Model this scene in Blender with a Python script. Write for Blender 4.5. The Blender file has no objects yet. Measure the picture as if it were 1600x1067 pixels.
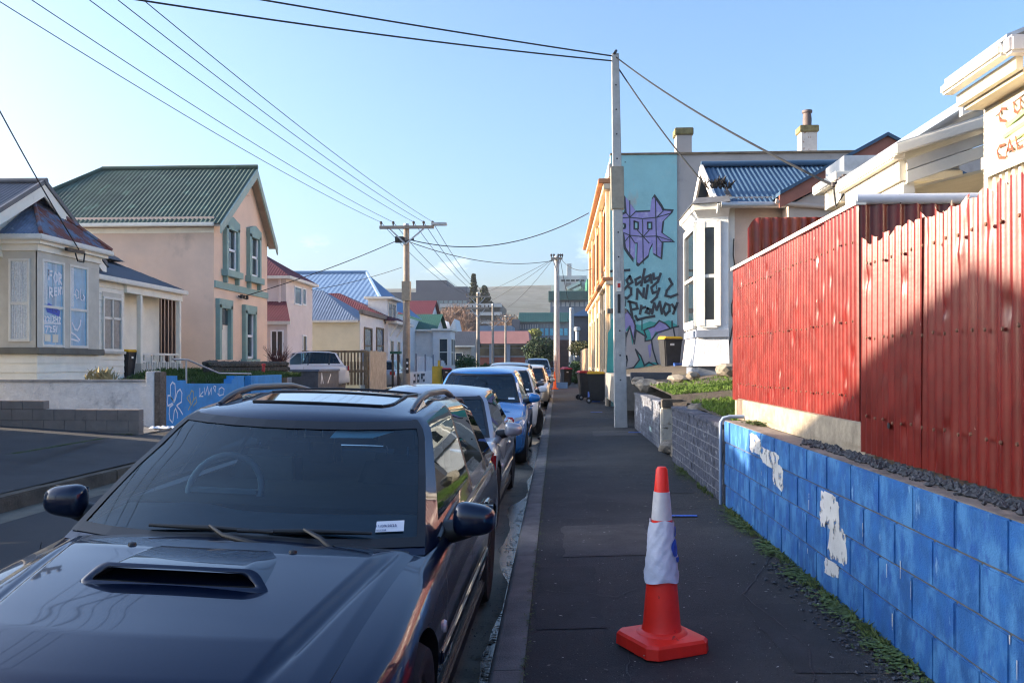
import bpy, bmesh, math, random
from mathutils import Vector, Matrix
random.seed(7)
R = math.radians
scene = bpy.context.scene
C = scene.collection

# ---------------------------------------------------------------- camera, sky, sun, exposure
FPX, HORIZ, CAMZ = 1360.0, 567.0, 1.36
YAW = math.atan(70 / FPX)
cam_d = bpy.data.cameras.new('camera'); cam = bpy.data.objects.new('camera', cam_d); C.objects.link(cam)
cam.location = (0, 0, CAMZ); cam.rotation_euler = (R(90), 0, YAW)
cam_d.sensor_width = 36; cam_d.lens = FPX / 1600 * 36
cam_d.shift_y = (HORIZ - 533.5) / 1600
cam_d.clip_start = 0.05; cam_d.clip_end = 9000
scene.camera = cam
SUN_EL, SUN_FWD = 15.5, 2.5        # elevation; degrees ahead of square-on from the left
world = bpy.data.worlds.new('World'); scene.world = world; world.use_nodes = True
wn, wl = world.node_tree.nodes, world.node_tree.links
wn.clear()
sky = wn.new('ShaderNodeTexSky'); sky.sky_type = 'NISHITA'; sky.sun_disc = False
sky.sun_elevation = R(SUN_EL); sky.sun_rotation = R(-(90 - SUN_FWD))
sky.altitude = 50; sky.air_density = 1.0; sky.dust_density = 4.6; sky.ozone_density = 4.5
# small broken clouds low over the horizon, all the way round
tc = wn.new('ShaderNodeTexCoord'); sp = wn.new('ShaderNodeSeparateXYZ'); wl.new(tc.outputs['Generated'], sp.inputs[0])
mp = wn.new('ShaderNodeMapping'); mp.inputs['Scale'].default_value = (1, 1, 2.4); mp.inputs['Location'].default_value = (.35, .2, .13)
wl.new(tc.outputs['Generated'], mp.inputs[0])
nz = wn.new('ShaderNodeTexNoise'); nz.inputs['Scale'].default_value = 9; nz.inputs['Detail'].default_value = 8; nz.inputs['Roughness'].default_value = .6
wl.new(mp.outputs[0], nz.inputs['Vector'])
rp = wn.new('ShaderNodeValToRGB'); rp.color_ramp.elements[0].position = .60; rp.color_ramp.elements[1].position = .76
wl.new(nz.outputs[0], rp.inputs[0])
hb = wn.new('ShaderNodeValToRGB'); cr = hb.color_ramp
cr.elements[0].position = .02; cr.elements[0].color = (1, 1, 1, 1); cr.elements[1].position = .15; cr.elements[1].color = (0, 0, 0, 1)
wl.new(sp.outputs[2], hb.inputs[0])
mu = wn.new('ShaderNodeMath'); mu.operation = 'MULTIPLY'; wl.new(rp.outputs[0], mu.inputs[0]); wl.new(hb.outputs[0], mu.inputs[1])
mx = wn.new('ShaderNodeMix'); mx.data_type = 'RGBA'; wl.new(mu.outputs[0], mx.inputs[0]); wl.new(sky.outputs[0], mx.inputs[6])
mx.inputs[7].default_value = (7.5, 7.2, 6.9, 1)
bg = wn.new('ShaderNodeBackground'); bg.inputs[1].default_value = 0.15
wo = wn.new('ShaderNodeOutputWorld'); wl.new(mx.outputs[2], bg.inputs[0]); wl.new(bg.outputs[0], wo.inputs[0])
sun_d = bpy.data.lights.new('sun', 'SUN'); sun_d.energy = 5.0; sun_d.angle = R(.55); sun_d.color = (1, .82, .62)
sun = bpy.data.objects.new('sun', sun_d); C.objects.link(sun)
_a = R(SUN_FWD); _e = R(SUN_EL)
sun_dir = Vector((-math.cos(_a) * math.cos(_e), math.sin(_a) * math.cos(_e), math.sin(_e)))   # towards the sun
sun.rotation_euler = sun_dir.to_track_quat('Z', 'Y').to_euler(); sun.location = sun_dir * 60
scene.view_settings.view_transform = 'Standard'; scene.view_settings.look = 'None'
scene.view_settings.exposure = 1.65; scene.view_settings.gamma = 1; scene.view_settings.use_curve_mapping = False
scene.cycles.max_bounces = 6; scene.cycles.transparent_max_bounces = 12
scene.cycles.use_denoising = True; scene.cycles.filter_width = 1.2; scene.cycles.sample_clamp_indirect = 4

# ---------------------------------------------------------------- photograph survey: pixel -> point on a world plane
_c, _s = math.cos(YAW), math.sin(YAW)
def ray(px, py):
    a = (px - 800) / FPX; b = (HORIZ - py) / FPX
    return Vector((-_s + a * _c, _c + a * _s, b))
O3 = Vector((0, 0, CAMZ))
def ax(px, py, x): r = ray(px, py); return O3 + r * (x / r.x)
def ay(px, py, y): r = ray(px, py); return O3 + r * (y / r.y)
def az(px, py, z): r = ray(px, py); return O3 + r * ((z - CAMZ) / r.z)
def yx(px, x): return ax(px, HORIZ, x).y          # depth at which the plane x=X crosses a pixel column
def xy(px, y): return ay(px, HORIZ, y).x
def zy(py, px, y): return ay(px, py, y).z
def zx(py, px, x): return ax(px, py, x).z

# ---------------------------------------------------------------- materials
MATS = {}
def _nodes(name):
    m = bpy.data.materials.new(name); m.use_nodes = True
    return m, m.node_tree.nodes, m.node_tree.links, m.node_tree.nodes['Principled BSDF']
def patchmat(name, col, thr=.42, scale=22):
    """worn paint: ragged holes eaten into the paint film by noise"""
    m = mat(name, col, .65, .12, 6, .2, 100); n, l = m.node_tree.nodes, m.node_tree.links; b = n['Principled BSDF']; g = n.new('ShaderNodeNewGeometry')
    t = n.new('ShaderNodeTexNoise'); t.inputs['Scale'].default_value = scale; t.inputs['Detail'].default_value = 7; l.new(g.outputs['Position'], t.inputs['Vector'])
    r = n.new('ShaderNodeValToRGB'); r.color_ramp.elements[0].position = thr; r.color_ramp.elements[1].position = thr + .12; l.new(t.outputs[0], r.inputs[0]); l.new(r.outputs[0], b.inputs['Alpha'])
    return m
def mat(name, col, rough=.6, var=.18, scale=3., bump=0., bscale=40., metal=0., coat=0., spec=.5, layers=(), coords='world', rvar=0., detail=6, crough=.03):
    """layers: (colour, threshold, softness, scale, (sx,sy,sz)) painted over by noise"""
    if name in MATS: return MATS[name]
    m, n, l, b = _nodes(name)
    if coords == 'world':
        g = n.new('ShaderNodeNewGeometry'); pos = g.outputs['Position']
    else:
        g = n.new('ShaderNodeTexCoord'); pos = g.outputs['Object']
    def noise(sc, dt=detail, stretch=(1, 1, 1), off=0.):
        mp = n.new('ShaderNodeMapping'); mp.inputs['Scale'].default_value = stretch; mp.inputs['Location'].default_value = (off, off * .7, off * 1.3)
        l.new(pos, mp.inputs[0])
        t = n.new('ShaderNodeTexNoise'); t.inputs['Scale'].default_value = sc; t.inputs['Detail'].default_value = dt; t.inputs['Roughness'].default_value = .62
        l.new(mp.outputs[0], t.inputs['Vector']); return t.outputs[0]
    def mixc(f, a, c):
        x = n.new('ShaderNodeMix'); x.data_type = 'RGBA'; l.new(f, x.inputs[0])
        for i, v in ((6, a), (7, c)):
            if isinstance(v, tuple): x.inputs[i].default_value = (*v[:3], 1)
            else: l.new(v, x.inputs[i])
        return x.outputs[2]
    lo = tuple(max(0, c * (1 - var)) for c in col); hi = tuple(min(1, c * (1 + var)) for c in col)
    nf = noise(scale)
    rr = n.new('ShaderNodeValToRGB'); rr.color_ramp.elements[0].position = .32; rr.color_ramp.elements[1].position = .68; l.new(nf, rr.inputs[0])
    out = mixc(rr.outputs[0], lo, hi)
    for k, ly in enumerate(layers):
        c2, th, soft, sc = ly[:4]; st = ly[4] if len(ly) > 4 else (1, 1, 1)
        q = n.new('ShaderNodeValToRGB'); q.color_ramp.elements[0].position = th; q.color_ramp.elements[1].position = min(1, th + soft)
        l.new(noise(sc, 8, st, 3.1 * (k + 1)), q.inputs[0]); out = mixc(q.outputs[0], out, c2)
    l.new(out, b.inputs['Base Color'])
    b.inputs['Roughness'].default_value = rough; b.inputs['Metallic'].default_value = metal
    b.inputs['Specular IOR Level'].default_value = spec; b.inputs['Coat Weight'].default_value = coat; b.inputs['Coat Roughness'].default_value = crough
    if rvar:
        mr = n.new('ShaderNodeMapRange'); mr.inputs[3].default_value = max(.02, rough - rvar); mr.inputs[4].default_value = min(1, rough + rvar)
        l.new(nf, mr.inputs[0]); l.new(mr.outputs[0], b.inputs['Roughness'])
    if bump:
        bp = n.new('ShaderNodeBump'); bp.inputs['Strength'].default_value = min(1, bump); bp.inputs['Distance'].default_value = .02 * max(1, bump)
        l.new(noise(bscale, 4), bp.inputs['Height']); l.new(bp.outputs[0], b.inputs['Normal'])
    MATS[name] = m
    return m
def glassmat(name, tint, refl=1.0, rough=.01, ior=1.5):
    """thin pane: tinted see-through sheet with a mirror coat"""
    if name in MATS: return MATS[name]
    m, n, l, b = _nodes(name); n.remove(b)
    tr = n.new('ShaderNodeBsdfTransparent'); tr.inputs[0].default_value = (*tint, 1)
    gl = n.new('ShaderNodeBsdfGlossy'); gl.inputs['Roughness'].default_value = rough; gl.inputs[0].default_value = (refl * .86, refl * .96, refl, 1)
    fr = n.new('ShaderNodeFresnel'); fr.inputs[0].default_value = ior
    mx = n.new('ShaderNodeMixShader'); l.new(fr.outputs[0], mx.inputs[0]); l.new(tr.outputs[0], mx.inputs[1]); l.new(gl.outputs[0], mx.inputs[2])
    l.new(mx.outputs[0], n['Material Output'].inputs[0]); MATS[name] = m
    return m

# ---------------------------------------------------------------- mesh helpers
OFF = {}          # world offset already carried by a parent, so that parts may be written in world coordinates
class MB:
    def __init__(s): s.v = []; s.f = []; s.mi = []
    def add(s, vs, fs, mi=0):
        o = len(s.v); s.v += [tuple(v) for v in vs]; s.f += [tuple(o + i for i in f) for f in fs]; s.mi += [mi] * len(fs); return s
    def box(s, x0, x1, y0, y1, z0, z1, mi=0):
        return s.add([(x0,y0,z0),(x1,y0,z0),(x1,y1,z0),(x0,y1,z0),(x0,y0,z1),(x1,y0,z1),(x1,y1,z1),(x0,y1,z1)],
                     [(0,3,2,1),(4,5,6,7),(0,1,5,4),(1,2,6,5),(2,3,7,6),(3,0,4,7)], mi)
    def hexa(s, p, mi=0):   # 8 corners, bottom ring then top ring
        return s.add(p, [(0,3,2,1),(4,5,6,7),(0,1,5,4),(1,2,6,5),(2,3,7,6),(3,0,4,7)], mi)
    def bar(s, a, b, w, h=None, up=(0, 0, 1), mi=0):      # rectangular bar from a to b
        a, b = Vector(a), Vector(b); h = h or w; d = (b - a).normalized(); u = Vector(up)
        if abs(d.dot(u)) > .98: u = Vector((0, 1, 0))
        r = d.cross(u).normalized() * w / 2; t = r.cross(d).normalized() * h / 2
        return s.hexa([a-r-t, a+r-t, b+r-t, b-r-t, a-r+t, a+r+t, b+r+t, b-r+t], mi)
    def tube(s, pts, r, n=8, mi=0, cap=True):
        pts = [Vector(p) for p in pts]; rs = r if isinstance(r, (list, tuple)) else [r] * len(pts)
        vs = []; prev = None
        for i, p in enumerate(pts):
            d = (pts[min(i + 1, len(pts) - 1)] - pts[max(i - 1, 0)]).normalized()
            u = Vector((0, 0, 1)) if abs(d.z) < .95 else Vector((1, 0, 0))
            if prev is not None and prev.cross(d).length > 1e-3: u = prev
            x = (u - d * u.dot(d)).normalized(); y = d.cross(x); prev = x
            for k in range(n):
                a = 2 * math.pi * k / n; vs.append(p + (x * math.cos(a) + y * math.sin(a)) * rs[i])
        fs = [(i*n+k, i*n+(k+1) % n, (i+1)*n+(k+1) % n, (i+1)*n+k) for i in range(len(pts)-1) for k in range(n)]
        if cap: fs += [tuple(range(n))[::-1], tuple((len(pts)-1)*n+k for k in range(n))]
        return s.add(vs, fs, mi)
    def lathe(s, prof, c=(0, 0, 0), n=24, axis='z', mi=0):  # prof: (radius, height)
        vs = []; c = Vector(c)
        for r, h in prof:
            for k in range(n):
                a = 2 * math.pi * k / n; u, w = r * math.cos(a), r * math.sin(a)
                vs.append(c + (Vector((u, w, h)) if axis == 'z' else Vector((h, u, w)) if axis == 'x' else Vector((w, h, u))))
        m = len(prof)
        fs = [(i*n+k, i*n+(k+1) % n, (i+1)*n+(k+1) % n, (i+1)*n+k) for i in range(m-1) for k in range(n)]
        if prof[0][0] > 1e-4: fs.append(tuple(range(n))[::-1])
        if prof[-1][0] > 1e-4: fs.append(tuple((m-1)*n+k for k in range(n)))
        return s.add(vs, fs, mi)
    def prism(s, poly, d, mi=0):                         # poly: 3-D outline, d: extrusion vector
        n = len(poly); d = Vector(d); a = [Vector(p) for p in poly]; b = [p + d for p in a]
        return s.add(a + b, [tuple(range(n))[::-1], tuple(range(n, 2*n))] + [(i, (i+1) % n, n+(i+1) % n, n+i) for i in range(n)], mi)
    def grid(s, fn, nu, nv, mi=0, cu=False):             # fn(i/nu, j/nv) -> point
        vs = [fn(i / nu, j / nv) for i in range(nu + 1) for j in range(nv + 1)]
        return s.add(vs, [(i*(nv+1)+j, (i+1)*(nv+1)+j, (i+1)*(nv+1)+j+1, i*(nv+1)+j+1) for i in range(nu) for j in range(nv)], mi)
    def build(s, name, m, parent=None, smooth=None, weld=False, bevel=0, local=False):
        me = bpy.data.meshes.new(name); off = OFF.get(parent, Vector()) if (parent is not None and not local) else Vector()
        bm = bmesh.new(); vv = [bm.verts.new(Vector(v) - off) for v in s.v]; bm.verts.ensure_lookup_table()
        for f, mi in zip(s.f, s.mi):
            if len(set(f)) < 3: continue
            try: q = bm.faces.new([vv[i] for i in f])
            except ValueError: continue
            q.material_index = mi
        if weld: bmesh.ops.remove_doubles(bm, verts=bm.verts, dist=weld if weld is not True else 1e-4)
        bmesh.ops.recalc_face_normals(bm, faces=bm.faces) if weld is not None else None
        if bevel: bmesh.ops.bevel(bm, geom=[e for e in bm.edges if e.is_manifold and e.calc_face_angle(0) > .5], offset=bevel, segments=2, affect='EDGES', clamp_overlap=True)
        if smooth is not None:
            for f in bm.faces: f.smooth = True
            for e in bm.edges: e.smooth = e.is_manifold and e.calc_face_angle(0) < R(smooth)
        bm.to_mesh(me); bm.free()
        return link(name, me, m, parent)
def link(name, me, m, parent=None):
    for q in (m if isinstance(m, (list, tuple)) else [m]): me.materials.append(q)
    o = bpy.data.objects.new(name, me); C.objects.link(o)
    if parent is not None: o.parent = parent; OFF[o] = OFF.get(parent, Vector())
    return o
def inst(name, me, parent, loc=(0, 0, 0), rot=(0, 0, 0), sc=(1, 1, 1)):
    o = bpy.data.objects.new(name, me); C.objects.link(o); o.parent = parent
    o.location = Vector(loc) - OFF.get(parent, Vector()) if parent is not None else loc; o.rotation_euler = rot; o.scale = sc
    return o
def tag(o, label=None, cat=None, group=None, kind=None):
    if label: o['label'] = label
    if cat: o['category'] = cat
    if group: o['group'] = group
    if kind: o['kind'] = kind
    return o
def thing(name, label, cat, loc=(0, 0, 0), group=None, rotz=0., world=True):
    o = bpy.data.objects.new(name, None); C.objects.link(o); o.location = loc; o.rotation_euler = (0, 0, rotz); o.empty_display_size = .2
    OFF[o] = Vector(loc) if world else Vector()
    return tag(o, label, cat, group)
def copy_tree(o, parent=None):
    c = o.copy(); C.objects.link(c); c.parent = parent
    for ch in o.children: copy_tree(ch, c)
    return c
def B(x0, x1, y0, y1, z0, z1): return MB().box(x0, x1, y0, y1, z0, z1)
def strokes(o, u, v, lines, w, t=.004, mb=None):
    """hand-painted lettering: flat strokes on the plane o + a*u + b*v, raised t"""
    mb = mb or MB(); o, u, v = Vector(o), Vector(u), Vector(v); n = u.cross(v).normalized()
    for ln in lines:
        P = [o + u * a + v * b for a, b in ln]
        for i in range(len(P) - 1):
            d = (P[i+1] - P[i]); L = d.length
            if L < 1e-6: continue
            d /= L; r = d.cross(n) * w / 2; e = d * w * .45; k = n * (t + .0004 * (i % 3))
            mb.add([P[i]-e+r+k, P[i+1]+e+r+k, P[i+1]+e-r+k, P[i]-e-r+k], [(0, 1, 2, 3)])
    return mb
def blob(o, u, v, poly, t=.003, mb=None):
    mb = mb or MB(); o, u, v = Vector(o), Vector(u), Vector(v); n = u.cross(v).normalized()
    return mb.add([o + u * a + v * b + n * t for a, b in poly], [tuple(range(len(poly)))])
def text_mesh(body, size, extr=.001):
    cu = bpy.data.curves.new('txt', 'FONT'); cu.body = body; cu.size = size; cu.extrude = extr
    ob = bpy.data.objects.new('txt', cu); C.objects.link(ob); dg = bpy.context.evaluated_depsgraph_get()
    me = bpy.data.meshes.new_from_object(ob.evaluated_get(dg)); bpy.data.objects.remove(ob); return me
def corrugated(mb, o, u, v, width, height, pitch=.076, amp=.009, per=6, dents=0, seed=0, nv=1, top=None):
    """sheet from o, ribs run along v, waves across u"""
    o, u, v = Vector(o), Vector(u).normalized(), Vector(v).normalized(); n = u.cross(v).normalized(); rnd = random.Random(seed)
    D = [(rnd.uniform(0, width), rnd.uniform(0, height), rnd.uniform(.02, .042), rnd.choice([-1, -1, -1, .6]) * rnd.uniform(.005, .017)) for _ in range(dents)]
    nu = max(2, round(width / pitch * per)); vs = []
    for i in range(nu + 1):
        a = width * i / nu
        H = height + (top(a) if top else 0)
        for j in range(nv + 1):
            b = H * j / nv; d = amp * math.sin(2 * math.pi * a / pitch)
            for (da, db, dr, dd) in D:
                q = ((a-da)**2 + ((b-db)*.9)**2) / dr**2
                if q < 5: d += dd * math.exp(-q)
            vs.append(o + u * a + v * b + n * d)
    mb.add(vs, [(i*(nv+1)+j, (i+1)*(nv+1)+j, (i+1)*(nv+1)+j+1, i*(nv+1)+j+1) for i in range(nu) for j in range(nv)])
    return mb
# ================================================================ palette
asphalt = mat('asphalt_path', (.048, .047, .048), .85, .3, 1.3, 1.0, 130, rvar=.1, layers=(((.029, .029, .031), .52, .12, .5), ((.066, .063, .06), .58, .10, 1.7), ((.022, .022, .024), .58, .06, 75), ((.16, .155, .15), .64, .05, 95), ((.34, .33, .31), .76, .02, 34)))
road_m = mat('asphalt_road', (.050, .050, .053), .85, .25, 1.1, .55, 150, rvar=.1, layers=(((.035, .035, .04), .55, .2, .6), ((.11, .11, .108), .68, .06, 60)))
concrete = mat('concrete', (.23, .215, .195), .85, .25, 4, .4, 90, layers=(((.12, .115, .105), .56, .2, 2.2), ((.34, .33, .30), .68, .06, 50)))
kerb_m = mat('kerb_concrete', (.17, .158, .148), .88, .25, 5, .5, 110, layers=(((.065, .062, .058), .55, .2, 2.5), ((.26, .25, .24), .66, .06, 70)))
gutter_m = mat('gutter_concrete', (.15, .135, .105), .8, .25, 3, .4, 80, layers=(((.05, .055, .04), .55, .15, 1.6), ((.08, .085, .05), .62, .1, 6)))
wet_m = mat('gutter_water', (.016, .02, .022), .22, .3, 8, .12, 40, spec=.6)
bluepaint = mat('blue_block_paint', (.020, .135, .40), .65, .25, 6, .5, 130, layers=(((.075, .26, .55), .47, .14, 7, (1, 1, .55)), ((.015, .11, .40), .53, .12, 11, (1, 1, .5)), ((.22, .40, .62), .64, .08, 15, (1, 1, .4)), ((.5, .56, .66), .73, .03, 26, (1, 1, .3)), ((.16, .15, .14), .72, .07, 5)))
mortar = mat('mortar', (.13, .125, .12), .9, .3, 20, .4, 90)
whitepatch = patchmat('white_patch_paint', (.66, .65, .62), .36, 14)
redfence = mat('red_corrugated', (.150, .010, .006), .34, .28, 6, .03, 30, spec=.38, coat=.22, crough=.12, rvar=.10, layers=(((.13, .016, .012), .54, .16, 3.0, (1, 1, .25)), ((.46, .24, .20), .70, .03, 20, (1, 1, .5)), ((.09, .014, .012), .68, .05, 12), ((.24, .06, .04), .57, .14, 2.2, (1, 1, .5))))
whitetrim = mat('white_trim_paint', (.72, .69, .62), .5, .08, 4, .08, 90, layers=(((.42, .38, .32), .68, .12, 5),))
whitepaint = mat('white_wall_paint', (.66, .66, .66), .65, .08, 3, .3, 60, layers=(((.45, .44, .42), .64, .15, 1.7),))
stucco_w = mat('white_stucco', (.62, .62, .63), .75, .1, 4, 1.0, 55, layers=(((.30, .29, .27), .72, .06, 12),))
timber = mat('weathered_timber', (.36, .30, .22), .8, .3, 9, .4, 50, layers=(((.20, .16, .11), .54, .15, 6, (1, .12, 1)), ((.50, .46, .38), .62, .1, 4, (1, .2, 1))))
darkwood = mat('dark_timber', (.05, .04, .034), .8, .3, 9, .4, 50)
gravel_m = mat('dark_gravel', (.055, .06, .07), .75, .7, 45, .3, 90, layers=(((.13, .13, .14), .62, .06, 38),))
moss_m = mat('moss_and_weeds', (.085, .12, .035), .8, .5, 12)
grass_m = mat('lawn_grass', (.12, .20, .025), .75, .4, 5)
soil_m = mat('soil', (.09, .07, .05), .95, .4, 6, .8, 40, layers=(((.07, .09, .03), .55, .2, 3),))
rock_m = mat('rubble_stone', (.23, .20, .16), .85, .4, 7, .6, 40, layers=(((.08, .07, .06), .6, .15, 5),))
splitgrey = mat('split_face_block', (.075, .083, .115), .9, .4, 14, .8, 45, layers=(((.16, .18, .23), .62, .1, 14),))
splitwhite = mat('split_face_block_sprayed', (.14, .15, .18), .85, .4, 14, 1.0, 45, layers=(((.62, .66, .74), .56, .16, 2.2),))
galv = mat('galvanised_steel', (.42, .43, .44), .45, .15, 8, .05, 60, metal=.6)
pvc = mat('pvc_pipe', (.22, .30, .42), .45, .1, 5)
bluesteel = mat('blue_roofing', (.042, .090, .155), .6, .12, 3, coat=.1)
bluegrey = mat('blue_grey_paint', (.16, .19, .25), .6, .12, 4)
pinkcream = mat('pink_cream_render', (.56, .44, .36), .85, .10, 2.2, .5, 70, layers=(((.36, .28, .24), .60, .25, 1.1, (1, 1, .6)), ((.16, .12, .10), .76, .03, 9, (.5, 1, 2.5))))
redbrown = mat('red_brown_bargeboard', (.33, .12, .08), .7, .15, 5)
creampaint = mat('cream_paint', (.74, .68, .55), .55, .06, 3)
soffit_m = mat('cream_soffit', (.68, .60, .44), .6, .05, 3)
darkglass = mat('window_glass', (.02, .024, .028), .05, .2, 2, spec=.6)
blackplastic = mat('black_plastic', (.018, .018, .02), .5, .15, 8)
binblack = mat('bin_plastic', (.028, .028, .03), .55, .2, 8, .1, 80)
binyellow = mat('yellow_lid_plastic', (.75, .42, .01), .5, .08, 8)
binred = mat('red_lid_plastic', (.42, .012, .02), .5, .1, 8)
cableblack = mat('cable_black', (.012, .012, .012), .6, .1, 4)
steelgrey = mat('pole_steel_sleeve', (.30, .27, .21), .6, .15, 6, layers=(((.36, .24, .12), .62, .15, 3),))
poleconc = mat('pole_concrete', (.40, .40, .39), .8, .14, 5, .25, 80, layers=(((.24, .235, .22), .6, .2, 3, (1, 1, .2)),))
orange = mat('cone_red_plastic', (.92, .028, .014), .45, .10, 6, .06, 60, layers=(((.16, .012, .01), .66, .05, 13), ((.05, .012, .01), .73, .03, 22), ((.70, .09, .07), .60, .12, 3.5)))
reflect = mat('cone_collar', (.62, .60, .60), .4, .08, 20, .15, 160, layers=(((.15, .14, .14), .70, .03, 24),))
sleeve_m = mat('cone_sleeve', (.62, .64, .74), .5, .06, 6, .25, 30, layers=(((.42, .42, .48), .68, .08, 10),))
inkblue = mat('blue_ink', (.03, .09, .46), .6, .15, 6)
teal = mat('mural_teal', (.27, .52, .54), .85, .10, 1.0, .4, 40, layers=(((.22, .48, .52), .55, .2, .8), ((.40, .40, .37), .53, .10, .9, (1, 1, .5)), ((.33, .56, .57), .58, .15, 2.5), ((.07, .075, .07), .70, .03, 6, (1, 1, 1.3)), ((.14, .10, .06), .71, .06, 2, (1, 1, .5))))
greyrender = mat('grey_pink_render', (.42, .38, .355), .9, .10, 1.2, .4, 60, layers=(((.24, .20, .18), .60, .2, 1.5), ((.06, .05, .045), .72, .03, 6, (1, 1, 1.4))))
facade_m = mat('cream_facade', (.66, .52, .36), .8, .08, 1.5, .2, 60)
orangestone = mat('terracotta_cornice', (.46, .20, .085), .75, .15, 4, layers=(((.2, .1, .06), .62, .1, 5),))
purple = mat('mural_purple', (.30, .27, .52), .85, .12, 2, layers=(((.42, .40, .58), .55, .12, 3.5), ((.20, .17, .40), .6, .1, 4)))
muralgrey = mat('mural_grey', (.40, .37, .36), .8, .08, 2)
muralgreen = mat('mural_sea_green', (.07, .36, .32), .8, .15, 2)
ink = mat('mural_black_paint', (.045, .055, .065), .8, .2, 5)

# ================================================================ ground, road, kerbs
def slab(name, prof, y0, y1, m, ny=1, kind='structure', smooth=None):
    mb = MB(); n = len(prof)
    vs = [(x, y0 + (y1 - y0) * j / ny, z) for j in range(ny + 1) for x, z in prof]
    mb.add(vs, [(j*n+i, j*n+i+1, (j+1)*n+i+1, (j+1)*n+i) for j in range(ny) for i in range(n-1)])
    return tag(mb.build(name, m, weld=None, smooth=smooth), kind=kind)
Y0, Y1 = -14., 150.
g_m = mat('ground_earth', (.10, .10, .075), .95, .3, .05)
tag(MB().grid(lambda a, b: (-2600 + 5200 * a, -1200 + 5600 * b, -.62), 2, 2).build('ground', g_m), kind='structure')
slab('footpath', [(-.15, -.052), (.4, -.03), (1.0, -.01), (1.62, .0), (2.2, .0)], Y0, Y1, asphalt)
slab('road', [(-5.55, -.245), (-4.4, -.19), (-3.0, -.15), (-1.7, -.175), (-.82, -.222)], Y0, Y1, road_m)
slab('gutter_channel', [(-.84, -.222), (-.55, -.246), (-.325, -.252), (-.318, -.255)], Y0, Y1, gutter_m)
slab('gutter_channel', [(-5.95, -.25), (-5.54, -.243)], Y0, Y1, gutter_m)
# kerbs: separate cast lengths with open joints
kp = [(-.33, -.30), (-.318, -.10), (-.300, -.062), (-.285, -.053), (-.152, -.048), (-.148, -.30)]
krb = thing('kerb', None, None, (0, 0, -.05)); tag(krb, kind='structure')
me = None
for i in range(38):
    y = -8 + i * 2.4
    if me is None:
        mb = MB(); mb.prism([(x, 0, z) for x, z in kp], (0, 2.392, 0)); o = mb.build('kerb_length', kerb_m, krb, weld=True, local=True, smooth=40); me = o.data
        o.location = (0, y, .05)
    else: inst('kerb_length', me, krb, (0, y, 0)).rotation_euler = (0, 0, random.uniform(-.0008, .0008))
MB().prism([(x, 83.2, z) for x, z in kp], (0, 66, 0)).build('kerb_run', kerb_m, krb)
lk = mat('old_kerb_stone', (.12, .095, .07), .9, .3, 5, .6, 50, layers=(((.05, .04, .03), .55, .2, 4),))
lkb = thing('kerb', None, None, (-6, 0, -.05)); tag(lkb, kind='structure')
for i in range(45):
    y = -8 + i * 1.5
    MB().box(-6.12 + random.uniform(-.006, .006), -5.955 + random.uniform(-.008, .008), y + .01, y + 1.49, -.3, -.085 + random.uniform(-.006, .006)).build('kerb_stone', lk, lkb, bevel=.014)
MB().box(-6.12, -5.955, 59.6, 150, -.3, -.085).build('kerb_run', lk, lkb)
# left footpath and crossing, rising to the driveway
slab('footpath', [(-30, 1.25), (-12, .30), (-9.5, .16), (-7.6, .04), (-6.11, -.075)], -14, 17.0, mat('asphalt_left', (.060, .059, .060), .88, .2, 1.4, .5, 140, layers=(((.035, .035, .038), .56, .2, .7), ((.14, .138, .13), .70, .05, 40))), ny=4)
slab('footpath', [(-8.1, .05), (-7.6, .03), (-6.11, -.075)], 17.0, 150, MATS['asphalt_left'])
# wet streak lying in the right gutter
mb = MB(); rnd = random.Random(3); N = 260; pts = []
for i in range(N + 1):
    y = 1.5 + 60 * i / N; a = -.325; w = .10 + .07 * math.sin(y * .9) + .05 * math.sin(y * 2.7 + 1) + rnd.uniform(-.02, .02)
    pts += [(a, y, -.2475), (a - max(.03, w), y, -.2440)]
mb.add(pts, [(2*i, 2*i+1, 2*i+3, 2*i+2) for i in range(N)])
tag(mb.build('gutter_water', wet_m, weld=None), kind='structure')
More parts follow.
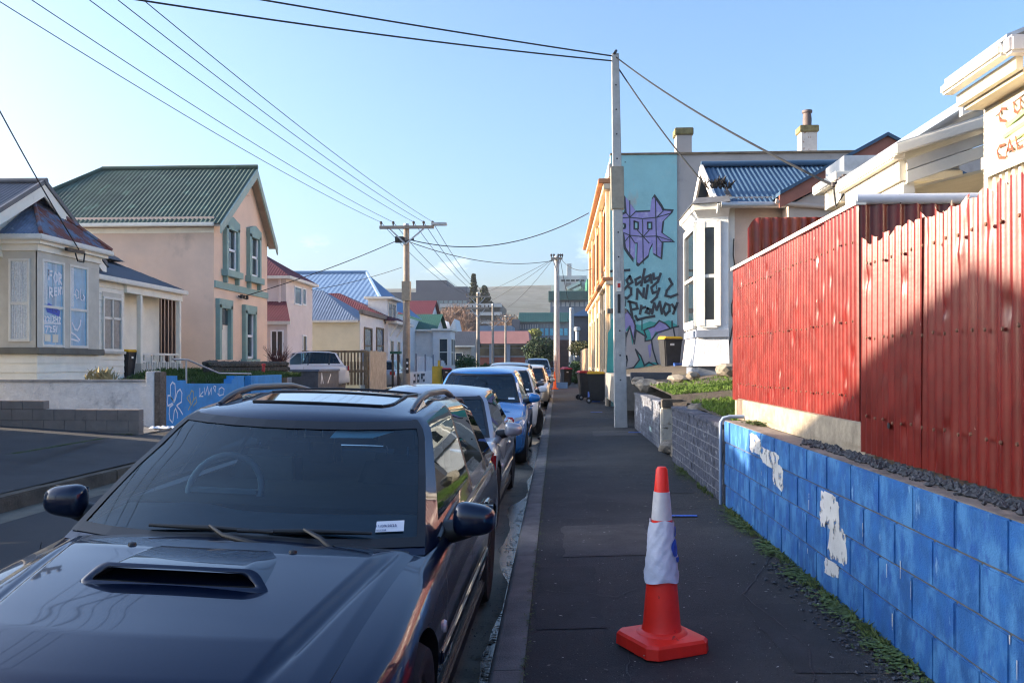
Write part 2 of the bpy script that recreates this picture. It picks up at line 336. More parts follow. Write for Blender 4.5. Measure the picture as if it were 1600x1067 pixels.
# leaf litter and grit in the gutter and along both edges of the footpath
def scatter(name, m, n, fn, kind='stuff', seed=1, shape='pebble'):
    rnd = random.Random(seed); mb = MB()
    for _ in range(n):
        p, s = fn(rnd)
        if p is None: continue
        if shape == 'pebble':
            a = rnd.uniform(0, 6.28); q = [Vector((math.cos(a + k*1.571) * s * rnd.uniform(.7, 1.2), math.sin(a + k*1.571) * s * rnd.uniform(.7, 1.2), rnd.uniform(-.1, .35) * s)) for k in range(4)]
            t = Vector((rnd.uniform(-.3, .3) * s, rnd.uniform(-.3, .3) * s, s * rnd.uniform(.6, 1.1))); b = Vector((0, 0, -s * .5))
            mb.add([p + v for v in q] + [p + t, p + b], [(0,1,4),(1,2,4),(2,3,4),(3,0,4),(1,0,5),(2,1,5),(3,2,5),(0,3,5)])
        elif shape == 'chip':
            a = rnd.uniform(0, 6.28); l = s * rnd.uniform(.6, 2.0); d = Vector((math.cos(a), math.sin(a), 0)); e = Vector((-d.y, d.x, 0)) * s * .6
            mb.add([p - d*l, p + e, p + d*l, p - e], [(0, 1, 2, 3)])
        else:       # blade / leaf tuft
            for k in range(4):
                a = rnd.uniform(0, 6.28); d = Vector((math.cos(a), math.sin(a), 0)); w = Vector((-d.y, d.x, 0)) * s * .16
                h = s * rnd.uniform(.5, 1.3); t = p + d * h * rnd.uniform(.3, .9) + Vector((0, 0, h)); md = p + d * h * .3 + Vector((0, 0, h * .65))
                if shape == 'blade': mb.add([p - w*.6, p + w*.6, md + w*.5, t, md - w*.5], [(0, 1, 2, 3, 4)])
                else:
                    w *= 2.6; c = p + d * h * .8 + Vector((0, 0, h * .5)); up = Vector((0, 0, s * .12))
                    mb.add([c - d*s*.35, c + w + up, c + d*s*.4, c - w + up], [(0, 1, 2, 3)])
    return tag(mb.build(name, m, weld=None), kind=kind)
scatter('litter', mat('pale_litter', (.42, .40, .36), .8, .4, 30), 900, lambda r: (Vector((r.uniform(-.14, 1.6), 2.2 + 30 * r.random()**1.6, .004)) - Vector((0, 0, .03 * 0)), r.uniform(.002, .009)), seed=4, shape='chip')
def edge_wall(r):
    y = 1.6 + 11 * r.random(); k = max(0, math.sin(y * 1.9) * .5 + .5)
    return (Vector((1.595 - abs(r.gauss(0, .025 + .05 * k)), y, .0)), r.uniform(.007, .02) * (.5 + k)) if r.random() < .12 + .88 * k * k else (None, 0)
scatter('weeds', moss_m, 2600, edge_wall, seed=5, shape='leaf')
scatter('weeds', mat('weed_leaf', (.085, .13, .035), .7, .4, 20), 700, lambda r: (Vector((1.58 - abs(r.gauss(0, .05)), r.choice([3.1, 4.1, 4.9, 5.6, 6.4, 7.4]) + r.gauss(0, .16), .0)), r.uniform(.016, .045)), seed=9, shape='leaf')
scatter('gravel', gravel_m, 900, lambda r: (Vector((1.56 - abs(r.gauss(0, .09)), 1.8 + 4.2 * r.random(), .004)), r.uniform(.006, .018)), seed=6)
scatter('weeds', moss_m, 1100, lambda r: (Vector((-.148 + r.gauss(0, .012), 2 + 30 * r.random()**1.4, -.045)), r.uniform(.006, .016)), seed=7, shape='leaf')
scatter('leaf_litter', mat('wet_leaves', (.05, .045, .03), .6, .5, 20), 700, lambda r: (Vector((-.34 - abs(r.gauss(0, .06)), 2 + 40 * r.random()**1.3, -.238)), r.uniform(.008, .025)), seed=8, shape='chip')
for (px, py, w, l, rz, lab) in [(1065, 806, .27, .045, 0, 'short blue painted slot mark just behind the near traffic cone'), (994, 676, .30, .05, .1, 'short blue painted slot mark in front of the tall square pole'), (932, 644, .32, .06, .05, 'short blue painted slot mark beyond the square pole')]:
    p = az(px, py, .0); mb = MB(); mb.box(-w/2, w/2, -l/2, l/2, 0, .006)
    o = mb.build('painted_mark', mat('blue_mark_paint', (.05, .16, .62), .55, .3, 30, layers=(((.03, .035, .05), .64, .05, 60),)))
    o.location = (p.x, p.y, -.012 + .012 * p.x); o.rotation_euler = (0, 0, rz); tag(o, lab, 'road marking', 'blue marks on the footpath')

# ================================================================ right boundary: blue block wall
XW = 1.6
wall = thing('block_wall', 'sponged blue concrete block wall below the red corrugated fence', 'wall', (1.7, 4, 0))
MB().box(XW + .012, XW + .19, -2.5, 8.41, -.3, .79).build('core', mortar, wall)
blk = None; bl, bh = .416, .204
for c in range(5):
    z0 = .81 - (c + 1) * bh
    yy = yx(1154.5, XW) - (c % 2) * bl / 2
    k = int((yy + 2.4) / bl)
    y = yy - k * bl
    ys = [y + i * bl for i in range(60)]
    for a in ys:
        b = min(a + bl, 8.42)
        if b - a < .06: continue
        if b - a > bl - .01:
            if blk is None:
                mb = MB().box(0, .198, .0045, bl - .0045, .0045, bh - .0045); o = mb.build('block', bluepaint, wall, bevel=.006, local=True); blk = o.data
                o.location = Vector((XW, a, z0)) - OFF[wall]
            else: o = inst('block', blk, wall, (XW + random.uniform(-.002, .002), a, z0))
        else: MB().box(XW, XW + .198, a + .004, b - .004, z0 + .0045, z0 + bh - .0045).build('block', bluepaint, wall, bevel=.005)
capm = mat('wall_top_dirt', (.20, .17, .15), .9, .3, 8, .5, 60, layers=(((.10, .09, .08), .55, .2, 4),))
MB().box(XW + .006, XW + .192, -2.5, 8.40, .806, .812).build('top_face', capm, wall)
def brushed(cx, cy, w, h, seed, slant=.5):
    """white patch with a wandering outline, rolled paint and a painted sunlit spot, placed by its photo position"""
    rr = random.Random(seed); n = 46; ph = [rr.uniform(0, 6.28) for _ in range(4)]; P = []
    for k in range(n):
        a = 2 * math.pi * k / n; cx_, sy_ = math.cos(a), math.sin(a); e = lambda q: math.copysign(abs(q) ** .45, q)
        q = 1 + .07 * math.sin(3 * a + ph[0]) + .05 * math.sin(7 * a + ph[1]) + .035 * math.sin(13 * a + ph[2]) + .03 * math.sin(21 * a + ph[3])
        dx, dy = e(cx_) * w / 2 * q, e(sy_) * h / 2 * q; P.append(ax(cx + dx, cy + dy + dx * slant, XW - .0032))
    MB().prism(P, (-.0003, 0, 0)).build('paint_and_sun_patch', whitepatch, wall)
brushed(1296, 800, 30, 56, 1); brushed(1309, 852, 28, 54, 2); brushed(1299, 888, 22, 24, 3); brushed(1180, 694, 17, 28, 4); brushed(1203, 716, 28, 26, 5); brushed(1216, 745, 16, 36, 6, .7)  # far-end patch paints in a small sunlit spot on the wall
rnd = random.Random(12); mb = MB()
for _ in range(16):
    y = rnd.uniform(2.5, 7); z = rnd.uniform(.15, .72); l = rnd.uniform(.02, .1); w = rnd.uniform(.004, .011)
    mb.prism([(XW - .003, y, z), (XW - .003, y + w, z), (XW - .003, y + w * .7, z - l), (XW - .003, y + w * .3, z - l)], (-.001, 0, 0))
mb.build('paint_drip', whitepatch, wall)
# downpipe at the wall end
dp = MB().tube([(1.95, 8.47, .845), (1.66, 8.47, .845), (1.60, 8.47, .83), (1.575, 8.47, .79), (1.575, 8.47, .0)], .017, 10)
tag(dp.build('drain_pipe', pvc, smooth=40), 'pale grey plastic drain pipe at the end of the blue wall', 'pipe')
# gravel on the wall top
scatter('gravel', gravel_m, 1500, lambda r: (Vector((1.735 + r.gauss(0, .035), 1.6 + 4.5 * r.random(), .818)), r.uniform(.006, .026)), seed=16)
scatter('weeds', mat('weed_leaf', (.085, .13, .035)), 60, lambda r: (Vector((1.76 + r.gauss(0, .03), 7.75 + r.gauss(0, .12), .81)), r.uniform(.03, .06)), seed=17, shape='leaf')

# ================================================================ red corrugated fence
XF1, XF2 = 1.86, 1.775
fen = thing('corrugated_fence', 'dented red corrugated iron fence on top of the blue block wall', 'fence', (1.8, 5, .8))
yA, yB = yx(1341, XF1), yx(1145, XF1)
n = 6; w = (yB - yA) / n
for k in range(n):
    ya = yA + k * w
    mb = corrugated(MB(), (XF1 + (k % 2) * .006, ya + w + .02, .975), (0, -1, 0), (random.uniform(-.004, .004), 0, 1), w + .02, 1.36, .076, .0085, 6, 8, 40 + k, 40)
    mb.build('iron_sheet', redfence, fen, smooth=60)
MB().box(XF1 - .02, XF1 + .045, yA - .01, yB + .02, 2.335, 2.365).build('capping', whitetrim, fen)
for yy in (yA + .03, (yA + yB) / 2, yB - .05): MB().box(XF1 + .03, XF1 + .10, yy, yy + .08, .8, 2.32).build('post', timber, fen)
yE = yx(1349, XF2); w2 = .80
for k in range(6):
    ya = yE - (k + 1) * w2
    tp = (lambda a, k=k: .018 * math.sin(a * 40 + k) + .012 * math.sin(a * 83)) 
    mb = corrugated(MB(), (XF2 + (k % 2) * .012, ya + w2 + .03, .845), (0, -1, 0), (random.uniform(-.003, .003), random.uniform(-.006, .006), 1), w2 + .03, 1.215 + .012 * k, .083, .0120, 8, 8, 70 + k, 40, tp)
    mb.build('iron_sheet', redfence, fen, smooth=60)
# return panel and its capping
yr = yA + .015
mb = corrugated(MB(), (XF1 + .01, yr, 1.0), (1, 0, 0), (0, 0, 1), 1.35, 1.36, .105, .014, 8, 2, 90, 8); mb.build('iron_sheet', redfence, fen, smooth=60)
cap = MB(); cap.tube([(XF1 - .01, yr, 2.372), (XF1 + 1.4, yr, 2.372)], .034, 12)
cap.build('ridge_capping', mat('peeling_white_metal', (.50, .53, .60), .5, .1, 5, layers=(((.05, .045, .04), .68, .03, 26),)), fen, smooth=50)
# timber board under the fence
bd = B(1.80, 1.855, yx(1352, 1.8), yx(1160, 1.8), .812, 1.0)
tag(bd.build('timber_board', timber, bevel=.004), 'weathered pale timber board on edge between blue wall and red fence', 'board')
tag(B(1.79, 1.86, yx(1355, 1.8) - .02, yx(1352, 1.8) - .004, .9, .985).build('timber_offcut', mat('painted_offcut', (.45, .3, .26), .8, .3, 15)), 'small paint-flecked timber offcut at the end of the board', 'board')
blk2 = MB().box(1.83, 2.0, 8.62, 8.98, .79, 1.0); tag(blk2.build('concrete_block', mat('brown_block', (.17, .13, .10), .9, .25, 8, .6, 50), bevel=.012), 'brown concrete block beside the far end of the red fence', 'block')
# smaller red sheet further back against the cottage
pr = thing('corrugated_screen', 'dark red corrugated screen with a rounded corner against the pink cottage', 'fence', (2.9, 11, 1.5))
y = 11.0; xa, xb = xy(1168, y), xy(1290, y); zt = zy(340, 1200, y)
mb = corrugated(MB(), (xa, y, 1.0), (1, 0, 0), (0, 0, 1), xb - xa, zt - 1.0, .115, .014, 8, 3, 93, 8, lambda a: -.14 * max(0, 1 - a / .14) ** 2.2); mb.build('iron_sheet', redfence, pr, smooth=60)

# ================================================================ split-face grey walls, steps, lawn
def blockwall(name, label, y0, y1, z0, z1, m, rows, ln, x=1.6, wob=.006):
    t = thing(name, label, 'wall', (x, (y0 + y1) / 2, 0)); h = (z1 - z0) / rows
    MB().box(x + .009, x + .2, y0, y1, z0 - .2, z1 - .01).build('core', mat('white_mortar', (.20, .21, .235), .9, .25, 20), t)
    for r in range(rows):
        y = y0 - (r % 2) * ln / 2
        while y < y1:
            a, b = max(y, y0), min(y + ln, y1); y += ln
            if b - a < .03: continue
            mb = MB(); nn = 5; rr = random.Random(int(a * 100) + r * 7 + int(x * 10)); za, zb = z0 + r * h + .005, z0 + (r + 1) * h - .007
            pts = [(x + .005 + rr.uniform(-wob, wob), a + .003 + (b - a - .006) * i / nn, za + (zb - za) * j / 2) for i in range(nn + 1) for j in range(3)]
            mb.add(pts, [(i*3+j, (i+1)*3+j, (i+1)*3+j+1, i*3+j+1) for i in range(nn) for j in range(2)])
            mb.box(x + .012, x + .1, a + .003, b - .003, za, zb)
            mb.build('split_block', m, t, smooth=None, weld=None)
    for k in range(int((y1 - y0) / .42) + 1):
        a = y0 + k * .42; b = min(a + .415, y1)
        MB().box(x - .012, x + .21, a, b, z1, z1 + .045 + random.uniform(-.004, .004)).build('cap_stone', m, t, bevel=.008)
    return t
yc0, yc1 = 8.52, yx(1050, 1.6)
blockwall('block_wall', 'low grey split-face block wall next to the blue wall end', yc0, yc1, -.02, .72, splitgrey, 7, .30)
yd0, yd1 = yx(1030, 1.62), 18.3
blockwall('block_wall', 'low grey split-face block wall sprayed white beside the square pole', yd0, yd1, -.02, .70, splitwhite, 7, .30, 1.62)
rt = thing('return_wall', 'low flaking white painted rubble wall beside the steps to the lawn', 'wall', (2, yd0, 0))
MB().box(1.63, 2.9, yd0 - .20, yd0 - .02, -.02, .66).build('wall_body', mat('flaking_white_render', (.55, .51, .44), .9, .15, 5, .8, 30, layers=(((.10, .08, .06), .60, .04, 9), ((.26, .21, .15), .56, .1, 4))), rt, bevel=.02)
for k in range(4): MB().box(1.64 + k * .33, 1.96 + k * .33, yd0 - .22, yd0 - .03, .66, .73 + (.06 if k == 0 else 0)).build('cap_stone', mat('dark_cap_stone', (.10, .085, .07), .9, .3, 7, .6, 40), rt, bevel=.012)
st = thing('garden_steps', 'worn concrete steps in the gap between the grey block walls', 'steps', (2, 12.8, 0))
for k in range(4): MB().box(1.66 + k * .26, 3.0, yc1 + .01, yd0 - .21, -.1, .17 * (k + 1)).build('step', rock_m, st, bevel=.015)
# raised ground behind the walls
def zlawn(x, y): return .74 + .10 * min(1, max(0, (x - 1.8) / 1.2)) + .022 * max(0, y - 9) + .16 * max(0, min(1, (x - 2.6) / 1.4)) * min(1, max(0, (y - 13) / 4))
mb = MB(); nx, ny = 14, 30
mb.grid(lambda a, b: (1.80 + 9 * a ** 1.8, -6 + 34 * b, (zlawn(1.8 + 9 * a ** 1.8, -6 + 34 * b) if not (yc1 < -6 + 34 * b < yd0 - .2 and a < .3) else .5) - .0), 24, 60)
tag(mb.build('yard_ground', soil_m, weld=None, smooth=60), kind='structure')
def gr(r):
    x = 1.84 + 2.6 * r.random(); y = 9.0 + 8.2 * r.random()
    if yc1 - .05 < y < yd0 and x < 2.9: return None, 0
    if y > 16.3 - (x - 1.8) * .5 and r.random() < .8: return None, 0
    return Vector((x, y, zlawn(x, y) - .005)), r.uniform(.025, .06)
scatter('lawn', grass_m, 13000, gr, seed=21, shape='blade')
def rock(name, p, s, m, seed, label, grp):
    r = random.Random(seed); bm = bmesh.new(); bmesh.ops.create_icosphere(bm, subdivisions=2, radius=1)
    for v in bm.verts: v.co = Vector((v.co.x * s[0], v.co.y * s[1], v.co.z * s[2])) * r.uniform(.8, 1.15)
    me = bpy.data.meshes.new(name); bm.to_mesh(me); bm.free(); o = link(name, me, m); o.location = p; o.rotation_euler = (0, 0, r.uniform(0, 3)); tag(o, label, 'stone', grp)
labs = ['large pale angular stone on the bank left of the lawn', 'small flat stone beside the large pale bank stone', 'brown stone on the bank below the bay window', 'flat grey stone at the foot of the bay window', 'broken brown stone lump below the bay window corner', 'dark stone half sunk at the bank edge', 'loose stone at the lower end of the garden steps', 'round stone on top of the grey wall by the steps']
for k, (px, py, y, s) in enumerate([(1012, 602, 17.6, (.26, .16, .14)), (1034, 602, 17.4, (.16, .12, .08)), (1082, 588, 17.3, (.18, .14, .10)), (1060, 592, 17.5, (.3, .2, .10)), (1135, 578, 17.0, (.3, .2, .14)), (998, 596, 18.0, (.2, .15, .1)), (1043, 700, 12.9, (.16, .12, .09)), (1088, 640, 11.4, (.13, .12, .10))]):
    rock('stone', ay(px, py, y), s, rock_m, k, labs[k], 'loose stones round the lawn')

# ================================================================ square concrete pole by the footpath
PX, PYY = 1.36, 18.6
pz = zy(85, 957, PYY)
pole = thing('utility_pole', 'tall slim square concrete pole beside the right footpath', 'pole', (PX, PYY, -.02))
mb = MB(); b, t = .135, .075; lean = -.12
mb.hexa([(PX-b, PYY-b, -.1), (PX+b, PYY-b, -.1), (PX+b, PYY+b, -.1), (PX-b, PYY+b, -.1), (PX+lean-t, PYY-t, pz), (PX+lean+t, PYY-t, pz), (PX+lean+t, PYY+t, pz), (PX+lean-t, PYY+t, pz)])
mb.build('shaft', poleconc, pole, bevel=.012)
def pw(z): q = (z + .1) / (pz + .1); return PX + lean * q, b + (t - b) * q
za, zb = zy(328, 960, PYY), zy(262, 960, PYY); x1, h1 = pw(za); x2, h2 = pw(zb)
MB().hexa([(x1-h1-.035, PYY-h1-.035, za), (x1+h1+.035, PYY-h1-.035, za), (x1+h1+.035, PYY+h1, za), (x1-h1-.035, PYY+h1, za), (x2-h1-.035, PYY-h1-.035, zb), (x2+h1+.035, PYY-h1-.035, zb), (x2+h1+.035, PYY+h1, zb), (x2-h1-.035, PYY+h1, zb)]).build('sleeve', steelgrey, pole, bevel=.01)
for i in range(13):
    z = 1.0 + i * .52; x, h = pw(z)
    if za - .1 < z < zb + .1: continue
    MB().lathe([(.018, 0), (.018, .03)], (x, PYY - h - .004, z), 8, 'y').build('bolt_hole', blackplastic, pole)
x, h = pw(zy(445, 965, PYY)); z = zy(448, 965, PYY)
sg = MB().box(x - .05, x + .05, PYY - h - .012, PYY - h - .004, z - .11, z + .11).build('danger_label', whitetrim, pole)
MB().box(x - .03, x + .03, PYY - h - .015, PYY - h - .012, z - .03, z + .06).build('label_print', mat('sign_red', (.5, .02, .02), .5), sg)
z = zy(475, 965, PYY); MB().box(x - .03, x + .03, PYY - h - .014, PYY - h - .004, z - .2, z + .2).build('number_strip', blackplastic, pole)
MB().tube([(PX + lean - .02, PYY - .1, pz - .02), (PX + lean + .02, PYY, pz + .07)], .03, 8).build('top_cap', blackplastic, pole)
sl = B(1.5, 3.6, 19.4, 27.3, .3, 1.06); tag(sl.build('concrete_ramp', concrete, bevel=.01), 'raised concrete ramp slab between mural wall and bay window', 'slab')
tag(B(1.62, 2.5, 19.1, 19.35, .98, 1.15).build('steel_beam', mat('dark_beam', (.06, .07, .09), .6, .2, 5)), 'dark steel beam lying behind the square pole', 'beam')
# asphalt repairs, seams and cracks in the footpath, each a thin sheet of its own
tarm = mat('tar_seam', (.018, .018, .02), .6, .3, 20, .3, 60); patchA = mat('asphalt_patch_dark', (.034, .034, .037), .8, .3, 3, 1.0, 120, layers=(((.10, .10, .10), .66, .06, 80),)); patchB = mat('asphalt_patch_pale', (.085, .08, .076), .88, .3, 3, 1.0, 110, layers=(((.03, .03, .03), .6, .06, 70), ((.22, .21, .2), .70, .04, 60)))
def fz(x): return -.052 + (.022 * (x + .15) / .55 if x < .4 else .022 + .02 * (x - .4) / .6 if x < 1 else .042 + .01 * (x - 1) / .6)
fp = [o for o in C.objects if o.name == 'footpath'][0]
def repair(x0, x1, y0, y1, m, nm, seed, dz=.004, jag=.02):
    r = random.Random(seed); n = 10; mb = MB(); L_ = [(x0 + r.uniform(-jag, jag), y0 + (y1 - y0) * i / n) for i in range(n + 1)]; R_ = [(x1 + r.uniform(-jag, jag), y0 + (y1 - y0) * i / n) for i in range(n + 1)]; k = 6
    vs = [(a[0] + (b[0] - a[0]) * j / k, a[1] + (b[1] - a[1]) * j / k, fz(a[0] + (b[0] - a[0]) * j / k) + dz) for a, b in zip(L_, R_) for j in range(k + 1)]
    mb.add(vs, [(i*(k+1)+j, i*(k+1)+j+1, (i+1)*(k+1)+j+1, (i+1)*(k+1)+j) for i in range(n) for j in range(k)]); mb.build(nm, m, fp, weld=None, local=True)
repair(.05, .75, 6.3, 7.5, patchB, 'asphalt_patch', 1); repair(.9, 1.45, 9.2, 11.2, patchA, 'asphalt_patch', 2); repair(-.1, .5, 12.5, 14.5, patchA, 'asphalt_patch', 3); repair(.7, 1.55, 16.4, 17.6, patchB, 'asphalt_patch', 4); repair(1.05, 1.42, 3.9, 5.0, patchA, 'asphalt_patch', 5); repair(-.12, .25, 4.6, 6.0, patchA, 'asphalt_patch', 6)
def crack(pts, w, seed):
    r = random.Random(seed); q = []
    for (a, b) in zip(pts, pts[1:]):
        for i in range(12): t = i / 12; q.append((a[0] + (b[0] - a[0]) * t + r.uniform(-.012, .012), a[1] + (b[1] - a[1]) * t + r.uniform(-.02, .02)))
    mb = MB(); vs = []
    for i, (x, y) in enumerate(q):
        d = Vector((q[min(i + 1, len(q) - 1)][0] - q[max(0, i - 1)][0], q[min(i + 1, len(q) - 1)][1] - q[max(0, i - 1)][1])); d = d.normalized() if d.length > 1e-6 else Vector((1, 0)); ww = w * r.uniform(.4, 1.2); vs += [(x - d.y * ww, y + d.x * ww, fz(x) + .006), (x + d.y * ww, y - d.x * ww, fz(x) + .006)]
    mb.add(vs, [(2*i, 2*i+1, 2*i+3, 2*i+2) for i in range(len(q) - 1)]); mb.build('crack', tarm, fp, weld=None, local=True)
crack([(-.1, 7.9), (.6, 7.8), (1.5, 7.95)], .006, 1); crack([(1.5, 6.2), (1.1, 5.2), (1.2, 4.2), (.95, 3.2)], .005, 2); crack([(-.1, 5.4), (.35, 5.2), (.7, 5.6), (1.0, 5.45)], .004, 3); crack([(.9, 8.6), (1.2, 8.2), (1.5, 8.4)], .006, 4); crack([(-.1, 11.6), (1.5, 11.5)], .008, 5); crack([(-.1, 3.4), (.3, 3.6), (.35, 4.4)], .004, 6); crack([(-.1, 15.4), (1.55, 15.2)], .01, 7)

scatter('leaf_litter', mat('dead_leaves', (.16, .10, .05), .8, .5, 40), 260, lambda r: (Vector((1.57 - abs(r.gauss(0, .10)), 2 + 10 * r.random(), .006)), r.uniform(.006, .016)), seed=61, shape='chip')
scatter('dry_grass', mat('verge_grass', (.13, .17, .05), .8, .4, 20), 420, lambda r: (Vector((1.585 - abs(r.gauss(0, .03)), r.choice([2.6, 3.4, 4.4, 5.2, 6.0, 7.0, 7.8, 9.3, 11.0]) + r.gauss(0, .2), .0)), r.uniform(.018, .05)), seed=62, shape='blade')

nl = MB(); rr = random.Random(88)
for zz in (1.15, 1.62, 2.12):
    for k in range(28): nl.lathe([(.009, 0), (.007, -.006), (0, -.007)], (XF1 - .011, yA + .06 + k * .128 + rr.uniform(-.01, .01), zz + rr.uniform(-.01, .01)), 6, 'x')
for zz in (1.05, 1.5, 1.92):
    for k in range(30): nl.lathe([(.010, 0), (.008, -.006), (0, -.007)], (XF2 - .014, yE - .1 - k * .125 + rr.uniform(-.01, .01), zz + rr.uniform(-.01, .01)), 6, 'x')
tag(nl.build('nail_heads', mat('rusty_nail', (.16, .07, .04), .7, .3, 40), fen, weld=None), kind='stuff')
q = ax(1388, 665, XF2 - .016); MB().lathe([(.018, 0), (0, -.001)], q, 14, 'x').build('punched_hole', blackplastic, fen)

scatter('gum_spots', mat('gum_spot', (.10, .098, .095), .9, .3, 40), 230, lambda r: (lambda x, y: (Vector((x, y, fz(x) + .0065)), r.uniform(.006, .016)))(r.uniform(-.1, 1.5), 2.4 + 16 * r.random()), seed=71, shape='chip')
scatter('grit', mat('loose_grit', (.15, .145, .14), .9, .5, 60), 2600, lambda r: (lambda x, y: (Vector((x, y, fz(x) + .002)), r.uniform(.0015, .0042)))(r.uniform(-.14, 1.58), 2.3 + 8 * r.random() ** 1.5), seed=72)
scatter('grit', mat('loose_grit', (.15, .145, .14), .9, .5, 60), 1200, lambda r: (Vector((-.36 - .45 * r.random(), 2.3 + 12 * r.random() ** 1.5, -.243)), r.uniform(.002, .007)), seed=73)
# ================================================================ mural building
YM, XM = 27.4, 1.68
ZT = zy(241, 1100, YM)
mur = thing('mural_building', 'two storey teal painted building with graffiti mural and orange cornices', 'building', (XM, YM, 0))
xt = xy(1058, YM)
MB().box(XM + .003, xt, YM, YM + 16, -.2, ZT).build('wall', teal, mur)
MB().box(xt + .001, 14, YM + .03, YM + 16, -.2, ZT).build('wall', greyrender, mur)
MB().box(XM - .03, XM + .0, YM + .01, YM + 16.2, 1.0, ZT - .35).build('facade', facade_m, mur)
MB().box(XM - .01, XM + .02, YM + .0, YM + 16.1, -.2, 1.02).build('plinth', concrete, mur)
MB().box(XM - .01, 14.05, YM - .03, YM + .3, ZT, ZT + .06).build('parapet_cap', mat('rusty_parapet', (.20, .15, .10), .9, .4, 4), mur)
MB().box(XM - .06, XM + .35, YM - .02, YM + .6, ZT - .7, ZT - .25).build('parapet_pier', greyrender, mur, bevel=.03)
for (z, d, hh, nm) in ((zy(296, 950, YM), .38, .34, 'cornice'), (zy(445, 950, YM), .26, .24, 'string_course')):
    MB().box(XM - d, XM + .32, YM - .045, YM + 16.2, z + hh * .55, z + hh).build(nm, orangestone, mur, bevel=.02)
    MB().box(XM - d * .6, XM + .3, YM - .03, YM + 16.15, z, z + hh * .55).build(nm, facade_m, mur, bevel=.02)
MB().box(XM - .10, XM + .5, YM - .05, YM + .5, 2.92, 3.06).build('ledge', mat('dark_stone', (.16, .15, .13), .9, .3, 6), mur)
for k in range(6):
    y = YM + 1.0 + k * 2.5
    for (z0, z1) in ((4.55, 6.35), (1.15, 3.1)):
        w = MB().box(XM - .045, XM - .032, y, y + 1.1, z0, z1).build('window', darkglass, mur)
        for (ya, yb, za, zb) in ((y - .14, y, z0 - .1, z1 + .16), (y + 1.1, y + 1.24, z0 - .1, z1 + .16), (y, y + 1.1, z1, z1 + .16), (y, y + 1.1, z0 - .1, z0)):
            MB().box(XM - .10, XM - .034, ya, yb, za, zb).build('window_surround', orangestone if z0 > 4 else facade_m, w)
for k in range(5): MB().box(XM - .13, XM - .031, YM + .15 + k * 3.7, YM + .55 + k * 3.7, -.1, 6.9).build('pilaster', facade_m, mur, bevel=.02)
yel = MB().box(XM - .105, XM - .035, YM + .62, YM + 1.0, .6, 2.9).build('painted_panel', mat('yellow_green_paint', (.45, .50, .03), .7, .3, 3, layers=(((.08, .3, .08), .55, .1, 3),)), mur)
def chimney(px0, px1, py, y, m, pot=None, parent=None):
    x0, x1 = xy(px0, y), xy(px1, y); z1 = zy(py, px0, y)
    MB().box(x0, x1, y, y + .5, ZT - .5, z1 - .22).build('chimney', m, parent, bevel=.01)
    MB().box(x0 - .05, x1 + .05, y - .05, y + .55, z1 - .22, z1).build('chimney_cap', mat('mossy_chimney_cap', (.20, .17, .08), .95, .4, 6, .7, 30), parent, bevel=.02)
    if pot: MB().lathe([(.14, 0), (.15, .25), (.13, .45), (.17, .48), (.17, .55)], ((x0 + x1) / 2, y + .25, z1), 14).build('chimney_pot', mat('dark_pot', (.12, .09, .085), .7), parent, smooth=40)
chimney(1057, 1081, 200, YM + .1, greyrender, None, mur)
chimney(1252, 1277, 196, YM + 2, mat('white_rust_chimney', (.55, .51, .46), .9, .1, 4, layers=(((.25, .10, .04), .62, .06, 6),)), True, mur)
# --- painted mural: teal wall plane y = YM
def mp_(px, py): p = ay(px, py, YM); return (p.x, p.z)
OM, UM, VM = (0, YM, 0), (1, 0, 0), (0, 0, 1)
def mpoly(pts, m, t, nm): blob(OM, UM, VM, [mp_(*q) for q in pts], t).build(nm, m, mur, weld=None)
def mline(lines, w, m, t, nm): strokes(OM, UM, VM, [[mp_(*q) for q in ln] for ln in lines], w, t).build(nm, m, mur, weld=None)
# low sea-green drift, grey letters, purple drips
mpoly([(955, 590), (955, 500), (968, 488), (985, 505), (1000, 508), (1015, 502), (1030, 505), (1045, 500), (1058, 508), (1058, 586)], muralgreen, .004, 'mural_paint')
mpoly([(966, 584), (974, 520), (984, 515), (988, 540), (993, 516), (1008, 526), (1008, 534), (1018, 532), (1030, 520), (1052, 512), (1060, 512), (1060, 560), (1034, 576), (1024, 566), (1012, 566), (1004, 570), (998, 562), (990, 575), (978, 584)], muralgrey, .007, 'mural_paint')
mpoly([(972, 512), (972, 487), (980, 485), (987, 495), (993, 510), (992, 528), (988, 530), (984, 508), (978, 515), (977, 538), (974, 536)], purple, .010, 'mural_paint')
mpoly([(1012, 512), (1022, 510), (1030, 501), (1038, 505), (1046, 512), (1036, 518), (1030, 522), (1024, 518), (1018, 532), (1016, 520)], purple, .010, 'mural_paint')
mpoly([(984, 588), (992, 577), (1003, 578), (1010, 584), (1000, 588)], purple, .010, 'mural_paint')
mpoly([(1012, 540), (1018, 536), (1017, 556), (1015, 560)], purple, .010, 'mural_paint')
mpoly([(993, 546), (1002, 556), (1008, 570), (1024, 568), (1034, 578), (1020, 584), (1004, 570), (999, 565)], muralgreen, .011, 'mural_paint')
mline([[(966, 584), (974, 578), (990, 574), (999, 562), (993, 546), (1001, 556), (1007, 571), (1014, 566), (1022, 570), (1034, 577)], [(974, 538), (984, 510), (991, 537), (994, 516), (1008, 525), (1008, 533), (1018, 531), (1026, 520), (1052, 512), (1055, 530)], [(1018, 533), (1020, 546), (1026, 566), (1033, 577)], [(1010, 527), (1006, 516), (1012, 513), (1022, 510), (1030, 501), (1040, 506), (1046, 512)], [(972, 487), (980, 485), (988, 496), (993, 510), (991, 527)], [(1050, 502), (1050, 512), (1060, 510)], [(979, 556), (976, 566), (978, 572), (980, 562), (979, 556)], [(974, 538), (977, 540), (978, 520)]], .045, ink, .014, 'mural_line')
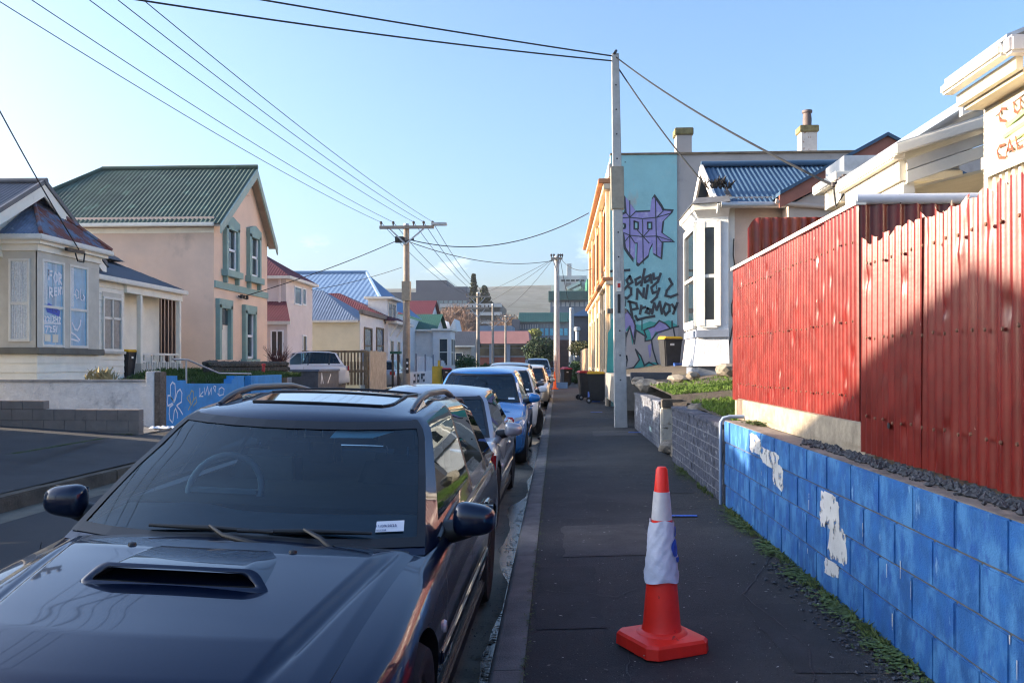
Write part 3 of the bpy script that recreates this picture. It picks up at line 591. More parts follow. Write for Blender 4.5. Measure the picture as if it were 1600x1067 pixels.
# purple star emblem
star = [(976, 306), (992, 328), (994, 331), (1016, 330), (1018, 312), (1022, 306), (1033, 322), (1036, 328), (1050, 329), (1048, 334), (1036, 346), (1034, 364), (1048, 374), (1052, 378), (1035, 378), (1033, 404), (1020, 396), (1020, 380), (1015, 390), (1013, 400), (998, 414), (995, 412), (996, 380), (992, 380), (991, 408), (982, 396), (977, 388), (974, 366), (970, 364), (970, 358), (977, 356), (977, 350), (970, 348), (970, 336), (978, 332)]
mpoly([(1009 + (x - 1009) * 1.07, 360 + (y - 360) * 1.05) for x, y in star], ink, .004, 'mural_emblem')
mpoly([(1009 + (x - 1009) * .96, 360 + (y - 360) * .96) for x, y in star], purple, .008, 'mural_emblem')
for q in ([(991, 346), (997, 348), (997, 358), (991, 358)], [(1012, 348), (1018, 348), (1018, 358), (1012, 358)], [(970, 350), (976, 350), (976, 357), (970, 357)]): mpoly(q, teal, .011, 'mural_emblem'); mline([q + [q[0]]], .05, ink, .013, 'mural_line')
mline([[(970, 341), (984, 340), (1004, 342), (1026, 340), (1046, 334)], [(970, 362), (984, 368), (1004, 370), (1026, 369), (1048, 376)], [(984, 314), (984, 396)], [(1024, 312), (1026, 398)], [(1004, 344), (1005, 412)], [(984, 340), (994, 330)], [(984, 340), (976, 330)], [(1026, 340), (1036, 330)], [(984, 368), (992, 380)], [(984, 368), (976, 378)], [(1005, 370), (996, 360)], [(1005, 370), (1014, 360)], [(1005, 370), (1014, 380)], [(1026, 369), (1035, 380)]], .03, ink, .013, 'mural_line')
# lettering: Today ONLY, Promo
L = [[(955, 424), (983, 422)], [(973, 424), (974, 445)], [(984, 432), (979, 438), (982, 445), (988, 441), (984, 432)], [(1000, 433), (993, 437), (994, 445), (1001, 440)], [(1007, 421), (1002, 446)], [(1016, 430), (1008, 434), (1008, 441), (1014, 438), (1017, 430), (1018, 442)], [(1021, 428), (1022, 436), (1028, 434)], [(1032, 428), (1028, 440), (1018, 449)],
     [(980, 447), (973, 455), (973, 464), (980, 466), (986, 460), (986, 451), (980, 447)], [(995, 467), (996, 452), (1005, 464), (1006, 451)], [(1012, 446), (1009, 466)], [(1018, 451), (1020, 458), (1026, 456)], [(1030, 451), (1026, 464), (1018, 472)],
     [(984, 472), (988, 496)], [(982, 471), (994, 474), (996, 482), (986, 484)], [(1002, 478), (1000, 490), (1002, 482), (1008, 480)], [(1012, 482), (1009, 488), (1014, 490), (1017, 484), (1012, 482)], [(1019, 490), (1022, 474), (1026, 484), (1031, 472), (1034, 490)], [(1040, 474), (1036, 484), (1040, 492), (1046, 486), (1046, 477), (1040, 474)], [(1050, 476), (1054, 482)], [(1058, 474), (1052, 490)],
     [(1046, 436), (1050, 444), (1042, 454), (1040, 462), (1048, 464), (1058, 460)], [(998, 499), (1010, 496), (1022, 494)], [(993, 494), (996, 500)]]
mline(L, .078, ink, .012, 'mural_lettering')
mline([[(992, 500), (992, 512)], [(1003, 500), (1003, 516)], [(978, 468), (977, 478)], [(1026, 446), (1026, 452)]], .03, ink, .012, 'mural_drip')
mpoly([(948, 588), (950, 520), (962, 500), (962, 590)], muralgreen, .006, 'mural_paint')

# ================================================================ cottage with the white bay window
YS = 18.2
xc = xy(1137, YS); zE = zy(308, 1140, YS)
cot = thing('bay_window_cottage', 'pink rendered cottage with blue iron roof and white bay window', 'house', (xc, YS, .9))
MB().box(xc, 12, YS, YS + 3.6, .6, zE).build('wall', pinkcream, cot)
MB().box(xc - .02, xc + .14, YS - .015, YS + .12, .9, zE).build('corner_trim', whitetrim, cot)
yr_, zr_ = YS + 1.8, zE + 1.04
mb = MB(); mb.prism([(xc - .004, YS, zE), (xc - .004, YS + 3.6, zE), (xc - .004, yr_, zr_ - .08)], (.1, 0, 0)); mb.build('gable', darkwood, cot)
sl_ = Vector((0, 1.8 + .3, 1.04 * (2.1 / 1.8))); o0 = Vector((xc - .22, YS - .3, zE - .20))
corrugated(MB(), o0, (1, 0, 0), sl_, 5.2, sl_.length, .105, .012, 6).build('roof', bluesteel, cot, smooth=60)
MB().prism([(xc - .22, yr_, zr_ + .02), (xc + 5, yr_, zr_ + .02), (xc + 5, yr_ + 2.1, zE - .2), (xc - .22, yr_ + 2.1, zE - .2)], (0, 0, .02)).build('roof', bluesteel, cot)
MB().tube([(xc - .25, yr_, zr_ + .05), (xc + 5, yr_, zr_ + .05)], .07, 8).build('ridge_cap', bluesteel, cot, smooth=50)
for s in (-1, 1): MB().bar((xc - .24, yr_, zr_ - .06), (xc - .24, yr_ + s * 2.1, zE - .30), .05, .2).build('bargeboard', whitetrim, cot)
MB().tube([(xc - .2, YS - .34, zE - .22), (xc + 1.35, YS - .34, zE - .24)], .065, 8).build('gutter', galv, cot, smooth=50)
xg, yg = xy(1218, 17.55), 17.55; xa_ = xy(1386, yg); zg, za_ = zy(305, 1218, yg), zy(213, 1386, yg)
MB().prism([(xg + .2, yg + .1, .8), (2 * xa_ - xg, yg + .1, .8), (2 * xa_ - xg, yg + .1, zg - .2), (xa_, yg + .1, za_ - .3), (xg + .2, yg + .1, zg - .2)], (0, .5, 0)).build('wing_wall', pinkcream, cot)
for s in (0, 1):
    p0 = Vector((xa_, yg, za_)); p1 = Vector((xg if s == 0 else 2 * xa_ - xg, yg, zg))
    d = Vector((0, 0, -.36))
    MB().prism([p0, p1, p1 + d * .7, p0 + d], (0, .05, 0)).build('bargeboard', redbrown, cot)
    MB().prism([p0 + Vector((0, -.06, .0)), p1 + Vector((0, -.06, 0)), p1 + Vector((0, -.06, .07)), p0 + Vector((0, -.06, .07))], (0, 2.5, 0)).build('roof', bluesteel, cot)
z_ = zy(318, 1230, 17.6); MB().tube([(xy(1212, 17.6), 17.6, zE - .2), (xy(1213, 17.6), 17.6, z_ + .05), (xy(1220, 17.6), 17.6, z_), (xy(1330, 17.6), 17.6, z_ - .12)], .05, 8).build('downpipe', pinkcream, cot, smooth=50)
# bay: half-hexagon plan
bay = [Vector((xc, 18.10, 0)), Vector((xy(1090, 18.3), 18.3, 0)), Vector((xy(1071, 20.1), 20.1, 0)), Vector((xc, 20.9, 0))]
bc = Vector((xc + .1, 19.5, 0))
def ringz(sc, z): return [bc + (p - bc) * sc + Vector((0, 0, z)) for p in bay]
def bayband(nm, s0, z0, s1, z1, m, close=True):
    a, b = ringz(s0, z0), ringz(s1, z1); n = len(a); mb = MB()
    mb.add(a + b, [(i, i+1, n+i+1, n+i) for i in range(n-1)] + [tuple(range(n))[::-1], tuple(range(n, 2*n))]); return mb.build(nm, m, cot, weld=None)
zb0, zb1, zb2, zb3, zb4 = zy(590, 1100, 18.3), zy(572, 1100, 18.3), zy(527, 1100, 18.3), zy(516, 1100, 18.3), zy(340, 1100, 18.3)
bayband('bay_foundation', .97, zb0 - .4, .97, zb1 + .02, bluegrey); bayband('bay_base', 1.1, zb1, 1.0, zb2, stucco_w)
bayband('bay_sill', 1.05, zb2, 1.05, zb3, bluegrey); bayband('bay_wall', .985, zb3, .985, zb4, whitepaint)
ze = zy(322, 1100, 18.3)
bayband('bay_fascia', 1.0, zb4, 1.13, ze - .12, whitepaint); bayband('bay_cornice', 1.16, ze - .12, 1.18, ze, whitetrim)
bayband('bay_roof', 1.22, ze, 1.05, ze + .16, mat('slate_bay_roof', (.10, .105, .115), .7, .2, 6))
for i in range(2):
    a, b = [bc + (p - bc) * .985 for p in bay[i:i+2]]; d = (b - a); L_ = d.length; d.normalize(); nrm = Vector((d.y, -d.x, 0)) * 1
    if nrm.dot(a - bc) < 0: nrm = -nrm
    m0, m1 = .13, L_ - .13
    if i == 0: m0, m1 = .22, L_ - .09
    z0w, z1w = zy(505, 1100, 18.3), zy(352, 1100, 18.3); zm = (z0w + z1w) / 2 - .05
    P = lambda u, z, k: a + d * u + nrm * k + Vector((0, 0, z))
    w = MB().prism([P(m0, z0w, .012), P(m1, z0w, .012), P(m1, z1w, .012), P(m0, z1w, .012)], nrm * .006).build('window', darkglass, cot)
    for (u0, u1, q0, q1, k) in ((m0 - .07, m0 + .06, z0w - .06, z1w + .06, .07), (m1 - .06, m1 + .07, z0w - .06, z1w + .06, .07), (m0, m1, z1w - .06, z1w + .09, .06), (m0, m1, z0w - .1, z0w + .07, .06), (m0, m1, zm - .03, zm + .04, .045)):
        MB().prism([P(u0, q0, .0), P(u1, q0, .0), P(u1, q1, .0), P(u0, q1, .0)], nrm * k).build('window_frame', whitetrim, w)
# bare creeper stem on the wall corner
rn = random.Random(5); pts = [Vector((xc - .05, YS - .03, 1.2))]
for k in range(16): pts.append(pts[-1] + Vector((rn.uniform(-.05, .05), 0, .17)))
tag(MB().tube(pts, .013, 5).build('creeper_stem', darkwood), 'bare brown creeper stem climbing the corner beside the bay', 'plant')
scatter('twigs', darkwood, 60, lambda r: (Vector((xc - .2 + r.gauss(0, .12), YS - .2, zE + .12 + r.random() * .1)), r.uniform(.06, .16)), seed=33, shape='blade')

# ================================================================ white verandah house with the corrugated sign
vh = thing('verandah_house', 'cream weatherboard house with verandah and rusty corrugated sign', 'house', (4, 8, .9))
XV, YV = 3.1, yx(1398, 3.1)
zV = zx(240, 1398, XV); yV2 = yx(1308, XV)
MB().box(XV - .02, XV + .10, YV, yV2, zV - .05, zV + .06).build('gutter', whitetrim, vh, bevel=.015)
MB().box(XV + .06, XV + .12, YV + .05, yV2 - .1, zV - .24, zV - .05).build('fascia', creampaint, vh)
MB().box(XV + .10, XV + .20, YV + .06, yV2 - .15, zV - .48, zV - .25).build('beam', whitetrim, vh)
sl = math.tan(R(17)); xe = 4.3
def rk(x): return zV + (x - XV) * sl
mb = MB(); mb.hexa([(XV - .02, YV - .08, zV - .03), (xe, YV - .08, rk(xe) - .03), (xe, YV, rk(xe) - .03), (XV - .02, YV, zV - .03), (XV - .02, YV - .08, zV + .07), (xe, YV - .08, rk(xe) + .07), (xe, YV, rk(xe) + .07), (XV - .02, YV, zV + .07)]); mb.build('rake_gutter', whitetrim, vh, bevel=.012)
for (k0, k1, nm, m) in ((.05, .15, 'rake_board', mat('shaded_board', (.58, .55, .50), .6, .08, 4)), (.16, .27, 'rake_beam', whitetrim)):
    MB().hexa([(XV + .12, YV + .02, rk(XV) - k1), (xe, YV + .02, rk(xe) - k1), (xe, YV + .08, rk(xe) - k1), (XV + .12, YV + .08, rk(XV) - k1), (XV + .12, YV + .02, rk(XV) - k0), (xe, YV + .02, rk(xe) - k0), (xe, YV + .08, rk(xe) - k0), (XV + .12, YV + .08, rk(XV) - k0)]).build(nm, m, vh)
MB().box(XV + .11, XV + .22, YV + .09, YV + .2, .9, zV - .30).build('post', whitetrim, vh)
MB().box(XV + .11, XV + .20, yV2 - .2, yV2 - .1, .9, zV - .3).build('post', whitetrim, vh)
for k in range(6):
    ya, yb = YV + .12 + k * .35, YV + .12 + k * .35 + .344
    MB().hexa([(XV + .2, ya, rk(XV) - .30), (5.5, ya, rk(5.5) - .55), (5.5, yb, rk(5.5) - .55), (XV + .2, yb, rk(XV) - .30), (XV + .2, ya, rk(XV) - .28), (5.5, ya, rk(5.5) - .5), (5.5, yb, rk(5.5) - .5), (XV + .2, yb, rk(XV) - .28)]).build('soffit_board', soffit_m, vh)
MB().hexa([(XV, YV - .05, rk(XV) + .07), (xe + 1.5, YV - .05, rk(xe + 1.5) + .07), (xe + 1.5, yV2, rk(xe + 1.5) + .07), (XV, yV2, rk(XV) + .07), (XV, YV - .05, rk(XV) + .09), (xe + 1.5, YV - .05, rk(xe + 1.5) + .09), (xe + 1.5, yV2, rk(xe + 1.5) + .09), (XV, yV2, rk(XV) + .09)]).build('verandah_roof', galv, vh)
MB().box(5.2, 8, YV + .4, YV + 2.8, .8, 3.9).build('wall', creampaint, vh)
wv = MB().box(5.13, 5.19, YV + .7, YV + 1.7, 1.9, 3.1).build('window', darkglass, vh); MB().box(5.1, 5.18, YV + .6, YV + .7, 1.8, 3.2).build('window_frame', whitetrim, wv)
# upper main roof, grey-blue, peeping above
MB().hexa([(3.75, YV + .05, 3.72), (6.6, YV + .05, 5.0), (6.6, YV + 2.5, 5.0), (3.75, YV + 2.5, 3.72), (3.75, YV + .05, 3.80), (6.6, YV + .05, 5.08), (6.6, YV + 2.5, 5.08), (3.75, YV + 2.5, 3.80)]).build('roof', mat('grey_blue_iron', (.25, .30, .38), .4, .1, 4), vh)
MB().hexa([(3.7, YV - .02, 3.62), (6.6, YV - .02, 4.92), (6.6, YV + .05, 4.92), (3.7, YV + .05, 3.62), (3.7, YV - .02, 3.78), (6.6, YV - .02, 5.08), (6.6, YV + .05, 5.08), (3.7, YV + .05, 3.78)]).build('bargeboard', whitetrim, vh)
# far porch gutter
p = ay(1300, 262, 10.4); q = ay(1335, 246, 10.4)
MB().box(p.x, q.x + 1.2, 10.3, 11.2, p.z - .18, p.z - .06).build('porch_gutter', whitetrim, vh, bevel=.015); MB().box(p.x + .14, q.x + 1.2, 10.4, 11.1, p.z - .06, p.z + .14).build('porch_roof', galv, vh); MB().box(p.x + .1, q.x + 1.2, 10.4, 11, p.z - .4, p.z - .18).build('porch_fascia', creampaint, vh)
MB().box(p.x + .2, p.x + .32, 10.42, 10.55, .9, p.z - .4).build('porch_post', whitetrim, vh)
# projecting room with sign
XS = 3.6; ySe = yx(1541, XS); XG = 3.32; zG = zx(146, 1488, XG); yg1, yg0 = yx(1487, XG), yx(1581, XG)
MB().box(XS + .03, 7, ySe - 3, ySe - .02, .8, zG + .02).build('wall', creampaint, vh)
MB().box(XS - .01, XS + .06, ySe - .05, ySe + .02, .8, zG).build('corner_trim', whitetrim, vh)
MB().box(XG - .10, XG + .02, yg0 - .02, yg1, zG - .02, zG + .07).build('gutter', whitetrim, vh, bevel=.02)
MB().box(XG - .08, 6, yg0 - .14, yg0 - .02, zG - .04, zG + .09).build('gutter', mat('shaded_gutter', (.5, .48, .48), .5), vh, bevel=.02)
MB().box(XG + .03, XG + .08, yg0, yg1 - .02, zG - .12, zG - .02).build('fascia', creampaint, vh)
MB().box(XG + .09, XS + .05, yg0 + .02, yg1 - .03, zG - .15, zG - .10).build('soffit', soffit_m, vh)
MB().hexa([(XG - .06, yg0 - .05, zG + .09), (6, yg0 - .05, zG + 1.2), (6, yg1, zG + 1.2), (XG - .06, yg1, zG + .09), (XG - .06, yg0 - .05, zG + .12), (6, yg0 - .05, zG + 1.23), (6, yg1, zG + 1.23), (XG - .06, yg1, zG + .12)]).build('roof', galv, vh)
rib = MB()
for k in range(14): rib.box(XS + .0, XS + .028, ySe - .15 - k * .1, ySe - .11 - k * .1, 2.4, zG - .15)
sgm = mat('rusty_sign_iron', (.50, .46, .36), .55, .08, 4, layers=(((.62, .42, .12), .58, .10, 5), ((.30, .15, .05), .70, .05, 9)), rvar=.1)
rib.build('batten', whitetrim, vh)
zs0, zs1 = zx(278, 1548, XS), zx(168, 1543, XS)
sgn = corrugated(MB(), (XS - .035, ySe - .04, zs0), (0, 0, 1), (0, -1, 0), zs1 - zs0, 1.8, .055, .008, 8).build('sign_sheet', sgm, vh, smooth=60)
def sgp(px, py): pp = ax(px, py, XS - .05); return (-pp.y, pp.z)
OS, US, VS = (XS - .05, 0, 0), (0, -1, 0), (0, 0, 1)
rust = mat('rust_red_lettering', (.22, .05, .02), .7, .25, 14)
for glyph in ([[(1571, 170), (1565, 170), (1561, 179), (1563, 189), (1571, 189)]], [[(1584, 160), (1585, 174), (1590, 177), (1595, 170), (1594, 153)]],
    [[(1569, 226), (1562, 228), (1558, 237), (1561, 247), (1569, 246)]], [[(1572, 244), (1577, 219), (1583, 237)], [(1574, 236), (1581, 232)]], [[(1587, 214), (1590, 233), (1598, 228)]]):
    strokes(OS, US, VS, [[sgp(*q) for q in ln] for ln in glyph], .020, .0).build('sign_letter', rust, sgn, weld=.0001)
mb = MB(); grn = mat('faded_green_stripe', (.22, .48, .14), .6, .25, 8)
for (a, b, c, d) in (((1570, 195), (1600, 170), (1600, 177), (1572, 201)), ((1566, 212), (1600, 190), (1600, 196), (1567, 217)), ((1578, 222), (1600, 205), (1600, 209), (1580, 225))): blob(OS, US, VS, [sgp(*q) for q in (a, b, c, d)], -.002, mb)
mb.build('sign_stripe', grn, sgn, weld=None)
mb = MB()
for (a, b, c, d) in (((1552, 178), (1600, 142), (1600, 146), (1553, 182)), ((1550, 240), (1600, 214), (1600, 217), (1551, 243))): blob(OS, US, VS, [sgp(*q) for q in (a, b, c, d)], -.003, mb)
mb.build('sign_stripe', mat('faded_lilac_stripe', (.55, .52, .62), .6), sgn, weld=None)

# ================================================================ wheelie bins
def make_bin(lidm, label, loc, rz, group='wheelie bins', s=1.0):
    t = thing('wheelie_bin', label, 'bin', loc, group, rz, world=False); t.scale = (s, s, s)
    mb = MB(); a, b = .20, .27
    mb.hexa([(-a, -.24, .08), (a, -.24, .08), (a, .22, .08), (-a, .22, .08), (-b, -.32, .98), (b, -.32, .98), (b, .32, .98), (-b, .32, .98)]); mb.build('body', binblack, t, bevel=.03)
    MB().box(-.285, .285, -.34, .34, .95, .99).build('rim', binblack, t, bevel=.012)
    mb = MB(); mb.hexa([(-.29, -.36, .99), (.29, -.36, .99), (.29, .34, .99), (-.29, .34, .99), (-.25, -.32, 1.06), (.25, -.32, 1.06), (.25, .30, 1.08), (-.25, .30, 1.08)]); mb.build('lid', lidm, t, bevel=.02)
    MB().tube([(-.24, .38, 1.0), (.24, .38, 1.0)], .016, 8).build('handle', binblack, t, smooth=50)
    for sx in (-1, 1):
        w = MB().lathe([(.0, -.025), (.10, -.025), (.10, .025), (0, .025)], (sx * .25, .26, .10), 18, 'x').build('wheel', blackplastic, t, smooth=40)
        MB().lathe([(.0, 0), (.045, 0), (.04, sx * .012), (0, sx * .012)], (sx * .25 + sx * .026, .26, .10), 12, 'x').build('hub', galv, w)
    MB().box(-.1, .02, -.338, -.328, .80, .86).build('number_label', whitetrim, t)
    return t
make_bin(binred, 'black bin with a red lid on the footpath beyond the pole', (1.10, 32.2, 0), R(100))
make_bin(binyellow, 'black bin with a yellow lid on the footpath by the mural building', (1.36, 29.6, 0), R(85))
make_bin(binyellow, 'black bin with a yellow lid on the ramp beside the bay window', (xy(1047, 25.5), 25.5, 1.06), R(10))
def crate(name, label, loc, sx, sy, sz, m, cat, rz=0):
    t = thing(name, label, cat, loc, 'recycling crates', rz, world=False)
    for (x0, x1, y0, y1) in ((-sx, sx, -sy, -sy + .02), (-sx, sx, sy - .02, sy), (-sx, -sx + .02, -sy + .021, sy - .021), (sx - .02, sx, -sy + .021, sy - .021)): MB().box(x0, x1, y0, y1, 0, sz).build('side', m, t)
    MB().box(-sx + .02, sx - .02, -sy + .02, sy - .02, .01, .03).build('base', m, t); MB().box(-sx - .02, sx + .02, -sy - .02, -sy - .001, sz - .05, sz).build('rim', m, t)
cb = mat('blue_crate_plastic', (.03, .10, .36), .5, .15, 8)
crate('recycling_crate', 'blue crate on the ramp between yellow-lid bin and bay window', (xy(1064, 25.2), 25.0, 1.06), .22, .18, .30, cb, 'crate')
crate('recycling_crate', 'small blue crate between the red-lid and yellow-lid bins', (1.30, 30.6, 0), .16, .2, .35, cb, 'crate', .3)
crate('recycling_crate', 'pale blue crate at the foot of the far footpath pole', (.28, 47.6, -.02), .3, .22, .32, mat('pale_blue_crate', (.10, .26, .50), .5), 'crate')
# ================================================================ near traffic cone
CP = Vector((.51, 4.27, -.03))
cone = thing('traffic_cone', 'red traffic cone with a wrinkled white sleeve on the near footpath', 'traffic cone', CP, 'traffic cones', R(27), world=False)
def sq(h, c, z): return [(-h + c, -h, z), (h - c, -h, z), (h, -h + c, z), (h, h - c, z), (h - c, h, z), (-h + c, h, z), (-h, h - c, z), (-h, -h + c, z)]
mb = MB(); rings = [sq(.168, .04, .006), sq(.176, .04, .012), sq(.174, .04, .062), sq(.164, .04, .074), sq(.118, .03, .084)]
vs = [v for r_ in rings for v in r_]; mb.add(vs, [(i*8+k, i*8+(k+1) % 8, (i+1)*8+(k+1) % 8, (i+1)*8+k) for i in range(4) for k in range(8)] + [tuple(range(8))[::-1], tuple(range(32, 40))]); mb.build('base', orange, cone, smooth=25)
for i in range(8):
    a = i * math.pi / 4 + .2; MB().box(math.cos(a) * .145 - .02, math.cos(a) * .145 + .02, math.sin(a) * .145 - .02, math.sin(a) * .145 + .02, 0, .008).build('foot_pad', orange, cone)
H = .885
def cr_(z): return .094 - (.094 - .027) * (z - .085) / (H - .085)
MB().lathe([(.125, .083), (.115, .092), (.098, .098)] + [(cr_(z), z) for z in (.12, .2, .3, .45, .6, .76, H - .012)] + [(.020, H), (.0, H)], n=40).build('cone_body', orange, cone, smooth=40)
MB().lathe([(cr_(.63) + .002, .63), (cr_(.76) + .002, .765)], n=40).build('reflective_collar', reflect, cone, smooth=40)
rn = random.Random(2); nph = 44
def slv(a, b):
    z = .335 + .29 * b; th = a * 2 * math.pi; w = .0016 * math.sin(th * 3 + z * 22) + .0016 * math.sin(th * 7 - z * 41) + .0012 * math.sin(th * 4 + z * 95) + .001 * math.sin(th * 11 - z * 120)
    r = cr_(z) + .010 + w + .010 * (1 - b) * max(0, math.cos(th - 3.6)) + (.003 * math.sin(th * 4) if b in (0, 1) else 0)
    return (r * math.cos(th), r * math.sin(th), z + (.006 * math.sin(th * 3 + 1) if b in (0, 1) else 0))
MB().grid(slv, 60, 24).build('sleeve', sleeve_m, cone, smooth=80, weld=True)
lp = MB()
def onsl(th, z): v = Vector(slv((th / (2 * math.pi)) % 1, (z - .335) / .29)); d = Vector((v.x, v.y, 0)).normalized(); return v + d * .0045
tc0 = R(-27 - 62)
def arcband(z0, z1, t0, t1, fn):
    n = 10
    for i in range(n):
        za, zb = z0 + (z1 - z0) * i / n, z0 + (z1 - z0) * (i + 1) / n
        for j in range(3):
            ta0, ta1 = fn(za); tb0, tb1 = fn(zb)
            f0, f1 = j / 3, (j + 1) / 3
            lp.add([onsl(ta0 + (ta1 - ta0) * f0, za), onsl(ta0 + (ta1 - ta0) * f1, za), onsl(tb0 + (tb1 - tb0) * f1, zb), onsl(tb0 + (tb1 - tb0) * f0, zb)], [(0, 1, 2, 3)])
cth = R(-62)
arcband(.46, .545, 0, 0, lambda z: (cth - .42 * math.sqrt(max(0, 1 - ((z - .50) / .045) ** 2)) * 1.0, cth + .30 * math.sqrt(max(0, 1 - ((z - .50) / .045) ** 2))))
arcband(.555, .60, 0, 0, lambda z: (cth - .05 + (z - .555) * 4, cth + .45))
arcband(.43, .455, 0, 0, lambda z: (cth + .05 - (z - .43) * 3, cth + .5))
lp.build('printed_mark', inkblue, cone, weld=None)
c2 = thing('traffic_cone', 'small orange traffic cone beside the far footpath pole', 'traffic cone', (-.12, 46.5, -.05), 'traffic cones')
c2.scale = (1, 1, 1)
far_orange = mat('far_cone_orange', (.85, .14, .02), .5)
MB().lathe([(.12, .06), (.10, .1), (.03, .95), (0, .96)], (-.12, 46.5, -.05), 20).build('cone_body', far_orange, c2, smooth=40); MB().box(-.32, .08, 46.3, 46.7, -.05, .01).build('base', far_orange, c2)
# ================================================================ left: driveway walls
brownblk = mat('brown_grey_block', (.25, .205, .175), .88, .12, 5, .4, 60, layers=(((.10, .085, .075), .6, .2, 2.5),))
roughw = mat('roughcast_white', (.76, .74, .71), .85, .12, 5, 1.0, 26, layers=(((.18, .18, .18), .70, .05, 10), ((.30, .30, .31), .6, .15, 2)))
weather = mat('cream_weatherboard', (.88, .82, .70), .65, .07, 2.5, .1, 60, layers=(((.60, .55, .46), .66, .12, 3),))
greytrim = mat('stone_grey_trim', (.56, .52, .44), .65, .1, 3, .1, 60)
slateiron = mat('slate_iron_roof', (.085, .09, .105), .5, .15, 3)
rustroof = mat('rusty_blue_iron', (.13, .16, .22), .55, .3, 4, .1, 40, layers=(((.20, .06, .038), .47, .08, 2.4), ((.30, .33, .38), .66, .06, 8)))
greenroof = mat('green_iron_roof', (.055, .088, .068), .75, .22, 1.0, layers=(((.10, .17, .13), .58, .12, 2.2, (1, .3, 1)), ((.035, .06, .05), .64, .06, 3)))
peach = mat('peach_render', (.80, .58, .44), .85, .05, 1.4, .15, 70)
peachside = mat('stained_peach_render', (.74, .54, .42), .9, .08, .7, .25, 50, layers=(((.58, .44, .36), .46, .25, .35), ((.36, .28, .23), .60, .2, .6, (1, 1, .7)), ((.62, .42, .29), .60, .2, .5), ((.13, .11, .095), .70, .08, 2.2)))
greenpaint = mat('sage_green_paint', (.24, .37, .34), .6, .1, 3)
bluewallm = mat('bright_blue_wall', (.045, .28, .62), .75, .15, 3, .5, 60, layers=(((.10, .30, .58), .6, .15, 5), ((.25, .24, .22), .74, .04, 12)))
dstone = mat('dark_rubble', (.075, .07, .06), .95, .5, 7, 1.0, 22, layers=(((.15, .14, .12), .6, .1, 8), ((.06, .07, .03), .6, .1, 4)))
winglass = mat('pane_glass', (.035, .045, .055), .04, .3, 1.0, spec=.8)
skyglass = mat('pane_glass_bright', (.10, .17, .24), .04, .3, 1.0, spec=1.0)
curtain = mat('net_curtain', (.70, .71, .70), .8, .18, 30, layers=(((.35, .37, .39), .55, .1, 12, (1, 1, .05)),))
curtblue = mat('pale_blue_curtain', (.17, .40, .58), .3, .2, 3, spec=.4, layers=(((.34, .52, .62), .60, .06, 7, (1, 1, .02)), ((.10, .27, .42), .58, .1, 5, (1, 1, .08))))  # pale blue of the curtains in the bay windows
whiteink = mat('white_window_paint', (.80, .82, .85), .6, .05, 8)

yb = 15.55
bw = thing('block_wall', 'low brown block wall stepping down along the left driveway', 'wall', (-9, yb, .1))
zb_r = zy(640, 215, yb); xr = xy(217, yb); xs_ = xy(68, yb); zb_l = zy(626, 40, yb)
def blockrow(x0, x1, z0, z1, ln, off):
    x = x1 + off
    while x > x0:
        a, b = max(x - ln, x0), min(x, x1); x -= ln
        if b - a > .05: MB().box(a + .003, b - .003, yb, yb + .19, z0 + .003, z1 - .003).build('block', brownblk, bw, bevel=.004)
MB().box(-16, xr - .02, yb + .008, yb + .18, -.1, zb_r - .02).build('core', mortar, bw)
h = .2
for k in range(4): blockrow(-14, xr, zb_r - .2 * (k + 1), zb_r - .2 * k, .4, (k % 2) * .2)
blockrow(-14, xs_, zb_r, zb_l, .4, 0)
tag(MB().prism([(xr, yb + .2, .03), (-14, yb + .2, .35), (-14, yb + .2, zb_l), (xr, yb + .2, .06)], (0, 1.15, 0)).build('side_ramp', concrete), 'sloping concrete side path behind the brown driveway wall', 'path')
YW = 16.9
ww = thing('roughcast_wall', 'rough white stuccoed garden wall below the bay house', 'wall', (-10, YW, .1))
ztw = zy(597, 120, YW); xp0, xp1 = xy(229, YW), xy(242, YW)
MB().grid(lambda a, b: (-15 + (xp0 + 15) * a, YW - .0 + .010 * math.sin(a * 300 + b * 50) * math.sin(a * 117) + random.uniform(-.008, .008), -.1 + (ztw + .1) * b), 160, 22).build('wall_face', roughw, ww, weld=None, smooth=80)
MB().box(-15, xp0, YW + .015, YW + .22, -.1, ztw).build('wall_body', roughw, ww); MB().box(-15, xp0, YW - .02, YW + .24, ztw, ztw + .05).build('coping', mat('mossy_coping', (.28, .28, .28), .9, .3, 5, .5, 40), ww)
zpt = zy(580, 240, YW)
MB().box(xp0, xp1, YW - .05, YW + .30, -.1, zpt).build('pier', roughw, ww, bevel=.015); MB().box(xp1, xp1 + .11, YW - .03, YW + .28, -.1, zpt - .01).build('pier_side', mat('exposed_aggregate', (.17, .13, .10), .95, .4, 20, .8, 60), ww, bevel=.015)
scatter('weeds', MATS['weed_leaf'], 60, lambda r: (Vector((r.choice([-13.6, -12.9, -12.7]) + r.gauss(0, .12), 17.3, ztw)), r.uniform(.04, .09)), seed=41, shape='leaf')
scatter('dry_grass', mat('dry_grass', (.32, .27, .15), .9, .3, 9), 34, lambda r: (Vector((xy(157, 17.4) + r.gauss(0, .16), 17.4, ztw)), r.uniform(.10, .26)), seed=42, shape='blade')
scatter('weeds', moss_m, 700, lambda r: (Vector((-7.7 - 6.3 * r.random(), 15.52 - abs(r.gauss(0, .05)), .04 + .0)), r.uniform(.02, .05)), seed=43, shape='leaf')
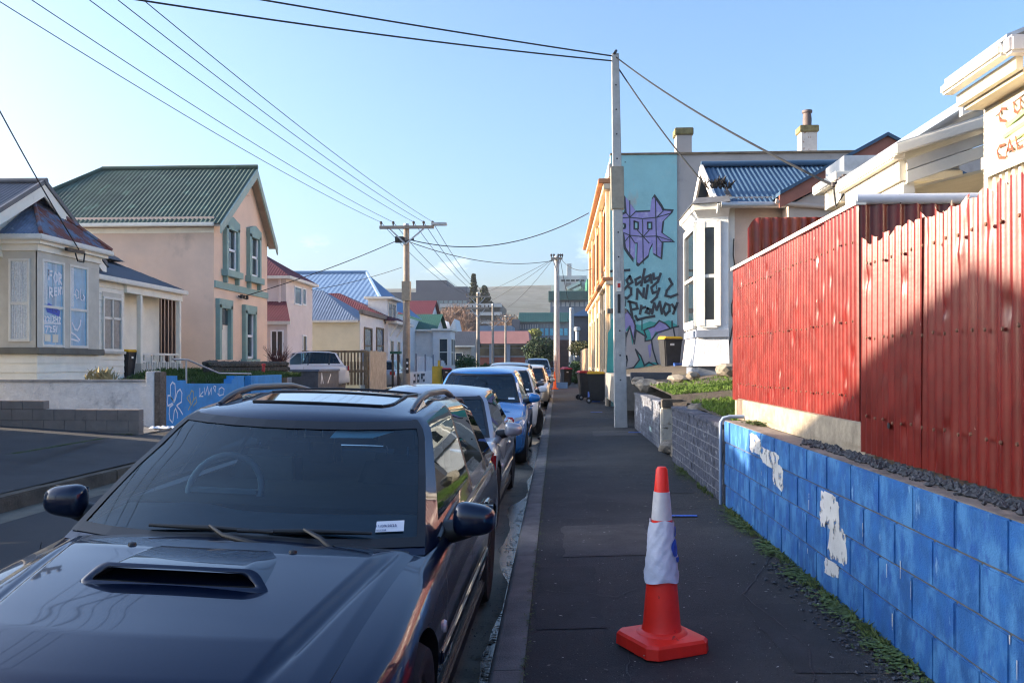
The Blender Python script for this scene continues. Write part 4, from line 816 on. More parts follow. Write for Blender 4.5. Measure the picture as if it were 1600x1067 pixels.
# crack with grass across the crossing
cA, cB = az(20, 710, .16), az(160, 686, .07)
scatter('weeds', moss_m, 420, lambda r: ((lambda t: cA.lerp(cB, t) + Vector((r.gauss(0, .03), r.gauss(0, .05), .0)))(r.random()), r.uniform(.015, .035)), seed=44, shape='leaf')
tag(MB().grid(lambda a, b: (xy(232, 16) + a * .4, 16 + b * .25, .10 + .05 * math.sin(a * 9) * math.sin(b * 7) + .03), 8, 6).build('paper_scrap', whiteink, smooth=80), 'crumpled white paper scrap by the wall pier', 'litter')

# ================================================================ blue graffiti wall along the left footpath
XB = -8.0
gw = thing('graffiti_wall', 'bright blue garden wall with chalk-white flower graffiti', 'wall', (XB, 22, 0))
ya, ybb = YW + .30, yx(440, XB)
prof = [(252, 587), (277, 587), (277.01, 594), (290, 594), (291, 599), (362, 599), (362.1, 592), (366, 592), (366.1, 587), (381, 587)]
top = [(yx(px, XB), zx(py, px, XB)) for px, py in prof]
outl = [(XB, ya, -.1)] + [(XB, max(ya, y), z) for y, z in top] + [(XB, yx(381, XB), -.1)]
MB().prism(outl, (-.2, 0, 0)).build('wall_panel', bluewallm, gw)
MB().box(XB - .2, XB, yx(392, XB), yx(440, XB), -.1, zx(587, 400, XB)).build('wall_panel', bluewallm, gw)
OB, UB, VB = (XB, 0, 0), (0, 1, 0), (0, 0, 1)
def gp(px, py): q = ax(px, py, XB); return (q.y, q.z)
def gline(lines, w, m, nm='graffiti'): strokes(OB, UB, VB, [[gp(*q) for q in ln] for ln in lines], w, .004).build(nm, m, gw, weld=None)
gline([[(271, 628), (266, 618), (266, 602), (269, 597), (273, 600), (274, 614), (272, 628)], [(271, 626), (265, 618), (262, 618), (261, 628), (262, 634), (269, 630)], [(273, 626), (277, 612), (281, 608), (284, 614), (283, 628), (276, 633)], [(270, 632), (265, 636), (264, 646), (265, 655), (269, 660)], [(276, 634), (281, 640), (285, 647)], [(270, 658), (272, 642), (274, 638), (277, 646), (277, 652)]], .035, whiteink)
gline([[(298, 632), (296, 618), (299, 610), (302, 612), (302, 624), (299, 632)], [(297, 630), (292, 622), (294, 618)], [(300, 628), (306, 620), (307, 628), (302, 634)], [(297, 634), (294, 640)]], .03, mat('yellow_chalk', (.50, .46, .22), .8))
gline([[(312, 607), (312, 618), (317, 612)], [(311, 619), (317, 619)], [(319, 606), (320, 617), (324, 604), (326, 617), (330, 606), (330, 616)], [(333, 605), (336, 612), (337, 604), (334, 603)], [(342, 618), (342, 608), (346, 605), (350, 608), (349, 616), (343, 618), (340, 615)]], .028, whiteink)
def bankz(a, y): q = min(1, max(0, (y - 19.5) / 4)); return .50 + q * q * (3 - 2 * q) * .42 + .18 * a * q
tag(MB().grid(lambda a, b: (XB - .2 - 3.2 * a, ya + 10.5 * b, bankz(a, ya + 10.5 * b)), 10, 20).build('bank', soil_m, weld=None, smooth=80), kind='structure')
scatter('lawn', mat('bank_grass', (.075, .13, .03), .8, .4, 4), 5200, lambda r: (lambda a, b: (Vector((XB - .2 - 3.0 * a, ya + 10.4 * b, bankz(a * 3 / 3.2, ya + 10.4 * b))), r.uniform(.06, .15)))(r.random() ** 1.4, r.random()), seed=45, shape='blade')
# handrail
hr = thing('handrail', 'thin galvanised handrail above the blue graffiti wall', 'handrail', (-8.3, 21, .9))
xh = -8.35
p1, p2, p3, p4 = ax(270, 561, xh), ax(293, 562, xh), ax(342, 583, xh), ax(392, 584, xh)
MB().tube([p1, p2, p3, p4], .022, 8).build('rail', galv, hr, smooth=60)
for (px, py) in ((291, 594), (387, 597)): q = ax(px, py, xh); q2 = ax(px, 562 if px < 300 else 584, xh); MB().tube([q - Vector((0, 0, .2)), q2], .022, 8).build('post', galv, hr, smooth=60)
# dark rubble wall in front of the peach house
rwl = thing('rubble_wall', 'dark lichened rubble wall in front of the peach house', 'wall', (-9.5, 28, .8))
xr_ = -9.6; y0r, y1r = yx(324, xr_), yx(447, xr_)
rn = random.Random(77)
for k in range(46):
    for j in range(3):
        f = (k + (j % 2) * .5) / 46; y = y0r + (y1r - y0r) * f; z = 1.0 + .155 * j + (.02 if f < .1 else 0); s = rn.uniform(.8, 1.15)
        bm = bmesh.new(); bmesh.ops.create_icosphere(bm, subdivisions=1, radius=1)
        for v in bm.verts: v.co = Vector((v.co.x * .17, v.co.y * .16 * s, v.co.z * .11)) * rn.uniform(.85, 1.12)
        me = bpy.data.meshes.new('stone'); bm.to_mesh(me); bm.free(); o = link('stone', me, dstone, rwl); o.location = Vector((xr_, y, z)) - OFF[rwl]
MB().box(xr_ - .12, xr_ + .03, y0r, y1r, .6, 1.38).build('wall_core', dstone, rwl)

# ================================================================ house helpers (facades facing +x, towards the street)
def clap(parent, axis, c, a0, a1, z0, z1, m, h=.16, out=1, nm='weatherboard'):
    """lapped boards on plane axis=c between a0..a1"""
    n = max(1, round((z1 - z0) / h)); h = (z1 - z0) / n
    for k in range(n):
        za, zb_ = z0 + k * h, z0 + (k + 1) * h - .004
        if axis == 'x': P = [(c - .02 * out, a0, za), (c + .026 * out, a0, za), (c + .026 * out, a1, za), (c - .02 * out, a1, za), (c - .02 * out, a0, zb_), (c + .008 * out, a0, zb_), (c + .008 * out, a1, zb_), (c - .02 * out, a1, zb_)]
        else: P = [(a0, c - .02 * out, za), (a0, c + .026 * out, za), (a1, c + .026 * out, za), (a1, c - .02 * out, za), (a0, c - .02 * out, zb_), (a0, c + .008 * out, zb_), (a1, c + .008 * out, zb_), (a1, c - .02 * out, zb_)]
        MB().hexa(P).build(nm, m, parent)
def win_x(parent, x, y0, y1, z0, z1, frame, glass=None, out=1, fw=.07, bars=('h',), dep=.03, split=.5, sill=None):
    """window on a plane facing +x (out=1) or -x"""
    g = MB().box(min(x, x + out * .004), max(x, x + out * .004), y0, y1, z0, z1).build('window', glass or winglass, parent)
    xs = sorted((x + out * .001, x + out * (.004 + dep)))
    for (a, b, c, d) in ((y0 - fw, y0, z0 - fw, z1 + fw), (y1, y1 + fw, z0 - fw, z1 + fw), (y0, y1, z1, z1 + fw), (y0, y1, z0 - fw, z0)): MB().box(xs[0], xs[1], a, b, c, d).build('window_frame', frame, g)
    xs2 = sorted((x + out * .0055, x + out * (.002 + dep * .8)))
    zm = z0 + (z1 - z0) * split
    if 'h' in bars: MB().box(xs2[0], xs2[1], y0, y1, zm - .03, zm + .03).build('glazing_bar', frame, g)
    if 'v' in bars: ym = (y0 + y1) / 2; MB().box(xs2[0], xs2[1], ym - .025, ym + .025, z0, z1).build('glazing_bar', frame, g)
    if sill is not None: xs3 = sorted((x + out * .002, x + out * (dep + .07))); MB().box(xs3[0], xs3[1], y0 - fw - .06, y1 + fw + .06, z0 - fw - .07, z0 - fw - .001).build('sill', sill, g)
    return g
def win_y(parent, y, x0, x1, z0, z1, frame, glass=None, fw=.07, bars=('h',), dep=.03, split=.5):
    g = MB().box(x0, x1, y - .004, y, z0, z1).build('window', glass or winglass, parent)
    for (a, b, c, d) in ((x0 - fw, x0, z0 - fw, z1 + fw), (x1, x1 + fw, z0 - fw, z1 + fw), (x0, x1, z1, z1 + fw), (x0, x1, z0 - fw, z0)): MB().box(a, b, y - .004 - dep, y - .001, c, d).build('window_frame', frame, g)
    zm = z0 + (z1 - z0) * split
    if 'h' in bars: MB().box(x0, x1, y - .002 - dep * .8, y - .0055, zm - .03, zm + .03).build('glazing_bar', frame, g)
    if 'v' in bars: xm = (x0 + x1) / 2; MB().box(xm - .025, xm + .025, y - .002 - dep * .8, y - .0055, z0, z1).build('glazing_bar', frame, g)
    return g

# ================================================================ cream bay house with painted window
XH = -11.3
bh_ = thing('bay_house', 'cream weatherboard house with square bay and painted rent notice', 'house', (XH, 20, .6))
yn, yf = yx(58, XH), yx(155, XH)
zg_ = 4.12; zsill0, zsill1 = zx(553, 60, XH), zx(543, 60, XH)
zwt = zx(392, 60, XH)
MB().box(XH - 1.0, XH - .03, yn + .03, yf - .03, .3, zwt + .25).build('bay_core', greytrim, bh_)
clap(bh_, 'x', XH - .02, yn, yf, .75, zsill0, weather, .21); clap(bh_, 'y', yn + .02, XH - 1.2, XH, .75, zsill0, weather, .21, -1)
MB().box(XH - 1.3, XH + .10, yn - .10, yf + .08, zsill0, zsill1).build('bay_sill', mat('dark_sill_paint', (.14, .135, .115), .7), bh_, bevel=.01)
# grey framed bay walls
zw0, zw1 = zx(538, 67, XH), zx(408, 67, XH)
ys1 = (yx(68.5, XH), yx(99, XH)); ys2 = (yx(111, XH), yx(136, XH))
for (a, b) in ((yn, ys1[0] - .05), (ys1[1] + .05, ys2[0] - .05), (ys2[1] + .05, yf)): MB().box(XH - .03, XH, a, b, zsill1, zwt).build('bay_post', greytrim, bh_)
MB().box(XH - .03, XH + .005, yn, yf, zw1 + .05, zwt).build('bay_head', greytrim, bh_)
for (a, b) in (ys1, ys2):
    g = win_x(bh_, XH - .028, a, b, zw0, zw1, whitetrim, curtblue, 1, .055, ('h',), .03, .46)
    MB().box(XH - .027 + .0045, XH - .02, a, a + (b - a) * .22, zw0 + .9, zw1).build('curtain', curtain, g)
gA = (ys1[0] + ys1[1]) / 2
MB().box(XH - 1.2, XH - .005, yn, yn + .03, zsill1, zwt).build('bay_side', greytrim, bh_)
xs_w = (xy(18, yn), xy(44, yn)); gw2 = win_y(bh_, yn - .001, xs_w[0], xs_w[1], zy(530, 30, yn), zy(408, 30, yn), whitetrim, curtain, .05, ('h',), .03, .46)
for k in range(7):
    xx = xs_w[0] + .03 + k * (xs_w[1] - xs_w[0] - .06) / 6; MB().tube([(xx, yn - .008, zy(528, 30, yn)), (xx + .01, yn - .008, zy(412, 30, yn))], .016, 6).build('curtain_fold', curtain, gw2, smooth=60)
# hand-painted notice
ON, UN, VN = (XH - .018, 0, 0), (0, 1, 0), (0, 0, 1)
def np_(px, py): q = ax(px, py, XH - .018); return (q.y, q.z)
def nline(L, w, m=None, nm='painted_notice'): strokes(ON, UN, VN, [[np_(*q) for q in ln] for ln in L], w, .002).build(nm, m or whiteink, bh_, weld=None)
nline([[(76, 423), (76, 436)], [(76, 423), (81, 424)], [(76, 429), (80, 430)], [(86, 426), (84, 434), (86, 442), (89, 438), (89, 430), (86, 426)], [(92, 444), (92, 427), (95, 430), (95, 434), (92, 436), (96, 444)]], .05)
nline([[(77, 464), (77, 449), (81, 451), (81, 456), (77, 457), (82, 463)], [(88, 461), (85, 461), (85, 450), (88, 450)], [(85, 455), (88, 455)], [(91, 460), (91, 450), (94, 459), (94, 449)], [(96, 450), (99, 449)], [(97.5, 450), (97.5, 459)]], .045)
nline([[(70, 494), (72, 496), (70, 502), (73, 502)], [(74, 495), (77, 497), (75, 502), (78, 502)], [(79.5, 494), (79.5, 503)], [(82, 494), (85, 496), (83, 498), (85, 501), (82, 503)], [(87, 495), (87, 499), (90, 499)], [(90, 495), (90, 504)], [(92, 496), (94, 497), (92, 504), (94, 505)]], .035)
nline([[(71, 510), (75, 510), (72, 519)], [(77, 510), (80, 512), (78, 518), (81, 518)], [(86, 510), (83, 510), (83, 514), (86, 515), (85, 518), (83, 518)], [(89, 510), (88, 518)], [(70, 505), (82, 505)], [(83, 505), (94, 506)]], .035)
nline([[(119, 463), (117, 458), (119, 452), (123, 456), (123, 465), (119, 467), (118, 462)], [(126, 452), (125, 467), (129, 470)], [(129, 464), (131, 470), (132, 464), (130, 461), (129, 465)], [(115, 460), (118, 461)]], .025)
nline([[(113, 505), (117, 514), (121, 516), (125, 508), (126, 501)], [(112, 520), (118, 524), (124, 531)], [(112, 530), (122, 533)]], .045)
blob(ON, UN, VN, [np_(*q) for q in ((71, 480), (76, 473), (94, 486), (92, 496), (87, 492), (74, 488))], .001).build('blue_notice', inkblue, bh_, weld=None)
nline([[(76, 480), (78, 484), (80, 480)], [(82, 482), (82, 487)], [(85, 484), (88, 488), (89, 485)]], .015, mat('navy_ink', (.01, .02, .12), .6))
for (q) in ([(69, 521), (79, 523), (79, 534), (70, 533)], [(82, 522), (91, 523), (91, 535), (82, 535)]): blob(ON, UN, VN, [np_(*p) for p in q], .0005).build('pale_card', creampaint, bh_, weld=None)
# eaves, gutter and hipped bay roof
MB().box(XH - 1.2, XH + .05, yn - .05, yf + .05, zwt, zwt + .14).build('frieze', weather, bh_); MB().box(XH - 1.3, XH + .16, yn - .16, yf + .14, zwt + .14, zg_ - .10).build('soffit', weather, bh_)
MB().box(XH - 1.3, XH + .26, yn - .26, yf + .24, zg_ - .10, zg_ + .02).build('gutter', whitetrim, bh_, bevel=.02)
ap = Vector((XH - .75, (yn + yf) / 2 - .2, zg_ + .95)); ap2 = Vector((XH - .75, (yn + yf) / 2 + .35, zg_ + .95))
A_, B_ = Vector((XH + .22, yn - .22, zg_ + .02)), Vector((XH + .22, yf + .20, zg_ + .02)); D_ = Vector((XH - 1.3, yn - .22, zg_ + .02)); E_ = Vector((XH - 1.3, yf + .2, zg_ + .02))
def roofface(poly, nm, m, parent, pitch=.09, amp=.011, t=None):
    """corrugated facet over a convex polygon; first edge is the eave, ribs run up the slope"""
    P = [Vector(p) for p in poly]; u = (P[1] - P[0]).normalized(); nrm = (P[1] - P[0]).cross(P[-1] - P[0]).normalized()
    if nrm.z < 0: nrm = -nrm
    v = nrm.cross(u)
    if v.z < 0: v = -v
    q = [((p - P[0]).dot(u), (p - P[0]).dot(v)) for p in P]; amin, amax = min(a for a, b in q), max(a for a, b in q)
    n = int(max(8, (amax - amin) / pitch * 6)); mb = MB(); vs = []; ok = []
    for i in range(n + 1):
        a = amin + (amax - amin) * i / n; a_ = min(max(a, amin + 1e-4), amax - 1e-4); hit = []
        for j in range(len(q)):
            (a0, b0), (a1, b1) = q[j], q[(j + 1) % len(q)]
            if (a0 - a_) * (a1 - a_) <= 0 and abs(a1 - a0) > 1e-7: hit.append(b0 + (b1 - b0) * (a_ - a0) / (a1 - a0))
        lo, hi = (min(hit), max(hit)) if hit else (0, 0); d = nrm * amp * math.sin(2 * math.pi * a / pitch)
        vs += [P[0] + u * a + v * lo + d, P[0] + u * a + v * hi + d]
    mb.add(vs, [(2*i, 2*i+2, 2*i+3, 2*i+1) for i in range(n)]); return mb.build(nm, m, parent, smooth=60, weld=None)
roofface([A_, B_, ap2, ap], 'bay_roof', rustroof, bh_); roofface([D_, A_, ap], 'bay_roof', mat('blue_iron_side', (.15, .19, .27), .5, .3, 5, layers=(((.32, .36, .42), .6, .1, 6),)), bh_); roofface([E_, B_, ap2], 'bay_roof', rustroof, bh_)
for (p, q) in ((A_, ap), (B_, ap2), (ap, ap2)): MB().tube([p + Vector((0, 0, .03)), q + Vector((0, 0, .04))], .045, 6).build('ridge_cap', rustroof, bh_, smooth=60)
# main gable behind
xg_ = XH - .75; ga = ax(51, 289, xg_); gy, gz = ga.y, ga.z; gs = .577
MB().prism([(xg_ - .05, gy, gz - .12), (xg_ - .05, gy - 2.7, gz - .12 - 2.7 * gs), (xg_ - .05, gy + 2.7, gz - .12 - 2.7 * gs)], (-.1, 0, 0)).build('gable_back', weather, bh_)
for k in range(9):
    z = gz - .35 - k * .16; hw = (gz - z - .16) / gs
    MB().hexa([(xg_ - .05, gy - hw, z - .16), (xg_ - .015, gy - hw, z - .16), (xg_ - .015, gy + hw, z - .16), (xg_ - .05, gy + hw, z - .16), (xg_ - .05, gy - hw + .25, z), (xg_ - .04, gy - hw + .25, z), (xg_ - .04, gy + hw - .25, z), (xg_ - .05, gy + hw - .25, z)]).build('weatherboard', weather, bh_)
for s in (-1, 1):
    e = Vector((xg_ + .25, gy + s * 2.75, gz - 2.75 * gs)); a = Vector((xg_ + .25, gy, gz))
    MB().prism([a, e, e - Vector((0, 0, .24)), a - Vector((0, 0, .27))], (.04, 0, 0)).build('bargeboard', weather, bh_)
    roofface([(xg_ + .32, gy + s * 2.85, gz - 2.85 * gs + .05), (xg_ - 6, gy + s * 2.85, gz - 2.85 * gs + .05), (xg_ - 6, gy, gz + .05), (xg_ + .32, gy, gz + .05)], 'roof', slateiron, bh_, .1)
    MB().prism([a + Vector((.0, 0, .02)), e + Vector((.0, 0, .02)), e + Vector((0, 0, .13)), a + Vector((0, 0, .13))], (.07, 0, 0)).build('barge_flashing', slateiron, bh_)
MB().tube([(xg_ + .34, gy, gz + .09), (xg_ - 6, gy, gz + .09)], .07, 8).build('ridge_cap', slateiron, bh_, smooth=50)
MB().box(xg_ - 6, xg_ - .06, yn + .1, yf + 5, .2, zg_ - .3).build('house_body', weather, bh_)
# set-back window wall and verandah
XH2 = XH - .28; yv0, yv1 = yf, yx(193, XH2); zv = zx(447, 215, XH2) ; ye = yx(279, XH2)
clap(bh_, 'x', XH2, yv0 + .0, yv1, .6, zv - .02, weather, .17)
win_x(bh_, XH2 + .03, yx(160, XH2), yx(186, XH2), zx(545, 170, XH2), zx(468, 170, XH2), whitetrim, mat('frosted_pane', (.22, .23, .23), .3, .2, 12), 1, .06, ('h', 'v'), .035, .62, greytrim)
MB().box(XH2 + .028, XH2 + .034, yx(158, XH2), yx(188, XH2), zx(466, 170, XH2), zx(463, 170, XH2) + .1).build('window_head', greytrim, bh_)
MB().box(XH2 - 1.5, XH2 + .12, yv0 - .1, ye + .1, zv - .02, zv + .06).build('verandah_ceiling', soffit_m, bh_)
MB().box(XH2 + .12, XH2 + .24, yv0 - .05, ye + .18, zv - .04, zv + .09).build('gutter', whitetrim, bh_, bevel=.02)
roofface([(XH2 + .2, yv0 - .1, zv + .08), (XH2 + .2, ye + .15, zv + .08), (XH2 - 2.6, ye - .6, zv + 1.25), (XH2 - 2.6, yv0 - .1, zv + 1.25)], 'verandah_roof', slateiron, bh_)
MB().box(XH2 - .02, XH2 + .10, yv1, ye + .05, zv - .24, zv - .03).build('verandah_beam', weather, bh_)
yp1, yp2 = yx(216, XH2), yx(277, XH2)
for y in (yp1, yp2):
    MB().box(XH2 - .02, XH2 + .10, y - .06, y + .06, 1.35, zv - .25).build('verandah_post', weather, bh_, bevel=.008); MB().box(XH2 - .05, XH2 + .13, y - .09, y + .09, .6, 1.35).build('post_base', greytrim, bh_)
zr0, zr1 = zx(588, 250, XH2), zx(552, 250, XH2)
MB().box(XH2 + .01, XH2 + .07, yp1 + .07, yp2 - .07, zr1 - .06, zr1).build('handrail', whitetrim, bh_); MB().box(XH2 + .01, XH2 + .07, yp1 + .07, yp2 - .07, zr0, zr0 + .06).build('bottom_rail', whitetrim, bh_)
nb = 16
for k in range(nb):
    y = yp1 + .12 + (yp2 - yp1 - .24) * k / (nb - 1); MB().box(XH2 + .02, XH2 + .06, y - .022, y + .022, zr0 + .06, zr1 - (.06 if k % 4 in (0, 1) else .25)).build('baluster', whitetrim, bh_)
for k in range(4): y = yp1 + .25 + k * (yp2 - yp1 - .3) / 3.6; MB().box(XH2 + .021, XH2 + .059, y - .1, y + .1, zr1 - .27, zr1 - .22).build('rail_block', whitetrim, bh_)
MB().box(XH2 - 1.5, XH2 + .2, yv1, ye, .4, .72).build('verandah_floor', darkwood, bh_)
clap(bh_, 'x', XH2 - 1.4, yv1, ye, .7, zv - .05, weather, .17); clap(bh_, 'y', yv1 + .0, XH2 - 1.4, XH2, .7, zv - .05, weather, .17, 1)
dr = MB().box(XH2 - 1.38, XH2 - 1.33, yx(204, XH2 - 1.4) - .2, yx(204, XH2 - 1.4) + .55, .72, 2.75).build('door', mat('dark_door', (.05, .03, .025), .5), bh_)
# brown slat screen at the verandah end
ss = thing('slat_screen', 'dark brown vertical slat screen at the end of the verandah', 'screen', (XH2 - .8, ye + .15, .7))
for k in range(13):
    x = XH2 - 1.5 + k * .115; MB().box(x, x + .075, ye + .1, ye + .14, .7, zv - .12).build('slat', mat('brown_slat', (.09, .055, .045), .8, .2, 8), ss)
make_bin(binyellow, 'black bin with a yellow lid on the cream house verandah', (XH2 - .35, yv1 + .6, .72), R(90), s=.95)
# service bracket on bay eave
sb = thing('cable_bracket', 'black service cable bracket on the eave of the bay house', 'bracket', (XH + .3, yx(120, XH), zg_ - .15)); yq = yx(122, XH + .28)
MB().bar((XH + .2, yq - .35, zg_ - .18), (XH + .24, yq + .3, zg_ - .18), .07).build('bar', blackplastic, sb)
MB().tube([(XH + .3, yq + .25, zg_ - .2), (XH + .3, yq + .2, zg_ - .42), (XH + .3, yq - .05, zg_ - .42), (XH + .3, yq - .15, zg_ - .25)], .018, 6).build('cable_loop', cableblack, sb)

# ================================================================ peach two storey house
YP = 28.0; XP = xy(334.5, YP); YQ = yx(417.5, XP)
pk = thing('peach_house', 'two storey peach rendered house with green iron roof and trims', 'house', (XP, YP, .8))
zev = zy(343, 335, YP); ypk = yx(388, XP); zpk = zx(263, 388, XP)
MB().box(XP - 14, XP - .012, YP, YQ, .3, zev + .1).build('wall', peachside, pk)
MB().prism([(XP, YP - .01, .3), (XP, YQ, .3), (XP, YQ, zev), (XP, ypk, zpk - .2), (XP, YP - .01, zev)], (-.011, 0, 0)).build('front_wall', peach, pk)
ov = .25; zo = .16
e1 = Vector((XP + .3, YP - ov, zev - zo)); pkv = Vector((XP + .3, ypk, zpk)); e2 = Vector((XP + .3, YQ + ov, zev - zo))
xl = xy(160, ypk); roofface([(xl - 2.6, YP - ov, zev - zo), e1, pkv, (xl, ypk, zpk)], 'roof', greenroof, pk, .15, .016)
roofface([e2, (xl - 2.6, YQ + ov, zev - zo), (xl, ypk, zpk), pkv], 'roof', greenroof, pk, .15, .016)
roofface([(xl - 2.6, YQ + ov, zev - zo), (xl - 2.6, YP - ov, zev - zo), (xl, ypk, zpk)], 'roof', greenroof, pk, .15, .016)
MB().tube([(xl, ypk, zpk + .04), pkv + Vector((.04, 0, .04))], .09, 8).build('ridge_cap', greenroof, pk, smooth=50)
MB().tube([(xl, ypk, zpk + .03), (xl - 2.6, YP - ov, zev - zo + .03)], .08, 8).build('hip_cap', greenroof, pk, smooth=50)
bgd = mat('pale_green_barge', (.34, .42, .36), .6, .1, 4)
for e in (e1, e2): MB().prism([pkv + Vector((0, 0, -.03)), e + Vector((0, 0, -.03)), e - Vector((0, 0, .33)), pkv - Vector((0, 0, .36))], (.05, 0, 0)).build('bargeboard', bgd, pk); MB().prism([pkv + Vector((-.32, 0, -.06)), e + Vector((-.32, 0, -.06)), e + Vector((-.32, 0, -.10)), pkv + Vector((-.32, 0, -.10))], (.3, 0, 0)).build('barge_soffit', mat('cream_barge_soffit', (.5, .38, .28), .7), pk)
MB().box(XP - 14, XP + .1, YP - ov - .10, YP - ov + .02, zev - zo - .10, zev - zo + .02).build('gutter', whitetrim, pk, bevel=.02); MB().box(XP - 14, XP, YP - .03, YP - .002, zev - zo - .28, zev - zo - .10).build('eave_board', weather, pk)
zb1_, zb0_ = zx(438, 335, XP), zx(449, 335, XP)
MB().box(XP + .001, XP + .05, YP, YQ, zb0_, zb1_).build('string_band', greenpaint, pk)
def surround(px0, px1, pt, pb, head, door=False):
    y0, y1 = yx(px0, XP), yx(px1, XP); z1, z0 = zx(pt, px0, XP), zx(pb, px0, XP)
    fr = .20
    g = MB().box(XP + .001, XP + .006, y0 + fr, y1 - fr * .8, z0, z1 - .28).build('door' if door else 'window', winglass if not door else whitetrim, pk)
    for (a, b, c, d) in ((y0, y0 + fr, z0 - (.0 if door else .12), z1 - .2), (y1 - fr * .8, y1, z0 - (.0 if door else .12), z1 - .2), (y0 - .02, y1 + .02, z1 - .30, z1)): MB().box(XP + .002, XP + .14, a, b, c, d).build('surround', greenpaint, g)
    if head: MB().prism([(XP + .003, y0 - .02, z1 - .001), (XP + .003, y1 + .02, z1 - .001), (XP + .003, (y0 + y1) / 2, z1 + .16)], (.135, 0, 0)).build('surround', greenpaint, g)
    ya_, yb_ = y0 + fr, y1 - fr * .8
    if not door:
        for (a, b, c, d) in ((ya_, ya_ + .07, z0, z1 - .3), (yb_ - .07, yb_, z0, z1 - .3), (ya_, yb_, (z0 + z1) / 2 - .18, (z0 + z1) / 2 - .10), (ya_, yb_, z0, z0 + .08)): MB().box(XP + .007, XP + .05, a, b, c, d).build('sash', whiteink, g)
        MB().box(XP + .002, XP + .22, y0 - .12, y1 + .12, z0 - .24, z0 - .02).build('sill', greenpaint, g)
        if head:
            for y in (y0 + .02, y1 - .12): MB().box(XP + .002, XP + .14, y, y + .12, z0 - .46, z0 - .24).build('sill_bracket', greenpaint, g)
    else:
        MB().box(XP + .007, XP + .03, ya_ + .05, yb_ - .05, z1 - .85, z1 - .35).build('fanlight', winglass, g); MB().box(XP + .02, XP + .09, ya_ + .1, ya_ + .16, z0 + 1.0, z0 + 1.25).build('handle', blackplastic, g)
        MB().lathe([(.0, 0), (.3, 0), (.3, .02), (0, .02)], (XP + .012, (ya_ + yb_) / 2, z0 + 1.5), 20, 'x').build('oval_glass', winglass, g)
surround(348, 369, 342, 420, True); surround(385, 403, 356, 430, True)
surround(337, 358, 466, 562, False, True); surround(378, 396, 476, 560, False)
for (px, py) in ((376, 290), (379, 303)): q = ax(px, py, XP); MB().tube([q, q + Vector((.12, .5, 0))], .02, 6).build('vent', peach, pk)
sb2 = ax(378, 464, XP + .1); t = thing('cable_bracket', 'service cable bracket on the peach house front', 'bracket', sb2)
MB().tube([sb2 + Vector((0, -.3, 0)), sb2 + Vector((.05, .35, -.05))], .03, 6).build('bar', blackplastic, t)
for k in (-.25, .0, .3): MB().lathe([(.0, -.07), (.05, -.06), (.05, .06), (0, .07)], sb2 + Vector((.08, k, 0)), 8).build('insulator', blackplastic, t)
sh = MB()
rn = random.Random(9)
for k in range(90):
    a = rn.uniform(0, 6.28); p = Vector((-9.9, 30.5, 1.2)); d = Vector((math.cos(a) * .5, math.sin(a) * .7, rn.uniform(.5, 1.0))) * rn.uniform(.5, .95); m_ = p + d * .55 + Vector((rn.uniform(-.08, .08), rn.uniform(-.08, .08), 0))
    sh.tube([p + Vector((0, rn.uniform(-.5, .5), 0)), m_, p + d + Vector((0, rn.uniform(-.5, .5), 0))], [.014, .009, .004], 4)
tag(sh.build('bare_shrub', mat('red_twigs', (.10, .035, .03), .8, .3, 9), smooth=60), 'bare reddish twiggy shrub above the rubble wall', 'shrub')

# houses nearer than the frame edge: they stand left of the camera and shade the street
def plain_house(nm, label, x, y0, y1, zev, zpk, m, mr, deep=8):
    t = thing(nm, label, 'house', (x, (y0 + y1) / 2, .3)); ym = (y0 + y1) / 2
    MB().prism([(x, y0, -.1), (x, y1, -.1), (x, y1, zev), (x, ym, zpk), (x, y0, zev)], (-deep, 0, 0)).build('wall', m, t)
    for s, e in ((-1, y0 - .3), (1, y1 + .3)):
        k = (zpk - zev) / (ym - y0); MB().prism([(x + .3, e, zev - .3 * k + .06), (x + .3, ym, zpk + .06), (x + .3, ym, zpk + .12), (x + .3, e, zev - .3 * k + .12)], (-deep - .6, 0, 0)).build('roof', mr, t)
    for k in range(2): y = y0 + (y1 - y0) * (.25 + .4 * k); win_x(t, x + .002, y, y + 1.0, 1.3, 2.8, whitetrim)
    return t
# ================================================================ houses left of the frame edge that shade the street
plain_house('cream_cottage', 'cream gabled cottage opposite the red fence, outside the picture edge', -11, 1.2, 7.6, 4.05, 5.15, weather, slateiron)
plain_house('long_cottage', 'long low cottage beyond the driveway, outside the picture edge', -11.6, 8.0, 15.0, 3.95, 4.6, weather, slateiron)
MB().hexa([(-17, 17.2, 4.4), (-13, 17.2, 4.4), (-13, 25.6, 4.4), (-17, 25.6, 4.4), (-15.6, 18.5, 5.5), (-14.6, 18.5, 5.5), (-14.6, 24.8, 5.5), (-15.6, 24.8, 5.5)]).build('shade_rear_roof', slateiron, bh_)  # taller rear roof added to keep the footpath opposite in shade

# ================================================================ maroon-roofed two storey house
maroon = mat('maroon_iron', (.095, .016, .026), .75, .15, 3)
paleren = mat('pale_lilac_render', (.68, .60, .58), .8, .06, 2, .2, 50)
X1 = -11.4
y1a, y1b = yx(447, X1), yx(488, X1); zt1 = zx(436, 447, X1)
h1 = thing('maroon_roof_house', 'pale two storey house with maroon iron roof behind the peach house', 'house', (X1, y1a, .5))
MB().box(X1 - 8, X1, y1a, y1b, .2, zt1).build('wall', paleren, h1)
MB().box(X1 - 8.2, X1 + .25, y1a - .25, y1b + .2, zt1, zt1 + .12).build('gutter', whitetrim, h1)
ym = (y1a + y1b) / 2
roofface([(X1 - 8, y1a - .2, zt1 + .12), (X1 + .2, y1a - .2, zt1 + .12), (X1 - 2, ym, zt1 + 1.5), (X1 - 8, ym, zt1 + 1.5)], 'roof', maroon, h1, .12, .006)
